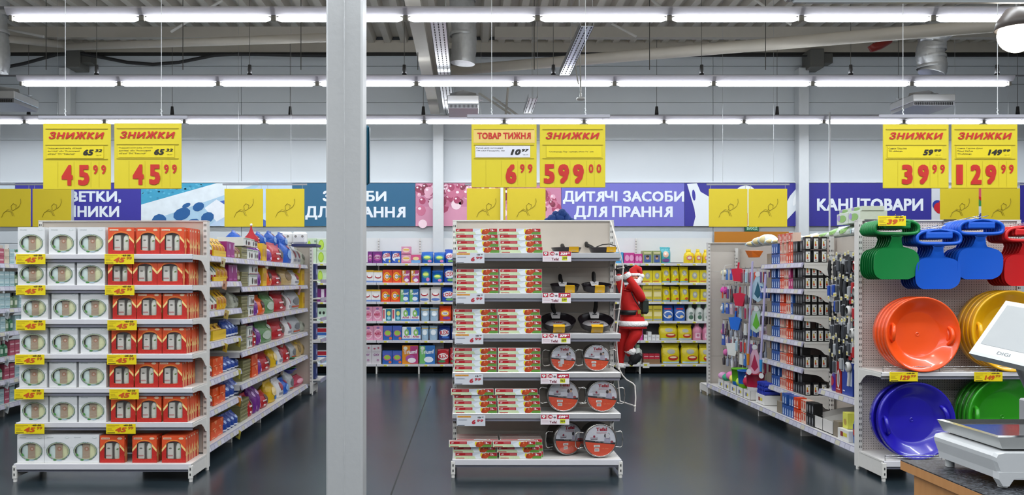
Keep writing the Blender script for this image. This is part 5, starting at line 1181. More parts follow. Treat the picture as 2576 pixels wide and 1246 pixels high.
S('whitep', 'pet_food_box', 'white box with dark figures', 'box', 'd8dad6', [('ell', -.1, .45, .07, .28, '2c2e2c'), ('ell', .18, .4, .06, .22, '6a3a3c'), ('ell', .34, .42, .05, .22, '4a3038'), ('rect', -.45, .86, .45, .92, '7c9a80'), ('rect', -.5, 0.0, .5, .06, '9c4a3c')])
S('purplep', 'pet_food_pouch', 'purple pouch', 'pouch', '6e2a86', [('ell', 0, .7, .3, .1, 'c9a6d8'), ('ell', .1, .2, .2, .08, 'd8b8e0')])
S('redbag', 'pet_food_bag', 'red pet food bag', 'bag', 'b01c24', [('ell', .15, .5, .2, .26, '5c4a3c'), ('rect', -.3, .42, .0, .5, 'e8d0d0'), ('ell', -.2, .2, .08, .05, 'f0e0e0')])
S('bluebag', 'pet_food_bag', 'glossy blue pet food bag', 'bag', '1f55b2', [('ell', 0, .4, .3, .2, '7fa8de'), ('ell', .1, .75, .2, .1, 'a03048')])
S('whitebag', 'pet_food_bag', 'white pet food bag with red marks', 'bag', 'd9d8da', [('ell', 0, .55, .2, .2, 'a04050'), ('rect', -.3, .16, .3, .28, '8a8c98')])
S('goldbag', 'pet_food_bag', 'beige and gold pet food bag', 'bag', 'b79c68', [('ell', 0, .5, .3, .24, '86704a'), ('ell', .0, .84, .26, .07, 'd8b43a')])
S('silverbag', 'pet_food_bag', 'silver pet food bag', 'bag', 'a9adb0', [('ell', 0, .4, .3, .18, '6c7074'), ('rect', -.36, .1, .36, .18, 'b04a2a')])
S('yellowb', 'pet_food_box', 'slim yellow box', 'box', 'd9ae14', [('rect', -.3, .3, .3, .7, 'c08a1a')])
S('orangeb', 'pet_food_box', 'orange box', 'box', 'dc4f14', [('tri', [(-.1, 1), (.2, .5), (.4, 1)], 'ea8a5a'), ('rect', -.3, .1, .1, .2, 'f0b080')])
S('orangebg', 'pet_food_bag', 'orange pet food bag', 'bag', 'dc5a12', [('ell', 0, .5, .2, .2, '3c1c10'), ('ell', -.1, .3, .08, .06, 'f0d0a0')])
S('bluep', 'pet_food_pouch', 'blue pouch', 'pouch', '1d3f92', [('ell', 0, .6, .3, .1, '9ab0dc'), ('rect', -.4, .06, .4, .16, 'd8dce8')])
S('greenbag', 'pet_food_bag', 'green and silver pet food bag', 'bag', '5d8a56', [('ell', -.1, .35, .28, .2, 'b5c4b4'), ('ell', .2, .7, .16, .1, 'cfd8c8')])
S('greyp', 'pet_food_pouch', 'grey pouch', 'pouch', 'a3a698', [('ell', 0, .5, .3, .2, '5e6258')])
S('yellowbg', 'pet_food_bag', 'yellow pet food bag', 'bag', 'd8b014', [('ell', 0, .5, .28, .2, 'efd9a0'), ('ell', .1, .2, .2, .1, '3a78c0')])
S('pillow', 'snack_pillow_bag', 'red and pink pillow bag', 'bag', 'b03450', [('ell', 0, .5, .3, .2, 'e0a0b0')])
S('mintbottle', 'lotion_bottle', 'white bottle with green label', 'bottle', 'dfe4e0', [('cap', '2f7a52'), ('ell', 0, .4, .26, .2, 'b0344a')])
S('darkbottle', 'lotion_bottle', 'dark capped bottle', 'bottle', '6d8a6a', [('cap', '20261f'), ('rect', -.3, .2, .3, .5, 'c9d2c0')])
S('silvercap', 'lotion_bottle', 'green bottle with silver cap', 'bottle', '3f7a5a', [('cap', 'c4c8c8'), ('rect', -.3, .2, .3, .5, 'b8d0c0')])
S('cosm', 'cosmetic_box', 'pale blue cosmetic box', 'box', 'a9c6cc', [('rect', -.4, .5, .4, .6, 'd8e4e4'), ('rect', -.4, .2, .4, .26, '5a8a98')])
S('cosr', 'cosmetic_box', 'pink and red cosmetic box', 'box', 'b0546a', [('rect', -.4, .4, .4, .6, 'd8b0b8')])
S('stand', 'cosmetic_stand', 'cream cardboard stand with slots', 'stand', 'cfc2ae', [('rect', -.3, .6, -.25, .9, '8a4a3a'), ('rect', -.02, .6, .03, .9, '8a4a3a'), ('rect', .26, .6, .31, .9, '8a4a3a')])
# lamps and tools
S('paperbag', 'cardboard_tray', 'taupe cardboard bulb tray', 'tray', '8a7f6e', [('rect', -.5, .0, .5, .03, '6a6052')])
S('bulbblue', 'bulb_box', 'blue bulb box', 'box', '2a56a0', [('ell', 0, .42, .26, .3, 'a9bfe0'), ('rect', -.2, .1, .2, .2, 'e4e8ee')])
S('bulborange', 'bulb_box', 'orange bulb box', 'box', 'd8441c', [('ell', 0, .5, .26, .26, 'ecc8b8'), ('rect', -.3, .08, .3, .18, 'f0e6e0')])
S('bulbwhite', 'bulb_box', 'orange and white bulb box', 'box', 'd8b8a8', [('ell', 0, .5, .24, .3, 'c8462a'), ('rect', -.4, .84, .4, .96, 'd8401c')])
S('bulbblack', 'bulb_box', 'black bulb box', 'box', '141416', [('ell', 0, .48, .24, .32, '8f9092'), ('rect', -.2, .08, .2, .16, '6a6c6e')])
S('bulbmag', 'bulb_box', 'magenta bulb box', 'box', 'b0306a', [('ell', 0, .5, .26, .26, 'e8b8cc')])
S('redtall', 'heater_box', 'tall red appliance box', 'box', '9a2020', [('ell', 0, .45, .24, .3, 'd8d4d4'), ('ell', 0, .45, .14, .22, '8a8686'), ('rect', -.3, .1, .3, .14, 'd8b0b0')])
S('bluetall', 'heater_box', 'tall blue appliance box', 'box', '2c449a', [('rect', .1, .3, .45, .9, 'c9d2e6'), ('rect', -.4, .1, -.2, .14, 'd8dcea')])
S('photob', 'snack_box', 'dark box with yellow food pictures', 'box', '2c2018', [('ell', 0, .8, .36, .1, 'd8a42a'), ('ell', 0, .5, .36, .1, 'c8882a'), ('ell', 0, .2, .36, .1, 'b8702a')])
S('wtray', 'carton_tray', 'long open white carton', 'tray', 'd3d1cd', [])
S('ytub', 'detergent_tub', 'pale yellow tub', 'box', 'd9d860', [('ell', 0, .4, .3, .2, 'b89a50')])
S('bluejug', 'washer_fluid_jug', 'blue washer fluid bottle', 'bottle', '1a5fb0', [('cap', '1c2430'), ('ell', 0, .4, .26, .2, '3a3f86'), ('ell', .05, .35, .12, .1, 'c8402a')])
S('nappy', 'nappy_pack', 'white nappy pack', 'pack', 'dfe4e6', [('rect', -.49, .1, -.1, .5, 'a8d0da'), ('ell', .3, .5, .12, .3, 'd9c890')])
S('nappyg', 'nappy_pack', 'white and green wrapped pack', 'pack', 'd4dfd2', [('ell', 0, .5, .34, .34, '8fc06a'), ('ell', -.3, .6, .14, .3, 'a59ad0')])
S('toilet', 'toilet_paper_pack', 'white toilet paper pack', 'pack', 'e6e6e4', [])

_goods = []
def good(key, kind, loc, rotz, dims, unit, shelf, fixed=None):
    o = obj(PRINT[key][0], proto(key, kind), None, loc, (0, 0, rotz), dims)
    _goods.append((o, key, kind, unit, shelf, fixed)); return o
def label_goods():
    from collections import defaultdict
    by = defaultdict(list)
    for g in _goods: by[(PRINT[g[1]][1], g[3], g[4])].append(g)
    for (desc, unit, shelf), L in by.items():
        L.sort(key=lambda g: g[0].location.x / g[0].location.y)
        for i, g in enumerate(L):
            pos = '' if len(L) == 1 else ('left of two, ' if i == 0 else 'right of two, ') if len(L) == 2 else '%s from left, ' % ORD[i]
            where = shelf if shelf.startswith('top of') else '%s shelf' % shelf
            tag(g[0], '%s, %s%s, %s' % (desc, pos, where, unit), PRINT[g[1]][2], '%ss on the %s' % (PRINT[g[1]][2], unit))

# ------------------------------------------------------------------ racks along the back wall
WS = [1.758, 1.450, 1.146, .840, .533, .155]; WF = 13.25
edges = [649, 745, 849, 953, 1057, 1213, 1406, 1599, 1792]
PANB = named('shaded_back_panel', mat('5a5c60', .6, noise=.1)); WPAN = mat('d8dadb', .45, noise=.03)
for i in range(len(edges) - 1):
    x0, x1 = X(edges[i], 13.60), X(edges[i + 1], 13.60); wv = x1 - x0
    t = thing('wall_rack', 'white wall rack along the back wall, %s bay from the left' % ORD[i], 'wall rack', (x0, 13.60, 0), group='wall racks along the back wall')
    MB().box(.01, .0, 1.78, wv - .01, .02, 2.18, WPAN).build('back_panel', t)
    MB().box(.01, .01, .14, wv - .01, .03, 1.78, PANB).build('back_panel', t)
    u = MB().box(-.012, -.03, .0, .012, .02, 2.17, WHITE, c=.002).build('upright', t)
    s = MB(); slots(s, 0, -.03, 1.80, 2.12); tag(s.build('slot', u), kind='stuff')
    for k, z in enumerate(WS):
        f = -.35 if k == 5 else -.345
        s = MB().box(.003, f, z - .02, wv - .003, 0, z, WHITE).box(.003, f - .006, z - .036, wv - .003, f + .008, z + .002, LIP, c=.002).build('shelf' if k < 5 else 'base_shelf', t)
        lb = MB(); n_ = max(2, int(wv / .24))
        for q in range(n_): lb.box(wv * (q + .35) / n_, f - .009, z - .032, wv * (q + .35) / n_ + .045, f - .0062, z - .008, mat('d9d24a', .5, noise=0)).box(wv * (q + .35) / n_ + .045, f - .009, z - .032, wv * (q + .35) / n_ + .07, f - .0062, z - .008, mat('e6e6e2', .5, noise=0))
        tag(lb.build('price_label', s), kind='stuff')
    MB().box(-.012, -.35, .0, .012, -.33, .12, WHITE, c=.002).box(-.004, -.33, .02, .004, 0, .12, WHITE).build('foot_bracket', t)
    MB().box(.01, -.05, .0, wv - .01, -.03, .13, mat('1c1d20', .6)).build('kick_panel', t)
rowsW = [
 [(925, 937, 633, 'box', 'savex'), (938, 961, 633, 'box', 'savex'), (962, 985, 632, 'box', 'losk'), (986, 1009, 632, 'box', 'losk'), (1009.5, 1034, 641, 'box', 'pinky'), (1034.5, 1058, 641, 'box', 'pinkblue'), (1059, 1090, 634, 'bag', 'bluegreen'), (1091, 1120, 635, 'bag', 'bluegreen'), (1119, 1143, 628, 'bag', 'loskbag'),
  (1548, 1568, 635, 'box', 'bluepk'), (1569.5, 1596, 636, 'box', 'magpk'), (1597, 1616, 639, 'box', 'magpk'), (1617, 1641, 631, 'box', 'babybox'), (1642, 1663, 631, 'box', 'babybox'), (1662, 1689, 622, 'bag', 'tealbag'), (1722, 1748, 627, 'bottle', 'ybottle'), (1749, 1768, 627, 'bottle', 'ybottle'), (1769, 1789, 628, 'bottle', 'ybottle'),
  (770, 796, 600, 'box', 'greenpk'), (797, 832, 632, 'box', 'greenpk')],
 [(920, 939.5, 680, 'box', 'oval'), (940, 962, 681, 'box', 'oval'), (963, 986, 679, 'box', 'orange'), (987, 1010, 679, 'box', 'orange'), (1011, 1031, 680, 'box', 'triy'), (1033, 1055, 680, 'box', 'triy'), (1058, 1084, 671, 'bag', 'bluegreen'), (1086, 1115, 681, 'bag', 'bluegreen'), (1116, 1145, 669, 'bag', 'loskbag'),
  (1617, 1641, 681, 'box', 'ybox'), (1642, 1664, 681, 'box', 'ybox'), (1665, 1688, 671, 'bag', 'ybag'), (1689, 1710, 671, 'bag', 'ybag'), (1711, 1734, 671, 'bag', 'ybag'), (1735, 1760, 680, 'box', 'ybox'), (1761, 1783, 680, 'box', 'ybox'), (1596, 1614, 684, 'box', 'magpk'), (797, 826, 678, 'box', 'greenpk')],
 [(912, 933.5, 729, 'box', 'oval'), (934, 957, 729, 'box', 'oval'), (959, 982, 728, 'box', 'orange'), (983, 1006, 728, 'box', 'orange'), (1007, 1029, 728, 'box', 'trib'), (1030, 1053, 728, 'box', 'trib'), (1054, 1081, 724, 'bag', 'ovalbag'), (1082, 1109, 723, 'bag', 'ovalbag'), (1111, 1145, 724, 'bag', 'loskbag'),
  (1617, 1641.5, 717, 'box', 'ybox2'), (1642.5, 1665, 717, 'box', 'ybox2'), (1666, 1688, 721, 'bag', 'ybag'), (1689, 1711, 721, 'bag', 'ybag'), (1712, 1735, 718, 'bag', 'ybag'), (1737, 1760, 728, 'box', 'ybox'), (1762, 1784, 728, 'box', 'ybox'), (797, 826, 727, 'box', 'purpk')],
 [(914, 937.5, 772, 'box', 'maks'), (938, 961, 772, 'box', 'maks'), (962, 985, 777, 'box', 'galina'), (986, 1008, 777, 'box', 'galina'), (1009, 1032, 775, 'box', 'flower'), (1032.5, 1055, 775, 'box', 'flower'), (1058, 1080, 775, 'bag', 'whorange'), (1081, 1103, 775, 'bag', 'whorange'), (1104, 1136, 770, 'bag', 'orangebag'), (1137, 1160, 772, 'bag', 'orangebag'),
  (1618, 1642, 769, 'box', 'ybox2'), (1643, 1666, 769, 'box', 'ybox2'), (1667, 1696, 768, 'bag', 'bluering'), (1697, 1726, 768, 'bag', 'bluering'), (1728, 1750, 766, 'bottle', 'wbottle'), (1751, 1771, 766, 'bottle', 'wbottle'), (1772, 1789, 767, 'bottle', 'wbottle'), (797, 826, 775, 'box', 'panda')],
 [(915, 938.5, 821, 'box', 'maks'), (939, 963, 820, 'box', 'maks'), (964, 987, 820, 'box', 'mouse'), (988, 1011, 820, 'box', 'mouse'), (1012, 1034, 823, 'box', 'flower'), (1034.5, 1058, 823, 'box', 'flower'), (1059, 1078, 821, 'bag', 'whorange'), (1079, 1101, 821, 'bag', 'whorange'), (1102, 1133, 820, 'bag', 'rex'), (1134, 1162, 820, 'bag', 'rex'),
  (1594, 1617, 825, 'box', 'magpk'), (1620, 1629, 843, 'box', 'wcart'), (1630, 1639, 835, 'box', 'wcart'), (1640, 1649, 843, 'box', 'wcart'), (1650, 1659, 843, 'box', 'wcart'), (1660, 1706, 815, 'bag', 'ysack'), (1706.5, 1743, 818, 'bag', 'ysack'), (1744, 1768, 813, 'bottle', 'pbottle'), (1769, 1789, 814, 'bottle', 'pbottle'), (797, 826, 825, 'box', 'blured')],
 [(911, 934.5, 868, 'box', 'oxy'), (935, 959, 868, 'box', 'oxy'), (962, 986, 883, 'box', 'mouse'), (987, 1011, 883, 'box', 'mouse'), (1012, 1052, 870, 'box', 'triy'), (1055, 1094, 870, 'box', 'trib'), (1099, 1130, 879, 'bag', 'rexr'), (1131, 1160, 876, 'bag', 'rexr'),
  (1598, 1617, 868, 'bottle', 'wbottle'), (1666, 1712, 866, 'bag', 'ysack'), (1715, 1760, 866, 'bag', 'ysack'), (1761, 1789, 868, 'bag', 'ysack'), (797, 826, 883, 'box', 'blured')]]
for r, L in enumerate(rowsW):
    for a, b, yt, kind, key in L:
        D = WF + .03; x0, x1 = X(a, D), X(b, D); h = Z(yt, D) - WS[r] - .002
        if h < .04: h = .06
        good(key, kind, ((x0 + x1) / 2, D, WS[r] + .002), 0, (x1 - x0, .16, h), 'back wall', SH6[r])
D = WF + .03
good('pinky', 'box', (X(1021.7, D), D, Z(640.5, D) + .001), 0, (X(1034, D) - X(1010, D), .16, .125), 'back wall', 'top')
good('greenpk', 'box', (X(815, D), D, Z(631.5, D) + .001), 0, (X(832, D) - X(797, D), .16, .19), 'back wall', 'top')
t = good('brtray', 'box', (X(1640, D), D, WS[5] + .002), 0, (X(1660, D) - X(1619, D), .16, .075), 'back wall', 'bottom')
for k in range(3): good('redpk', 'box', (X(1626 + k * 13.6, D), D + .01, WS[5] + .078), 0, (.083, .1, .085), 'back wall', 'bottom')
t = thing('price_card', 'white tag hanging below the bottom shelf, back wall', 'price card', P(1617, 913, 13.24)); MB().box(0, 0, -.085, .105, .003, 0, mat('dcdcd4', .4)).rect(.02, -.05, .07, -.02, -.001, mat('c9c23a')).build('card', t)

# ------------------------------------------------------------------ racks along the aisles
def aisle_rack(name, label, xf, side, y0, y1, shelves, depth, spine, ztop, bays, mesh_panel=False, base=True, basef=None):
    """side +1 faces +x, -1 faces -x; spine: x of the back panel; local x runs into the rack"""
    t = thing(name, label, 'aisle rack', (spine, y0, 0)); L = y1 - y0; m = -side  # from the front towards the spine is m
    fx = xf - spine
    MB().box(0, 0, .14, .03 * -side, L, ztop, CREAM).build('back_panel', t)
    for y in bays + [y1]:
        p = MB().box(.03 * side, y - y0 - .018, .02, .065 * side, y - y0 + .018, ztop + .01, WHITE, c=.002).build('upright', t)
        s = MB()
        z = .2
        while z < ztop - .03: s.box(.066 * side, y - y0 - .010, z, .067 * side, y - y0 - .004, z + .018, DARK).box(.066 * side, y - y0 + .004, z, .067 * side, y - y0 + .010, z + .018, DARK); z += .0445
        for zz_ in [.2 + .0445 * q for q in range(int((ztop - .25) / .0445))]: s.box(.04 * side, y - y0 - .0192, zz_, .046 * side, y - y0 - .0182, zz_ + .018, DARK).box(.052 * side, y - y0 - .0192, zz_, .058 * side, y - y0 - .0182, zz_ + .018, DARK)
        tag(s.build('slot', p), kind='stuff')
    for a, b, z, xfr in shelves:
        f = xfr - spine; ya, yb = a - y0, b - y0; base_ = z < .2
        s = MB().box(.02 * side, ya, z - .02, f, yb, z, WHITE).build('base_shelf' if base_ else 'shelf', t)
        # slanted price strip
        r = MB(); pts = [(f, z - .004), (f + side * .012, z + .002), (f + side * .026, z - .045), (f + side * .018, z - .05)]
        vs = [(x, ya + .002, z_) for x, z_ in pts] + [(x, yb - .002, z_) for x, z_ in pts]
        fs = [(0, 1, 2, 3), (7, 6, 5, 4)] + [(i, i + 4, (i + 1) % 4 + 4, (i + 1) % 4) for i in range(4)]
        if side < 0: fs = [f_[::-1] for f_ in fs]
        r.add(vs, [f_[::-1] for f_ in fs], TRAY); r.build('price_strip', s)
        lb = MB(); y = ya + .02; q = 0
        while y < yb - .09:
            nx_ = side * .0015; c_ = mat(('c3c2d2', 'bdbccb', 'cac9d4', 'c6c3b2')[(q * 7 + int(z * 40)) % 4], .3, noise=0)
            pt = [(f + side * .0142 + nx_, y, z - .004), (f + side * .0245 + nx_, y, z - .042), (f + side * .0245 + nx_, y + .085, z - .042), (f + side * .0142 + nx_, y + .085, z - .004)]
            lb.add(pt if side > 0 else pt[::-1], [(0, 1, 2, 3)], c_); y += .091; q += 1
        tag(lb.build('price_label', s), kind='stuff')
        for yy in (ya + .002, yb - .006):
            if base_: continue
            bk = MB(); pts = [(.065 * side, z - .004), (.065 * side, z - .13), (.1 * side, z - .12), (.14 * side, z - .08), (.19 * side, z - .06), (f, z - .05), (f, z - .004)]
            n_ = len(pts); vs = [(x, yy, z_) for x, z_ in pts] + [(x, yy + .004, z_) for x, z_ in pts]
            bk.add(vs, [tuple(range(n_))[::-1], tuple(range(n_, 2 * n_))] + [(i, (i + 1) % n_, (i + 1) % n_ + n_, i + n_) for i in range(n_)], WHITE); bk.build('bracket', s)
        if base_:
            for y in bays + [y1]:
                MB().box(.03 * side, y - y0 - .012, .0, f - .07 * side, y - y0 + .012, z - .02, WHITE, c=.003).build('foot_bracket', s)
    return t
BN = [1.685, 1.475, 1.233, .978, .678, .429, .150]; BFar = [1.682, 1.425, 1.130, .825, .525, .150]
XB = -2.10; sp = -2.62
sh = [(6.62, 7.64, z, XB) for z in BN[1:-1]] + [(7.64, 10.78, z, XB) for z in BFar[1:-1]] + [(6.62, 10.78, 1.683, XB), (6.62, 10.78, .150, XB)]
aisle_rack('aisle_rack', 'long left aisle rack crowded with pet food', XB, 1, 6.60, 10.78, sh, .45, sp, 1.72, [6.64, 7.64, 8.70, 9.75])
XD = 3.09; sp2 = 3.50; XU = 3.20
DZ = [1.655, 1.40, 1.146, .895, .641, .379, .155]
sh = [(7.97, 9.10, z, XU) for z in DZ[:-1]] + [(6.62, 7.60, .50, XU), (6.62, 10.78, .155, XD)]
aisle_rack('aisle_rack', 'long right aisle rack with bulbs, tools and mops', XD, -1, 6.60, 10.78, sh, .45, sp2, 1.89, [6.64, 7.95, 9.12], basef=XD)
XC = -5.0
CZs = [1.665, 1.42, 1.18, .93, .66, .41, .15]
aisle_rack('aisle_rack', 'aisle rack with cosmetics at the far left edge', XC, 1, 8.3, 9.85, [(8.3, 9.85, z, XC) for z in CZs], .4, -5.5, 1.9, [8.35, 9.1])

def aisle_item(px0, px1, ytop, key, kind, zsh, unit, shelf, side, xface, dep=.16, n=1, zoff=0.0):
    """px0..px1 along the aisle on the plane x = xface"""
    ya, yb = sorted((abs(xface) * F / abs(px0 - PX), abs(xface) * F / abs(px1 - PX)))
    ym = (ya + yb) / 2; h = Z(ytop, ym) - zsh - .002 - zoff
    if h < .03: h = .05
    lv = {'olivec': 3, 'whitep': 2, 'orangeb': 2}.get(key, 1) if n <= 2 and h > .12 else 1
    if lv > 1:
        for k in range(lv):
            for i in range(n):
                a, b = ya + (yb - ya) * i / n, ya + (yb - ya) * (i + 1) / n
                good(key, kind, (xface - side * random.uniform(0, .012), (a + b) / 2, zsh + .002 + zoff + k * h / lv), side * PI / 2, ((b - a) * .96, dep, h / lv * .97), unit, 'level %s of %s' % (NUM[k + 1], shelf))
        return
    if key == 'ytray' and n == 1 and dep > .05:
        h *= .55
        for i in range(3): good('yellowp', 'bag', (xface - .02, ya + (yb - ya) * (i + .5) / 3, zsh + .006 + zoff), side * PI / 2, ((yb - ya) * .30, .11, h * 1.6), unit, 'tray on ' + shelf)
    for i in range(n):
        a, b = ya + (yb - ya) * i / n, ya + (yb - ya) * (i + 1) / n
        good(key, kind, (xface, (a + b) / 2, zsh + .002 + zoff), side * PI / 2, ((b - a) * .97, dep, h * (1 if n == 1 else random.uniform(.95, 1.03))), unit, shelf)
UN = 'near left aisle'; UF = 'far left aisle'
near = [
 [(523, 536, 598, 'wcard', 'bag', 2), (537, 569, 600, 'yellowp', 'bag', 4), (570, 590, 609, 'magentab', 'box', 2), (590, 606, 612, 'brownp', 'bag', 2)],
 [(523, 546, 661, 'wcard', 'bag', 3), (547, 575, 658, 'yellowp', 'bag', 3), (575, 597, 665, 'magentab', 'box', 2), (597, 606, 662, 'brownp', 'bag', 1)],
 [(523, 548, 738, 'wcard', 'bag', 3), (549, 572, 729, 'yellowp', 'bag', 3), (588, 602, 735, 'greyp', 'bag', 2)],
 [(523, 534, 806, 'greyp', 'bag', 1), (535, 569, 812, 'ytray', 'box', 1), (570, 601, 803, 'bluep', 'bag', 4)],
 [(523, 536, 906, 'wcard', 'bag', 2), (537, 563, 900, 'orangeb', 'box', 2), (564, 603, 898, 'bluep', 'bag', 4)],
 [(523, 537, 984, 'wcard', 'bag', 2), (538, 568, 973, 'orangeb', 'box', 2), (569, 604, 958, 'bluep', 'bag', 3)],
 [(523, 532, 1070, 'wcard', 'bag', 1), (533, 564, 1056, 'orangeb', 'box', 2), (565, 601, 1038, 'bluep', 'bag', 4)]]
for r, L in enumerate(near):
    for a, b, yt, key, kind, n_ in L: aisle_item(a, b, yt, key, kind, BN[r], UN, SH7[r], 1, XB - .035, .14, n_)
    if r in (0, 1): aisle_item(537, 569, 641 if r == 0 else 697, 'ytray', 'box', BN[r], UN, SH7[r], 1, XB - .02, .012)
far = [
 [(607, 621, 622, 'olivec', 'box', 1), (622, 650, 628, 'whitep', 'box', 2), (651, 659, 612, 'purplep', 'bag', 1), (660, 671, 614, 'yellowb', 'box', 2), (672, 689, 616, 'purplep', 'bag', 1), (690, 721, 613, 'redbag', 'bag', 1), (722, 738, 606, 'bluebag', 'bag', 1), (739, 759, 617, 'whitebag', 'bag', 2), (760, 773, 626, 'greyp', 'bag', 1)],
 [(608, 625, 684, 'olivec', 'box', 1), (626, 648, 691, 'whitep', 'box', 1), (649, 660, 668, 'purplep', 'bag', 1), (661, 671, 674, 'yellowb', 'box', 1), (672, 690, 667, 'orangebg', 'bag', 1), (691, 714, 679, 'redbag', 'bag', 1), (715, 741, 672, 'goldbag', 'bag', 1), (742, 757, 680, 'whitebag', 'bag', 1), (758, 766, 678, 'yellowb', 'box', 1), (767, 774, 682, 'greyp', 'bag', 1)],
 [(608, 625, 745, 'olivec', 'box', 2), (626, 640, 742, 'whitep', 'box', 1), (641, 653, 742, 'purplep', 'bag', 1), (654, 672, 743, 'orangebg', 'bag', 1), (673, 697, 735, 'greenbag', 'bag', 1), (698, 728, 734, 'redbag', 'bag', 1), (729, 733, 737, 'whitebag', 'bag', 1), (734, 760, 727, 'silverbag', 'bag', 1), (761, 768, 736, 'yellowb', 'box', 1)],
 [(608, 622, 818, 'olivec', 'box', 1), (623, 636, 820, 'whitep', 'box', 1), (637, 648, 816, 'redbag', 'bag', 1), (649, 660, 816, 'purplep', 'bag', 1), (661, 692, 806, 'greenbag', 'bag', 1), (693, 724, 803, 'redbag', 'bag', 1), (725, 738, 800, 'whitebag', 'bag', 1), (739, 761, 792, 'silverbag', 'bag', 1), (762, 773, 800, 'greyp', 'bag', 1)],
 [(612, 632, 905, 'olivec', 'box', 1), (634, 650, 892, 'orangeb', 'box', 1), (651, 662, 893, 'purplep', 'bag', 1), (663, 687, 886, 'redbag', 'bag', 1), (688, 702, 872, 'yellowbg', 'bag', 1), (703, 716, 868, 'whitebag', 'bag', 1), (717, 735, 862, 'redbag', 'bag', 1), (736, 749, 858, 'silverbag', 'bag', 1), (750, 774, 855, 'goldbag', 'bag', 2)],
 [(607, 626, 1002, 'olivec', 'box', 1), (627, 640, 990, 'redbag', 'bag', 1), (641, 658, 966, 'purplep', 'bag', 2), (659, 681, 984, 'redbag', 'bag', 1), (682, 701, 958, 'yellowbg', 'bag', 1), (702, 718, 950, 'whitebag', 'bag', 1), (719, 730, 950, 'bluebag', 'bag', 1), (731, 743, 930, 'silverbag', 'bag', 1), (744, 770, 946, 'pillow', 'bag', 1)]]
for r, L in enumerate(far):
    for a, b, yt, key, kind, n_ in L: aisle_item(a, b, yt, key, kind, BFar[r], UF, SH6[r], 1, XB - .035, .2 if kind == 'bag' else .25, n_)
aisle_item(612, 648, 601, 'whitep', 'box', BFar[0], UF, 'top', 1, XB - .02, .25, 2, zoff=.125)
aisle_item(626, 649, 664, 'whitep', 'box', BFar[1], UF, 'second', 1, XB - .03, .25, 1, zoff=.12)
for a, b, yt, yb_, key, xo in ((600, 616, 583, 612, 'bluebag', -.1), (645, 660, 587, 610, 'redbag', -.12), (659, 677, 586, 612, 'bluebag', -.1), (682, 706, 584, 615, 'bluebag', -.12), (708, 735, 588, 618, 'bluebag', -.08)):
    ym = abs(XB + xo) * F / (PX - (a + b) / 2); wv = (b - a) / F * ym * 2.0
    o = good(key, 'bag', (XB + xo, ym, Z(yb_, ym) - .02), PI / 2, (wv, .16, Z(yt, ym) - Z(yb_, ym) + .03), UF, 'top of the goods')
t = thing('toy_hat', 'small red pointed hat on top of the left aisle goods', 'hat', P(632, 600, 8.3))
MB().lathe([(.075, -.03), (.07, 0), (.03, .05), (.012, .09), (.006, .13)], 12, mat('a8202a', .8)).build('cone', t); MB().sphere((0, 0, .135), .014, FURW, 8).build('pompom', t)
for k, (a, b, n_) in enumerate(((697, 733, 3), (733, 770, 3))):      # toilet paper packs
    D = 10.3; x0, x1 = X(a, D), X(b, D); z = Z(614, D); wv = x1 - x0; h = Z(583, D) - z
    t = thing('toilet_paper_pack', 'white toilet paper pack on top of the far rack, %s of two' % ('left', 'right')[k], 'toilet paper', (x0, D, z), group='toilet paper packs on the left rack')
    MB().box(.002, .02, 0, wv - .002, .12, h, mat('e9e9e7', .6, bump=.2), c=.025).build('wrap', t)
    for q in (.27, .73): MB().cyl((wv * q, .015, h * .62), (wv * q, .05, h * .62), .028, n=14, m=mat('f2f2f0')).cyl((wv * q, .0135, h * .62), (wv * q, .0155, h * .62), .016, n=12, m=mat('8e8a86')).build('roll', t)
t = thing('rack_top_board', 'navy topped shelf board at the end of the left aisle', 'shelf board', P(733, 614, 10.2)); MB().box(0, 0, -.03, .30, .35, 0, mat('2c3262', .5)).build('board', t)
t = thing('basket_stack', 'stack of green and red baskets, far end of the left aisle', 'baskets', (XB - .16, 10.2, .34)); 
for k, c_ in enumerate(('3a3fa0', '1f6e38', 'a8282c', '1f6e38', 'a8282c', '1f6e38')): MB().lathe([(.10, 0), (.14, .05), (.15, .05), (.15, .045)], 16, mat(c_, .4), 'z', c=(0, 0, .012 + k * .03)).build('basket', t)
for k, (px, py, c_, D) in enumerate(((558, 648, 'e0d6a4', 6.95), (562, 705, 'dfa98a', 7.0), (566, 779, 'd8c069', 7.05), (563, 862, 'd9bf45', 7.1), (596, 848, 'd9cb50', 7.55), (596, 928, 'd6cf55', 7.55), (597, 998, 'd98f2a', 7.55), (596, 1080, 'd8c850', 7.55), (709, 785, 'd5d2da', 9.4), (709, 852, 'd5d2da', 9.4), (709, 921, 'd5d2da', 9.4), (709, 1004, 'd5d2da', 9.4), (752, 665, 'd8a8a0', 10.2), (752, 720, 'd8a8a0', 10.2))):
    t = thing('shelf_talker', 'small %s tag sticking out of the left aisle, %s from top of its column' % ('yellowish' if k < 8 else 'clear', ORD[(0, 1, 2, 3, 4, 5, 6, 7, 0, 1, 2, 3, 4, 5)[k]]), 'price tag', P(px, py, D), (0, .25, -.6), group='tags sticking out of the left aisle')
    wv = 16 / F * D if k < 8 else 8 / F * D; h = 22 / F * D
    m = MB().box(0, -.001, -h, wv, .001, 0, mat(c_, .35)).rect(.25 * wv, -.7 * h, .55 * wv, -.35 * h, -.002, mat('8a5a3a')); m.build('card', t)
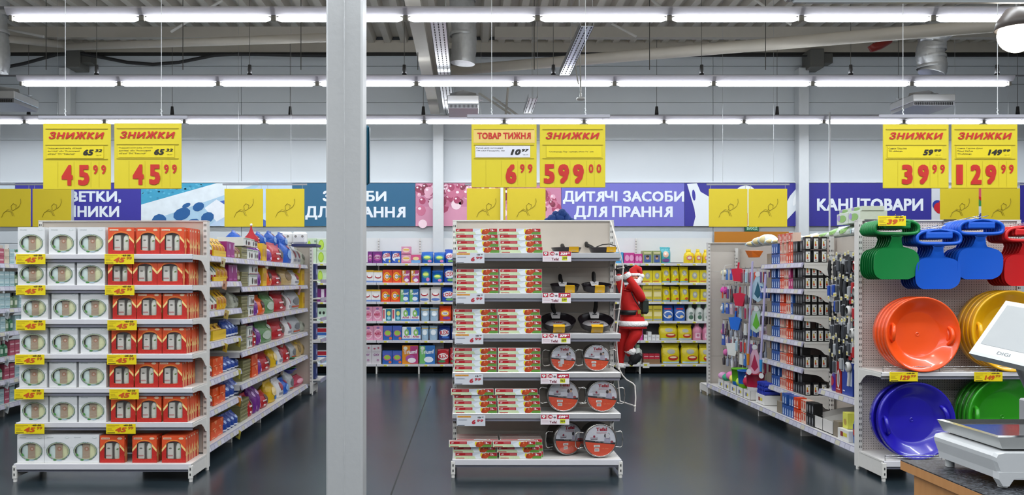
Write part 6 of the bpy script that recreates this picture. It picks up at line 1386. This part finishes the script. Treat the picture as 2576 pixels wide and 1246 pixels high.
# side goods of the left far end
for k in range(6):
    z = (.20, .45, .72, 1.0, 1.26, 1.5)[k]
    good('navypk', 'box', (-2.0, 10.95, z), PI / 2, (.14, .12, .2), 'left aisle end', SH6[5 - k])
    tag(MB().box(-2.05, 10.87, z - .02, -1.93, 11.3, z - .005, WHITE).box(-1.935, 10.87, z - .045, -1.92, 11.3, z + .0, TRAY).build('side_shelf'), 'short white shelf, %s from top, end of the left aisle' % ORD[5 - k], 'shelf', 'short end shelves')

# far left cosmetics
UC = 'left edge rack'
for r, z in enumerate(CZs):
    seq = [('mintbottle', 'bottle'), ('mintbottle', 'bottle'), ('cosr', 'box'), ('stand', 'box'), ('cosm', 'box')] if r == 0 else [('cosm', 'box'), ('darkbottle' if r < 4 else 'silvercap', 'roundbottle'), ('darkbottle' if r < 3 else 'silvercap', 'roundbottle'), ('cosr' if r in (4, 5) else 'cosm', 'box'), ('cosr' if r > 3 else 'cosm', 'box')]
    y = 8.75
    for q in range(8):
        key, kind = seq[(q + r) % len(seq)]; wv = .085 if kind != 'box' else .10
        nst = 1 if kind != 'box' else 2
        for s_ in range(nst): good(key, kind, (XC - .03, y + wv / 2, z + .002 + s_ * .082), PI / 2, (wv * .95, .1 if kind == 'box' else .085, .08 if nst == 2 else .165), UC, SH7[r])
        y += wv + .005
for k, z in enumerate(CZs[2:]):
    t = thing('shelf_talker', 'white tilted tag, %s from top, far left edge rack' % ORD[k], 'price tag', P(16, (781, 837, 899, 957, 1018)[k], 8.97), (0, .35, -.4), group='white tags at the far left edge')
    MB().box(0, -.001, -.085, .055, .001, 0, mat('d4d8dc', .3)).rect(.012, -.06, .04, -.015, -.002, mat('9aa2a8')).build('card', t)

# ---- right aisle: bulb bay
UB = 'bulb bay'
for r, z in enumerate(DZ):
    xf = XU if r < 6 else XD
    fx = xf + .02
    D1 = 8.0; top = 2 if r not in (5,) else 1
    hb = .105
    # dark boxes at the near end, sides towards the camera
    ncol = 4 if r in (1, 2, 3) else 3
    if r < 6:
        for lv in range(2 if r < 4 else 1):
            for q in range(ncol if not (r == 3 and lv == 1) else 4):
                if r == 3 and lv == 1 and q == 1: continue
                key = 'bulbblack'
                g_ = good(key, 'box', (fx + q * (.062 if ncol == 4 else .078), D1 + .031, z + .002 + lv * (hb + .02)), -PI / 2, (.058, .055, hb + .015), UB, ('upper end row, ' if lv else 'lower end row, ') + SH7[r])
                lbm = MB().rect(-.021, .006, .021, .102, -.001, mat('dfe0dc', .4, noise=0)).rect(-.012, .05, .0, .075, -.0015, mat('c8a83a')).rect(-.012, .03, .004, .05, -.0015, mat('c0442a')).rect(.004, .08, .014, .092, -.0015, mat('3a3c40')).rect(-.012, .015, .013, .024, -.0015, mat('6a6c70'))
                if 'lbl' not in _proto: _proto['lbl'] = lbm.mesh('energy_label')
                lo = obj('energy_label', _proto['lbl'], None, (fx + q * (.062 if ncol == 4 else .078) + .0275, D1 + .031 - .0295, z + .004 + lv * (hb + .02))); lo.parent = g_; lo.matrix_parent_inverse = (Matrix.LocRotScale(g_.location, g_.rotation_euler, g_.scale)).inverted()
    if r == 6: D1 = 7.5
    y = D1 + (.065 if r < 6 else 0.03)
    seq = [('bulbblack', 4), ('bulborange', 3), ('bulbwhite', 3), ('bulbblue', 4)]
    if r == 1: seq = [('bulbblack', 4), ('bulbmag', 2), ('bulbwhite', 2), ('bulborange', 2), ('bulbblue', 4)]
    if r == 2: seq = [('bulbblack', 4), ('bulbblue', 1), ('bulbwhite', 2), ('bulborange', 3), ('bulbblue', 4)]
    if r == 6: seq = [('bulbblack', 3), ('bulbwhite', 2), ('bulborange', 3), ('bulbblue', 5)]
    for key, n_ in seq:
        for i in range(n_):
            for lv in range(2):
                if lv and (r * 5 + i * 3 + len(key)) % 4 == 0: continue
                good(key, 'box', (fx, y + .029, z + .002 + lv * (hb + .004)), -PI / 2, (.056, .08, hb * random.uniform(.96, 1.0)), UB, ('upper row, ' if lv else 'lower row, ') + SH7[r])
            y += .0585
    good('paperbag', 'box', (fx - .0, y + .075, z + .002), -PI / 2, (.13, .14, .115), UB, SH7[r])
    for i in range(3): 
        if r: tag(MB().cyl((fx + .03, y + .04 + i * .035, z + .115), (fx + .03, y + .04 + i * .035, z + .2), .006, n=6, m=mat(('3a3c44', '8a8c94', 'a0683a')[i])).build('glow_tube'), 'thin tube lamp standing in the taupe tray, %s of three, %s shelf' % (ORD[i], SH7[r]), 'lamp', 'tube lamps in trays')
# top row extra orange boxes
y = 8.3
for i in range(7): good('bulborange' if i % 2 else 'bulbwhite', 'box', (XU + .02, y + .029, DZ[0] + .217), -PI / 2, (.056, .08, .09), UB, 'third row, top'); y += .0585
# ---- tool bay: hooks with hanging packs
UT = 'tool bay'
def blister(hexc, kind):
    m = MB(); c = mat(hexc, .35, noise=.1, scale=40); fl = mat('c4c8cc', .2, noise=.02)
    if kind == 'pack':
        m.box(-.032, 0, -.17, .032, .003, 0, fl).rect(-.03, -.055, .03, -.008, -.001, mat('2a2c30', .4)).box(-.022, -.02, -.155, .022, 0, -.06, c, c=.006)
    elif kind == 'cable':
        m.box(-.03, 0, -.06, .03, .003, 0, mat('b02028')); m.lathe([(.03, 0), (.045, .01), (.045, .03), (.03, .04)], 14, c, 'y', c=(0, -.035, -.12)); m.tube([(0, -.01, -.09), (.01, -.012, -.2), (-.01, -.01, -.28)], .012, 7, c)
    else:
        m.box(-.028, 0, -.05, .028, .002, 0, fl); m.tube([(-.01, -.01, -.04), (-.012, -.012, -.12), (0, -.01, -.2)], [.008, .014, .008], 7, c); m.tube([(.012, -.01, -.04), (.012, -.012, -.12), (.004, -.01, -.21)], [.006, .012, .008], 7, c)
    return m.mesh('blister_pack')
BL_ = [blister(h, k) for h, k in (('26282c', 'pack'), ('3a3e44', 'tool'), ('1f4aa8', 'pack'), ('1c1d20', 'tool'), ('a0a4a8', 'pack'), ('d4d4d2', 'cable'), ('b01f26', 'pack'), ('4b4f55', 'pack'))]
HK = MB().tube([(0, 0, 0), (0, -.20, 0), (0, -.205, .012)], .0028, 5, STEEL).mesh('wire')
TGm = MB().box(-.016, -.002, -.034, .016, 0, 0, mat('d9d7c0', .4)).rect(-.01, -.026, .01, -.012, -.003, mat('cdb93a')).mesh('tag')
BLn = ['black boxed', 'dark grey', 'blue', 'black slim', 'clear', 'white coiled', 'red', 'grey']
cols = [6.70, 6.77, 6.84, 6.91, 6.98, 7.06, 7.13, 7.21, 7.28, 7.36, 7.43]
pat = [[5, 6, 1, 0, 3, 7, 0, 3, 1, 0, 4], [5, 6, 4, 1, 3, 7, 2, 2, 7, 0, 3], [4, 6, 5, 3, 0, 7, 2, 3, 2, 1, 3], [5, 5, 4, 0, 1, 3, 0, 7, 3, 1, 0], [4, 6, 7, 3, 0, 1, 4, 3, 7, 0, 1], [4, 4, 5, 3, 4, 0, 7, 3, 1, 0, 3]]
HB = MB().box(0, -.0, 0, 1, .004, 1, mat('a8aab0', .4)).mesh('x')
for r, z in enumerate((1.70, 1.52, 1.34, 1.16, 1.0, .86)):
    for q, y in enumerate(cols):
        if r == 5 and q in (3, 4, 6, 8): continue
        t = thing('hook_pack', '%s tool pack on the %s hook row, %s along' % (BLn[pat[r][(q - 3) % 11]], ORD[r], ORD[q]), 'tool pack', (3.41, y + random.uniform(-.02, .02), z + random.uniform(-.03, .03)), (0, 0, -PI / 2 + random.uniform(-.12, .12)), 'tool packs hanging in the right aisle')
        obj('hook_wire', HK, t)
        for d in range(2 + (q + r) % 2): obj('blister_pack', BL_[pat[r][(q - 3) % 11]], t, (0, -.185 + d * .045, -.003))
        obj('price_tag', TGm, t, (0, -.207, .01))
U_ = UT
good('redtall', 'box', (XU + .03, 7.30, .502), -PI / 2, (.11, .12, .27), UT, 'lower')
good('bluetall', 'box', (XU + .03, 7.13, .502), -PI / 2, (.20, .14, .28), UT, 'lower')
for i in range(3): good('photob', 'box', (XU + .03, 6.96 - i * .085, .502), -PI / 2, (.08, .12, .26), UT, 'lower')
good('mintbottle', 'bottle', (XU + .03, 7.44, .502), -PI / 2, (.1, .1, .22), UT, 'lower')
_goods[-1][0].data = _goods[-1][0].data.copy()
for i, mm in enumerate(_goods[-1][0].data.materials): 
    if i < 1: _goods[-1][0].data.materials[i] = mat('4a2a9a', .35)
for i in range(2):
    t = thing('carton_tray', 'long open white carton, %s of two, bottom of the right aisle' % ('left', 'right')[i], 'carton', (XD + .03, 7.47 - i * .21, .157), (0, 0, -PI / 2), 'open white cartons')
    cm = mat('d6d3cf', .6, noise=.04)
    MB().box(-.1, 0, 0, .1, .42, .006, cm).box(-.1, 0, 0, .1, .004, .11, cm).box(-.1, .416, 0, .1, .42, .19, cm).build('tray_floor', t)
    for sx in (-1, 1): m = MB(); m.add([(sx * .1, 0, 0), (sx * .1, .42, 0), (sx * .1, .42, .19), (sx * .1, .25, .17), (sx * .1, 0, .11)], [(0, 1, 2, 3, 4)], cm); m.add([(sx * .097, 0, 0), (sx * .097, .42, 0), (sx * .097, .42, .19), (sx * .097, .25, .17), (sx * .097, 0, .11)], [(4, 3, 2, 1, 0)], cm); m.build('side_flap', t)
good('paperbag', 'box', (XD + .03, 7.10, .157), -PI / 2, (.1, .2, .13), UT, 'bottom')
t = thing('display_tray', 'white display tray with price print, bottom of the right aisle', 'tray', (XD + .015, 6.93, .157), (0, 0, -PI / 2)); MB().box(-.10, 0, 0, .10, .26, .09, mat('dfdedb', .5)).rect(-.05, .03, .0, .07, -.001, mat('8a3030')).rect(.0, .035, .07, .065, -.001, mat('d8cc4a')).build('tray', t)
good('ytub', 'box', (XD + .05, 6.97, .25), -PI / 2, (.09, .1, .13), UT, 'bottom'); good('ytub', 'box', (XD + .12, 6.87, .25), -PI / 2, (.09, .1, .20), UT, 'bottom')
for i in range(3): good('bluejug', 'bottle', (XD + .03 + .05 * (i % 2), 6.78 - i * .085, .157), -PI / 2, (.11, .11, .27), UT, 'bottom')
# packs on top of the right rack
yy = 7.45
for i in range(14):
    key = 'nappyg' if i in (1, 2, 3, 8) else 'nappy'; hgt = (.10, .10, .10, .07, .06, .07, .06, .08, .07, .06, .08, .14, .12, .08)[i]
    good(key, 'sack' if i > 8 else 'bag', (3.47, yy + .11, 1.903), -PI / 2, (.215, .24, hgt), 'right aisle', 'top of the back board'); yy += .225
i_lv = 0
for i in range(2): good('nappyg', 'box', (3.47, 7.52 + i * .24, 2.005), -PI / 2, (.23, .24, .10), 'right aisle', 'top of other packs, level %s' % NUM[1 + (0 if i_lv == 0 else 1)])
i_lv = 1
for i in range(2): good('nappyg', 'box', (3.48, 7.50 + i * .24, 2.105), -PI / 2, (.21, .2, .04), 'right aisle', 'top of other packs, level %s' % NUM[1 + (0 if i_lv == 0 else 1)])

# ---- mop bay
def PM(px, py, xw): Dm = xw * F / (px - PX); return Vector((xw, Dm, Z(py, Dm)))
for k, (a, b, xw, tip, word) in enumerate((((1893, 658), (1882, 890), 3.12, 'd8861c', 'orange'), ((1926, 690), (1914, 905), 3.12, '2a8ac8', 'blue'))):
    t = thing('mop', 'lavender mop pole with %s lower end, right aisle' % word, 'mop', PM(*b, xw), group='mop poles of the right aisle')
    p0, p1 = Vector((0, 0, 0)), PM(*a, xw) - PM(*b, xw)
    MB().tube([p0, p1], .0115, 8, mat('b9b4dc', .35)).build('pole', t); MB().tube([p0 + Vector((0, 0, -.13)), p0], [.012, .018], 8, mat(tip, .4)).build('grip', t)
t = thing('brush_head', 'orange brush head on top of the mop pole', 'brush', PM(1893, 648, 3.14)); MB().add([(-.02, -.07, .0), (-.02, .07, .0), (.06, .05, 0), (.06, -.05, 0), (-.05, -.11, .07), (-.05, .10, .08), (.09, .08, .08), (.09, -.09, .07)], [(3, 2, 1, 0), (4, 5, 6, 7), (0, 1, 5, 4), (1, 2, 6, 5), (2, 3, 7, 6), (3, 0, 4, 7)], mat('e0700e', .5)).build('head', t)
for k, (px, py, c1, c2, word) in enumerate(((1908, 722, 'a9c6d6', '14566e', 'blue grey'), (1904, 800, 'b5cfc4', '5cae2c', 'green'), (1900, 905, 'd9aec4', 'a81c4c', 'pink'))):
    t = thing('mop_refill', '%s packed mop refill hanging between the poles' % word, 'mop refill', PM(px, py, 3.2), (0, 0, -PI / 2 + .9), 'mop refills')
    MB().prism([(0, -.17), (.075, -.12), (.06, .02), (.015, .13), (-.015, .13), (-.06, .02), (-.075, -.12)], -.02, .0, mat(c1, .3, noise=.15, scale=30)).build('packet', t)
    MB().flat([(0, -.13), (.04, -.08), (.0, .06), (-.04, -.08)], -.021, mat(c2, .5)).build('cloth', t); MB().cyl((0, -.022, .10 if k == 1 else .14), (0, -.024, .10 if k == 1 else .14), .03, n=14, m=mat('d4d6d8')).build('label_disc', t)
for k, (px, py, c_, r, word) in enumerate(((1822, 687, 'e6dfc0', .045, 'cream'), (1822, 731, 'e04fae', .05, 'bright pink'), (1822, 777, 'd8dad8', .05, 'white'), (1822, 835, 'd8789c', .045, 'rose'), (1828, 887, 'd46aa8', .045, 'pale pink'))):
    t = thing('bath_sponge', '%s bath puff hanging by the pegboard' % word, 'sponge', PM(px, py, 3.24), group='bath puffs'); MB().sphere((0, 0, 0), r, mat(c_, .8, bump=.8, scale=70), 14).build('puff', t); MB().tube([(0, 0, r), (.01, 0, r + .05), (.1, 0, r + .06)], .002, 4, mat('d8d8d8')).build('loop', t)
MOPC = ['6a4a86', '5a5560', 'c0a8b4', 'd8462a', 'c9ccd4', '3a5ab0', 'b03a5a', '8f97a8', '2a6ec0', 'a8c8d8', '3a3338', 'd0d4d2', '9a2c44']
UM = 0
for r, z in enumerate((1.62, 1.42, 1.20, .98, .80, .62)):
    for q in range(9):
        y = 9.2 + q * .17; c_ = MOPC[(r * 5 + q * 3) % len(MOPC)]
        if c_ not in _proto: 
            kx = len(c_) and (MOPC.index(c_) % 3)
            m = MB()
            if kx == 0: m.box(-.03, 0, -.17, .03, .003, 0, mat('c9ccd0', .2)).box(-.02, -.015, -.16, .02, 0, -.04, mat(c_, .4), c=.005)
            elif kx == 1: m.tube([(0, 0, 0), (0, 0, -.1), (0, 0, -.12), (0, 0, -.2)], [.006, .008, .022, .018], 8, mat(c_, .4))
            else: m.prism([(-.05, -.13), (.05, -.13), (.035, 0), (-.035, 0)], -.012, 0, mat(c_, .6, noise=.1)).rect(-.03, -.05, .03, -.01, -.013, mat('d8dade'))
            _proto[c_] = m.mesh('hung_item')
        t = thing('hook_pack', 'hung household item, %s hook row, %s along, mop bay' % (ORD[r], ORD[q]), 'household item', (3.41, y, z), (0, 0, -PI / 2 + random.uniform(-.15, .15)), 'household items hanging in the mop bay')
        obj('hook_wire', HK, t, (0, 0, .01))
        for d in range(3): obj('hung_item', _proto[c_], t, (0, -.19 + d * .05, 0))
for k, (px, py, c_, word) in enumerate(((1858, 690, 'c81c3c', 'crimson upper'), (1862, 752, 'c02040', 'crimson lower'), (1851, 812, '1f6ad0', 'bright blue'), (1844, 877, 'd8dad8', 'white'))):
    t = thing('dustpan', '%s dustpan hanging in the mop bay' % word, 'dustpan', PM(px, py, 3.20), (0, 0, -.9), 'dustpans in the mop bay')
    MB().prism([(-.08, .06), (-.05, -.08), (.05, -.09), (.09, .05), (.02, .07)], -.03, .0, mat(c_, .4)).build('pan', t); MB().tube([(.0, -.01, .06), (.01, -.01, .14)], .011, 6, mat(c_, .4)).build('handle', t)
# bins and buckets on the base shelf
for k, (px, c1, c2, word, h) in enumerate(((1858, '5fae14', '1d64b0', 'green over blue', .28), (1874, '1d5fb8', '6aae1a', 'blue over green', .28), (1896, 'b0163c', 'dcdcdc', 'crimson over white', .28))):
    pt = PM(px, 900, 3.18); t = thing('plastic_bin', '%s two-tone plastic bin on the base shelf' % word, 'bin', (3.18 + .02, pt.y, .157), group='two-tone bins')
    r = .10
    MB().lathe([(.001, 0), (r * .78, 0), (r * .9, h * .5)], 20, mat(c2, .35)).build('lower_half', t); MB().lathe([(r * .9, h * .5), (r, h), (r * 1.05, h), (r * 1.05, h + .012), (r * .95, h + .012), (r * .86, h * .5), (.001, h * .4)], 20, mat(c1, .35)).build('upper_half', t)
for k, (px, py) in enumerate(((1884, 936), (1915, 946))):
    t = thing('round_tag', 'round white tag, %s of two, over the bins' % ('left', 'right')[k], 'tag', PM(px, py, 3.10), (0, 0, -.9), 'round white tags'); MB().cyl((0, 0, 0), (0, .002, 0), .033 - k * .004, n=20, m=mat('d6d8da')).build('disc', t)
for k in range(5):
    y = 9.35 + k * .24
    t = thing('carton_tray', 'small white carton with price print on the base shelf, %s from the mops' % ORD[k], 'carton', (XD + .02, y, .157), (0, 0, -PI / 2), 'small white cartons')
    cm = mat('d9d8d4', .6); MB().box(-.11, 0, 0, .11, .003, .10, cm).box(-.11, .2, 0, .11, .203, .10, cm).box(-.11, 0, 0, -.108, .2, .10, cm).box(.108, 0, 0, .11, .2, .10, cm).box(-.11, 0, 0, .11, .2, .004, cm).rect(-.04, .03, .0, .07, -.001, mat('5a5c9a')).rect(.0, .035, .05, .065, -.001, mat('d8cc4a')).build('box', t)
for k, (dy, dz, c_, r, word) in enumerate(((9.32, .30, '2a3a9a', .07, 'navy'), (9.50, .33, 'c01c44', .09, 'crimson'), (9.60, .38, 'd8dcd8', .08, 'white'), (9.78, .30, 'c8e05a', .085, 'lime'), (9.9, .36, 'f0681c', .08, 'orange'), (10.05, .30, 'eee06a', .075, 'yellow'), (10.2, .32, 'e07ab4', .07, 'pink'), (10.38, .28, '3aa07a', .06, 'sea green'), (10.55, .28, 'd8a0c8', .06, 'mauve'))):
    t = thing('cleaning_cloth', '%s crumpled cloth in the small white cartons' % word, 'cloth', (XD + .12, dy, dz), group='crumpled cloths in cartons'); MB().sphere((0, 0, 0), r, mat(c_, .85, bump=.9, scale=22), 12, sx=1, sy=1.3, sz=.8).build('cloth', t)
t = thing('blue_tube_bundle', 'bundle of blue rolls in a white display tray', 'rolls', (XD + .10, 8.98, .16), (0, 0, -PI / 2))
MB().box(-.13, -.06, 0, .13, .22, .10, mat('dedddb', .5)).rect(-.05, .03, .0, .07, -.061, mat('8a3030')).rect(.0, .035, .07, .065, -.061, mat('d8cc4a')).build('tray', t)
for i in range(5):
    for j in range(3): MB().cyl((-.1 + i * .05, -.05, .12 + j * .045), (-.1 + i * .05, .2, .13 + j * .045), .022, n=10, m=mat('2438a8', .4)).build('roll', t)
label_goods()

# ------------------------------------------------------------------ climbing doll and its rope ladder
def skin(pts, edges_, radii, m, name, parent, sub=1):
    me = bpy.data.meshes.new(name); me.from_pydata(pts, edges_, []); o = bpy.data.objects.new(name, me); col.objects.link(o)
    o.modifiers.new('skin', 'SKIN'); sv = me.skin_vertices[0].data
    for i, r in enumerate(radii): sv[i].radius = (r, r) if not isinstance(r, tuple) else r
    sv[0].use_root = True
    s = o.modifiers.new('sub', 'SUBSURF'); s.levels = sub; s.render_levels = sub
    dg = bpy.context.evaluated_depsgraph_get(); dg.update()
    ne = bpy.data.meshes.new_from_object(o.evaluated_get(dg)); bpy.data.objects.remove(o); bpy.data.meshes.remove(me)
    ne.materials.clear(); ne.materials.append(m); ne.polygons.foreach_set('use_smooth', [True] * len(ne.polygons))
    return obj(name, ne, parent)
DD = 6.62
org = P(1585, 800, DD)
def q(px, py, dy=0.0): return tuple(P(px, py, DD + dy) - org)
REDC = named('red_plush', mat('c4120f', .75, noise=.1, scale=25, bump=.3)); SKINM = mat('d99878', .5); BOOT = named('black_boot_felt', mat('15161a', .7))
doll = thing('climbing_doll', 'plush doll in red suit and hat climbing a white rope ladder', 'doll', org)
pts = [q(1586, 800), q(1584, 770), q(1585, 742), q(1590, 722), q(1594, 708), q(1597, 698),
       q(1610, 735, -.03), q(1616, 757, -.05), q(1598, 722, -.09), q(1578, 694, -.08), q(1571, 684, -.07),
       q(1568, 735, .03), q(1560, 718, .05), q(1557, 700, .06), q(1556, 688, .05),
       q(1598, 820, -.02), q(1605, 838, -.05), q(1588, 858, -.03), q(1579, 878, -.01), q(1586, 898, .0),
       q(1574, 822, .04), q(1566, 860, .05), q(1562, 890, .05), q(1561, 922, .04)]
ed = [(0, 1), (1, 2), (2, 3), (3, 4), (4, 5), (3, 6), (6, 7), (7, 8), (8, 9), (9, 10), (2, 11), (11, 12), (12, 13), (13, 14), (0, 15), (15, 16), (16, 17), (17, 18), (18, 19), (0, 20), (20, 21), (21, 22), (22, 23)]
ra = [.075, .07, .07, .05, .024, .02, .036, .036, .033, .028, .018, .04, .036, .03, .022, .055, .055, .045, .038, .022, .05, .044, .036, .022]
skin(pts, ed, ra, REDC, 'body', doll)
MB().lathe([(.085, .02), (.105, -.05), (.112, -.075), (.10, -.075), (.08, 0)], 20, REDC, c=q(1592, 803), sx=1.0, sy=.95).build('coat_skirt', doll)
MB().lathe([(.108, -.016), (.118, -.0), (.116, .02), (.106, .03), (.10, .0)], 20, FURW, c=q(1593, 817), sx=1.0, sy=.95, close=True).build('coat_trim', doll)
MB().lathe([(.078, -.018), (.082, -.018), (.082, .018), (.078, .018)], 20, mat('141416', .4), c=q(1583, 786), close=True).box(*[a + b for a, b in zip(q(1603, 784), (-.012, -.085, -.016))], *[a + b for a, b in zip(q(1603, 784), (.012, -.075, .016))], mat('b9a24a', .3, .8)).build('belt', doll)
hd_ = MB().sphere(q(1595, 699), .046, SKINM, 18, sx=.95, sy=1.0, sz=1.08)
hx, hy, hz = q(1595, 699)
hd_.sphere((hx + .012, hy - .046, hz - .002), .010, mat('d8886c', .5), 10)
for dx in (-.006, .026): hd_.sphere((hx + dx, hy - .040, hz + .010), .0045, mat('1c1a1a', .3), 8)
hd_.build('head', doll)
bd = MB().sphere((hx + .012, hy - .028, hz - .034), .036, FURW, 14, sx=1.1, sy=.8, sz=1.0).sphere((hx + .038, hy - .01, hz - .012), .03, FURW, 12).sphere((hx + .036, hy - .005, hz + .0), .026, FURW, 12); bd.build('beard', doll)
MB().lathe([(.048, -.006), (.054, .0), (.052, .016), (.044, .018)], 18, FURW, c=(hx - .0, hy, hz + .018), close=True).build('hat_trim', doll)
MB().tube([(hx, hy, hz + .028), (hx + .002, hy, hz + .055), (hx + .02, hy - .004, hz + .075), (hx + .042, hy - .01, hz + .066), (hx + .055, hy - .014, hz + .03)], [.047, .04, .03, .022, .012], 14, REDC).build('hat', doll)
MB().sphere((hx + .058, hy - .016, hz + .012), .021, FURW, 12).build('pompom', doll)
def cuff(name, a, b, r, L=.03, m=FURW):
    a, b = Vector(a), Vector(b); d = (b - a).normalized(); MB().tube([b - d * L, b - d * L * .7, b, b + d * .004], [r * .8, r, r, r * .7], 14, m).build(name, doll)
cuff('cuff', q(1590, 712, -.09), q(1574, 690, -.08), .036, .036); cuff('cuff', q(1557, 712, .06), q(1556, 694, .05), .034, .04)
cuff('cuff', q(1590, 870, -.01), q(1584, 889, .0), .044, .045); cuff('cuff', q(1562, 908, .05), q(1561, 926, .04), .040, .035)
def mitten(c, dx=1):
    m = MB(); c = Vector(c)
    m.sphere(tuple(c), .022, BOOT, 12, sx=.9, sy=.8, sz=1.1)
    for i in range(4): m.tube([tuple(c + Vector((-.014 + i * .009, -.004, .012))), tuple(c + Vector((-.014 + i * .009, -.018, .026 + .003 * (i in (1, 2))))), tuple(c + Vector((-.013 + i * .009, -.024, .014)))], [.0062, .006, .005], 7, BOOT)
    m.tube([tuple(c + Vector((.016 * dx, -.004, -.004))), tuple(c + Vector((.024 * dx, -.014, .008))), tuple(c + Vector((.018 * dx, -.022, .014)))], [.007, .0065, .005], 7, BOOT); m.build('mitten', doll)
mitten(q(1571, 677, -.08)); mitten(q(1556, 680, .04), -1)
def boot(a, b, c_, name='boot'):
    m = MB().tube([a, tuple((Vector(a) + Vector(b)) / 2), b], [.034, .032, .034], 12, BOOT).tube([tuple(Vector(b) + (Vector(b) - Vector(c_)) * .25), b, tuple((Vector(b) + Vector(c_)) / 2), c_], [.024, .036, .034, .018], 12, BOOT); m.build(name, doll)
boot(q(1589, 888), q(1594, 908), q(1612, 892, -.04)); boot(q(1561, 924, .04), q(1562, 943, .04), q(1548, 952, -.02))
for b in ((q(1594, 905), q(1584, 918)),): MB().tube([b[0], b[1]], [.03, .02], 10, BOOT).build('boot_heel', doll)
MB().box(*[a + b for a, b in zip(q(1620, 771), (-.032, -.035, -.062))], *[a + b for a, b in zip(q(1620, 771), (.034, .035, .062))], mat('12231c', .6, bump=.3), c=.018).build('backpack', doll)
MB().tube([q(1588, 735, -.085), q(1597, 755, -.085), q(1612, 778, -.06)], .005, 6, mat('141416')).build('strap', doll)
lad = thing('rope_ladder', 'white rope ladder hanging beside the middle display', 'rope ladder', P(1540, 556, 6.55))
o0 = P(1540, 556, 6.55)
rp = [(1536, 556, 6.62), (1545, 585, 6.5), (1552, 612, 6.42), (1561, 642, 6.42), (1568, 673, 6.42), (1564, 720, 6.42), (1558, 778, 6.43), (1553, 815, 6.43), (1550, 845, 6.43), (1552, 885, 6.43), (1557, 928, 6.43), (1566, 945, 6.43), (1576, 956, 6.43), (1592, 965, 6.43), (1597, 971, 6.43), (1599, 1000, 6.43), (1597, 1036, 6.43)]
MB().tube([P(*a) - o0 for a in rp], .0055, 7, named('white_cord', mat('ddd6d0', .8, bump=.4, scale=200))).build('rope', lad)
rp2 = [(1543, 560, 6.66), (1547, 640, 6.7), (1548, 676, 6.72), (1546, 780, 6.72), (1547, 870, 6.72), (1552, 925, 6.72), (1560, 1010, 6.72)]
MB().tube([P(*a) - o0 for a in rp2], .005, 7, mat('ddd6d0', .8)).build('rope', lad)
for a, b in (((1568, 674, 6.42), (1548, 677, 6.72)), ((1558, 778, 6.43), (1546, 780, 6.72)), ((1550, 845, 6.43), (1547, 868, 6.72)), ((1557, 928, 6.43), (1552, 925, 6.72)), ((1597, 1022, 6.43), (1560, 1010, 6.72))):
    MB().tube([P(*a) - o0, P(*b) - o0], .006, 8, mat('cfcac6', .5)).build('rung', lad)
    MB().sphere(tuple(P(*a) - o0), .010, mat('ddd6d0', .8), 8).build('knot', lad)
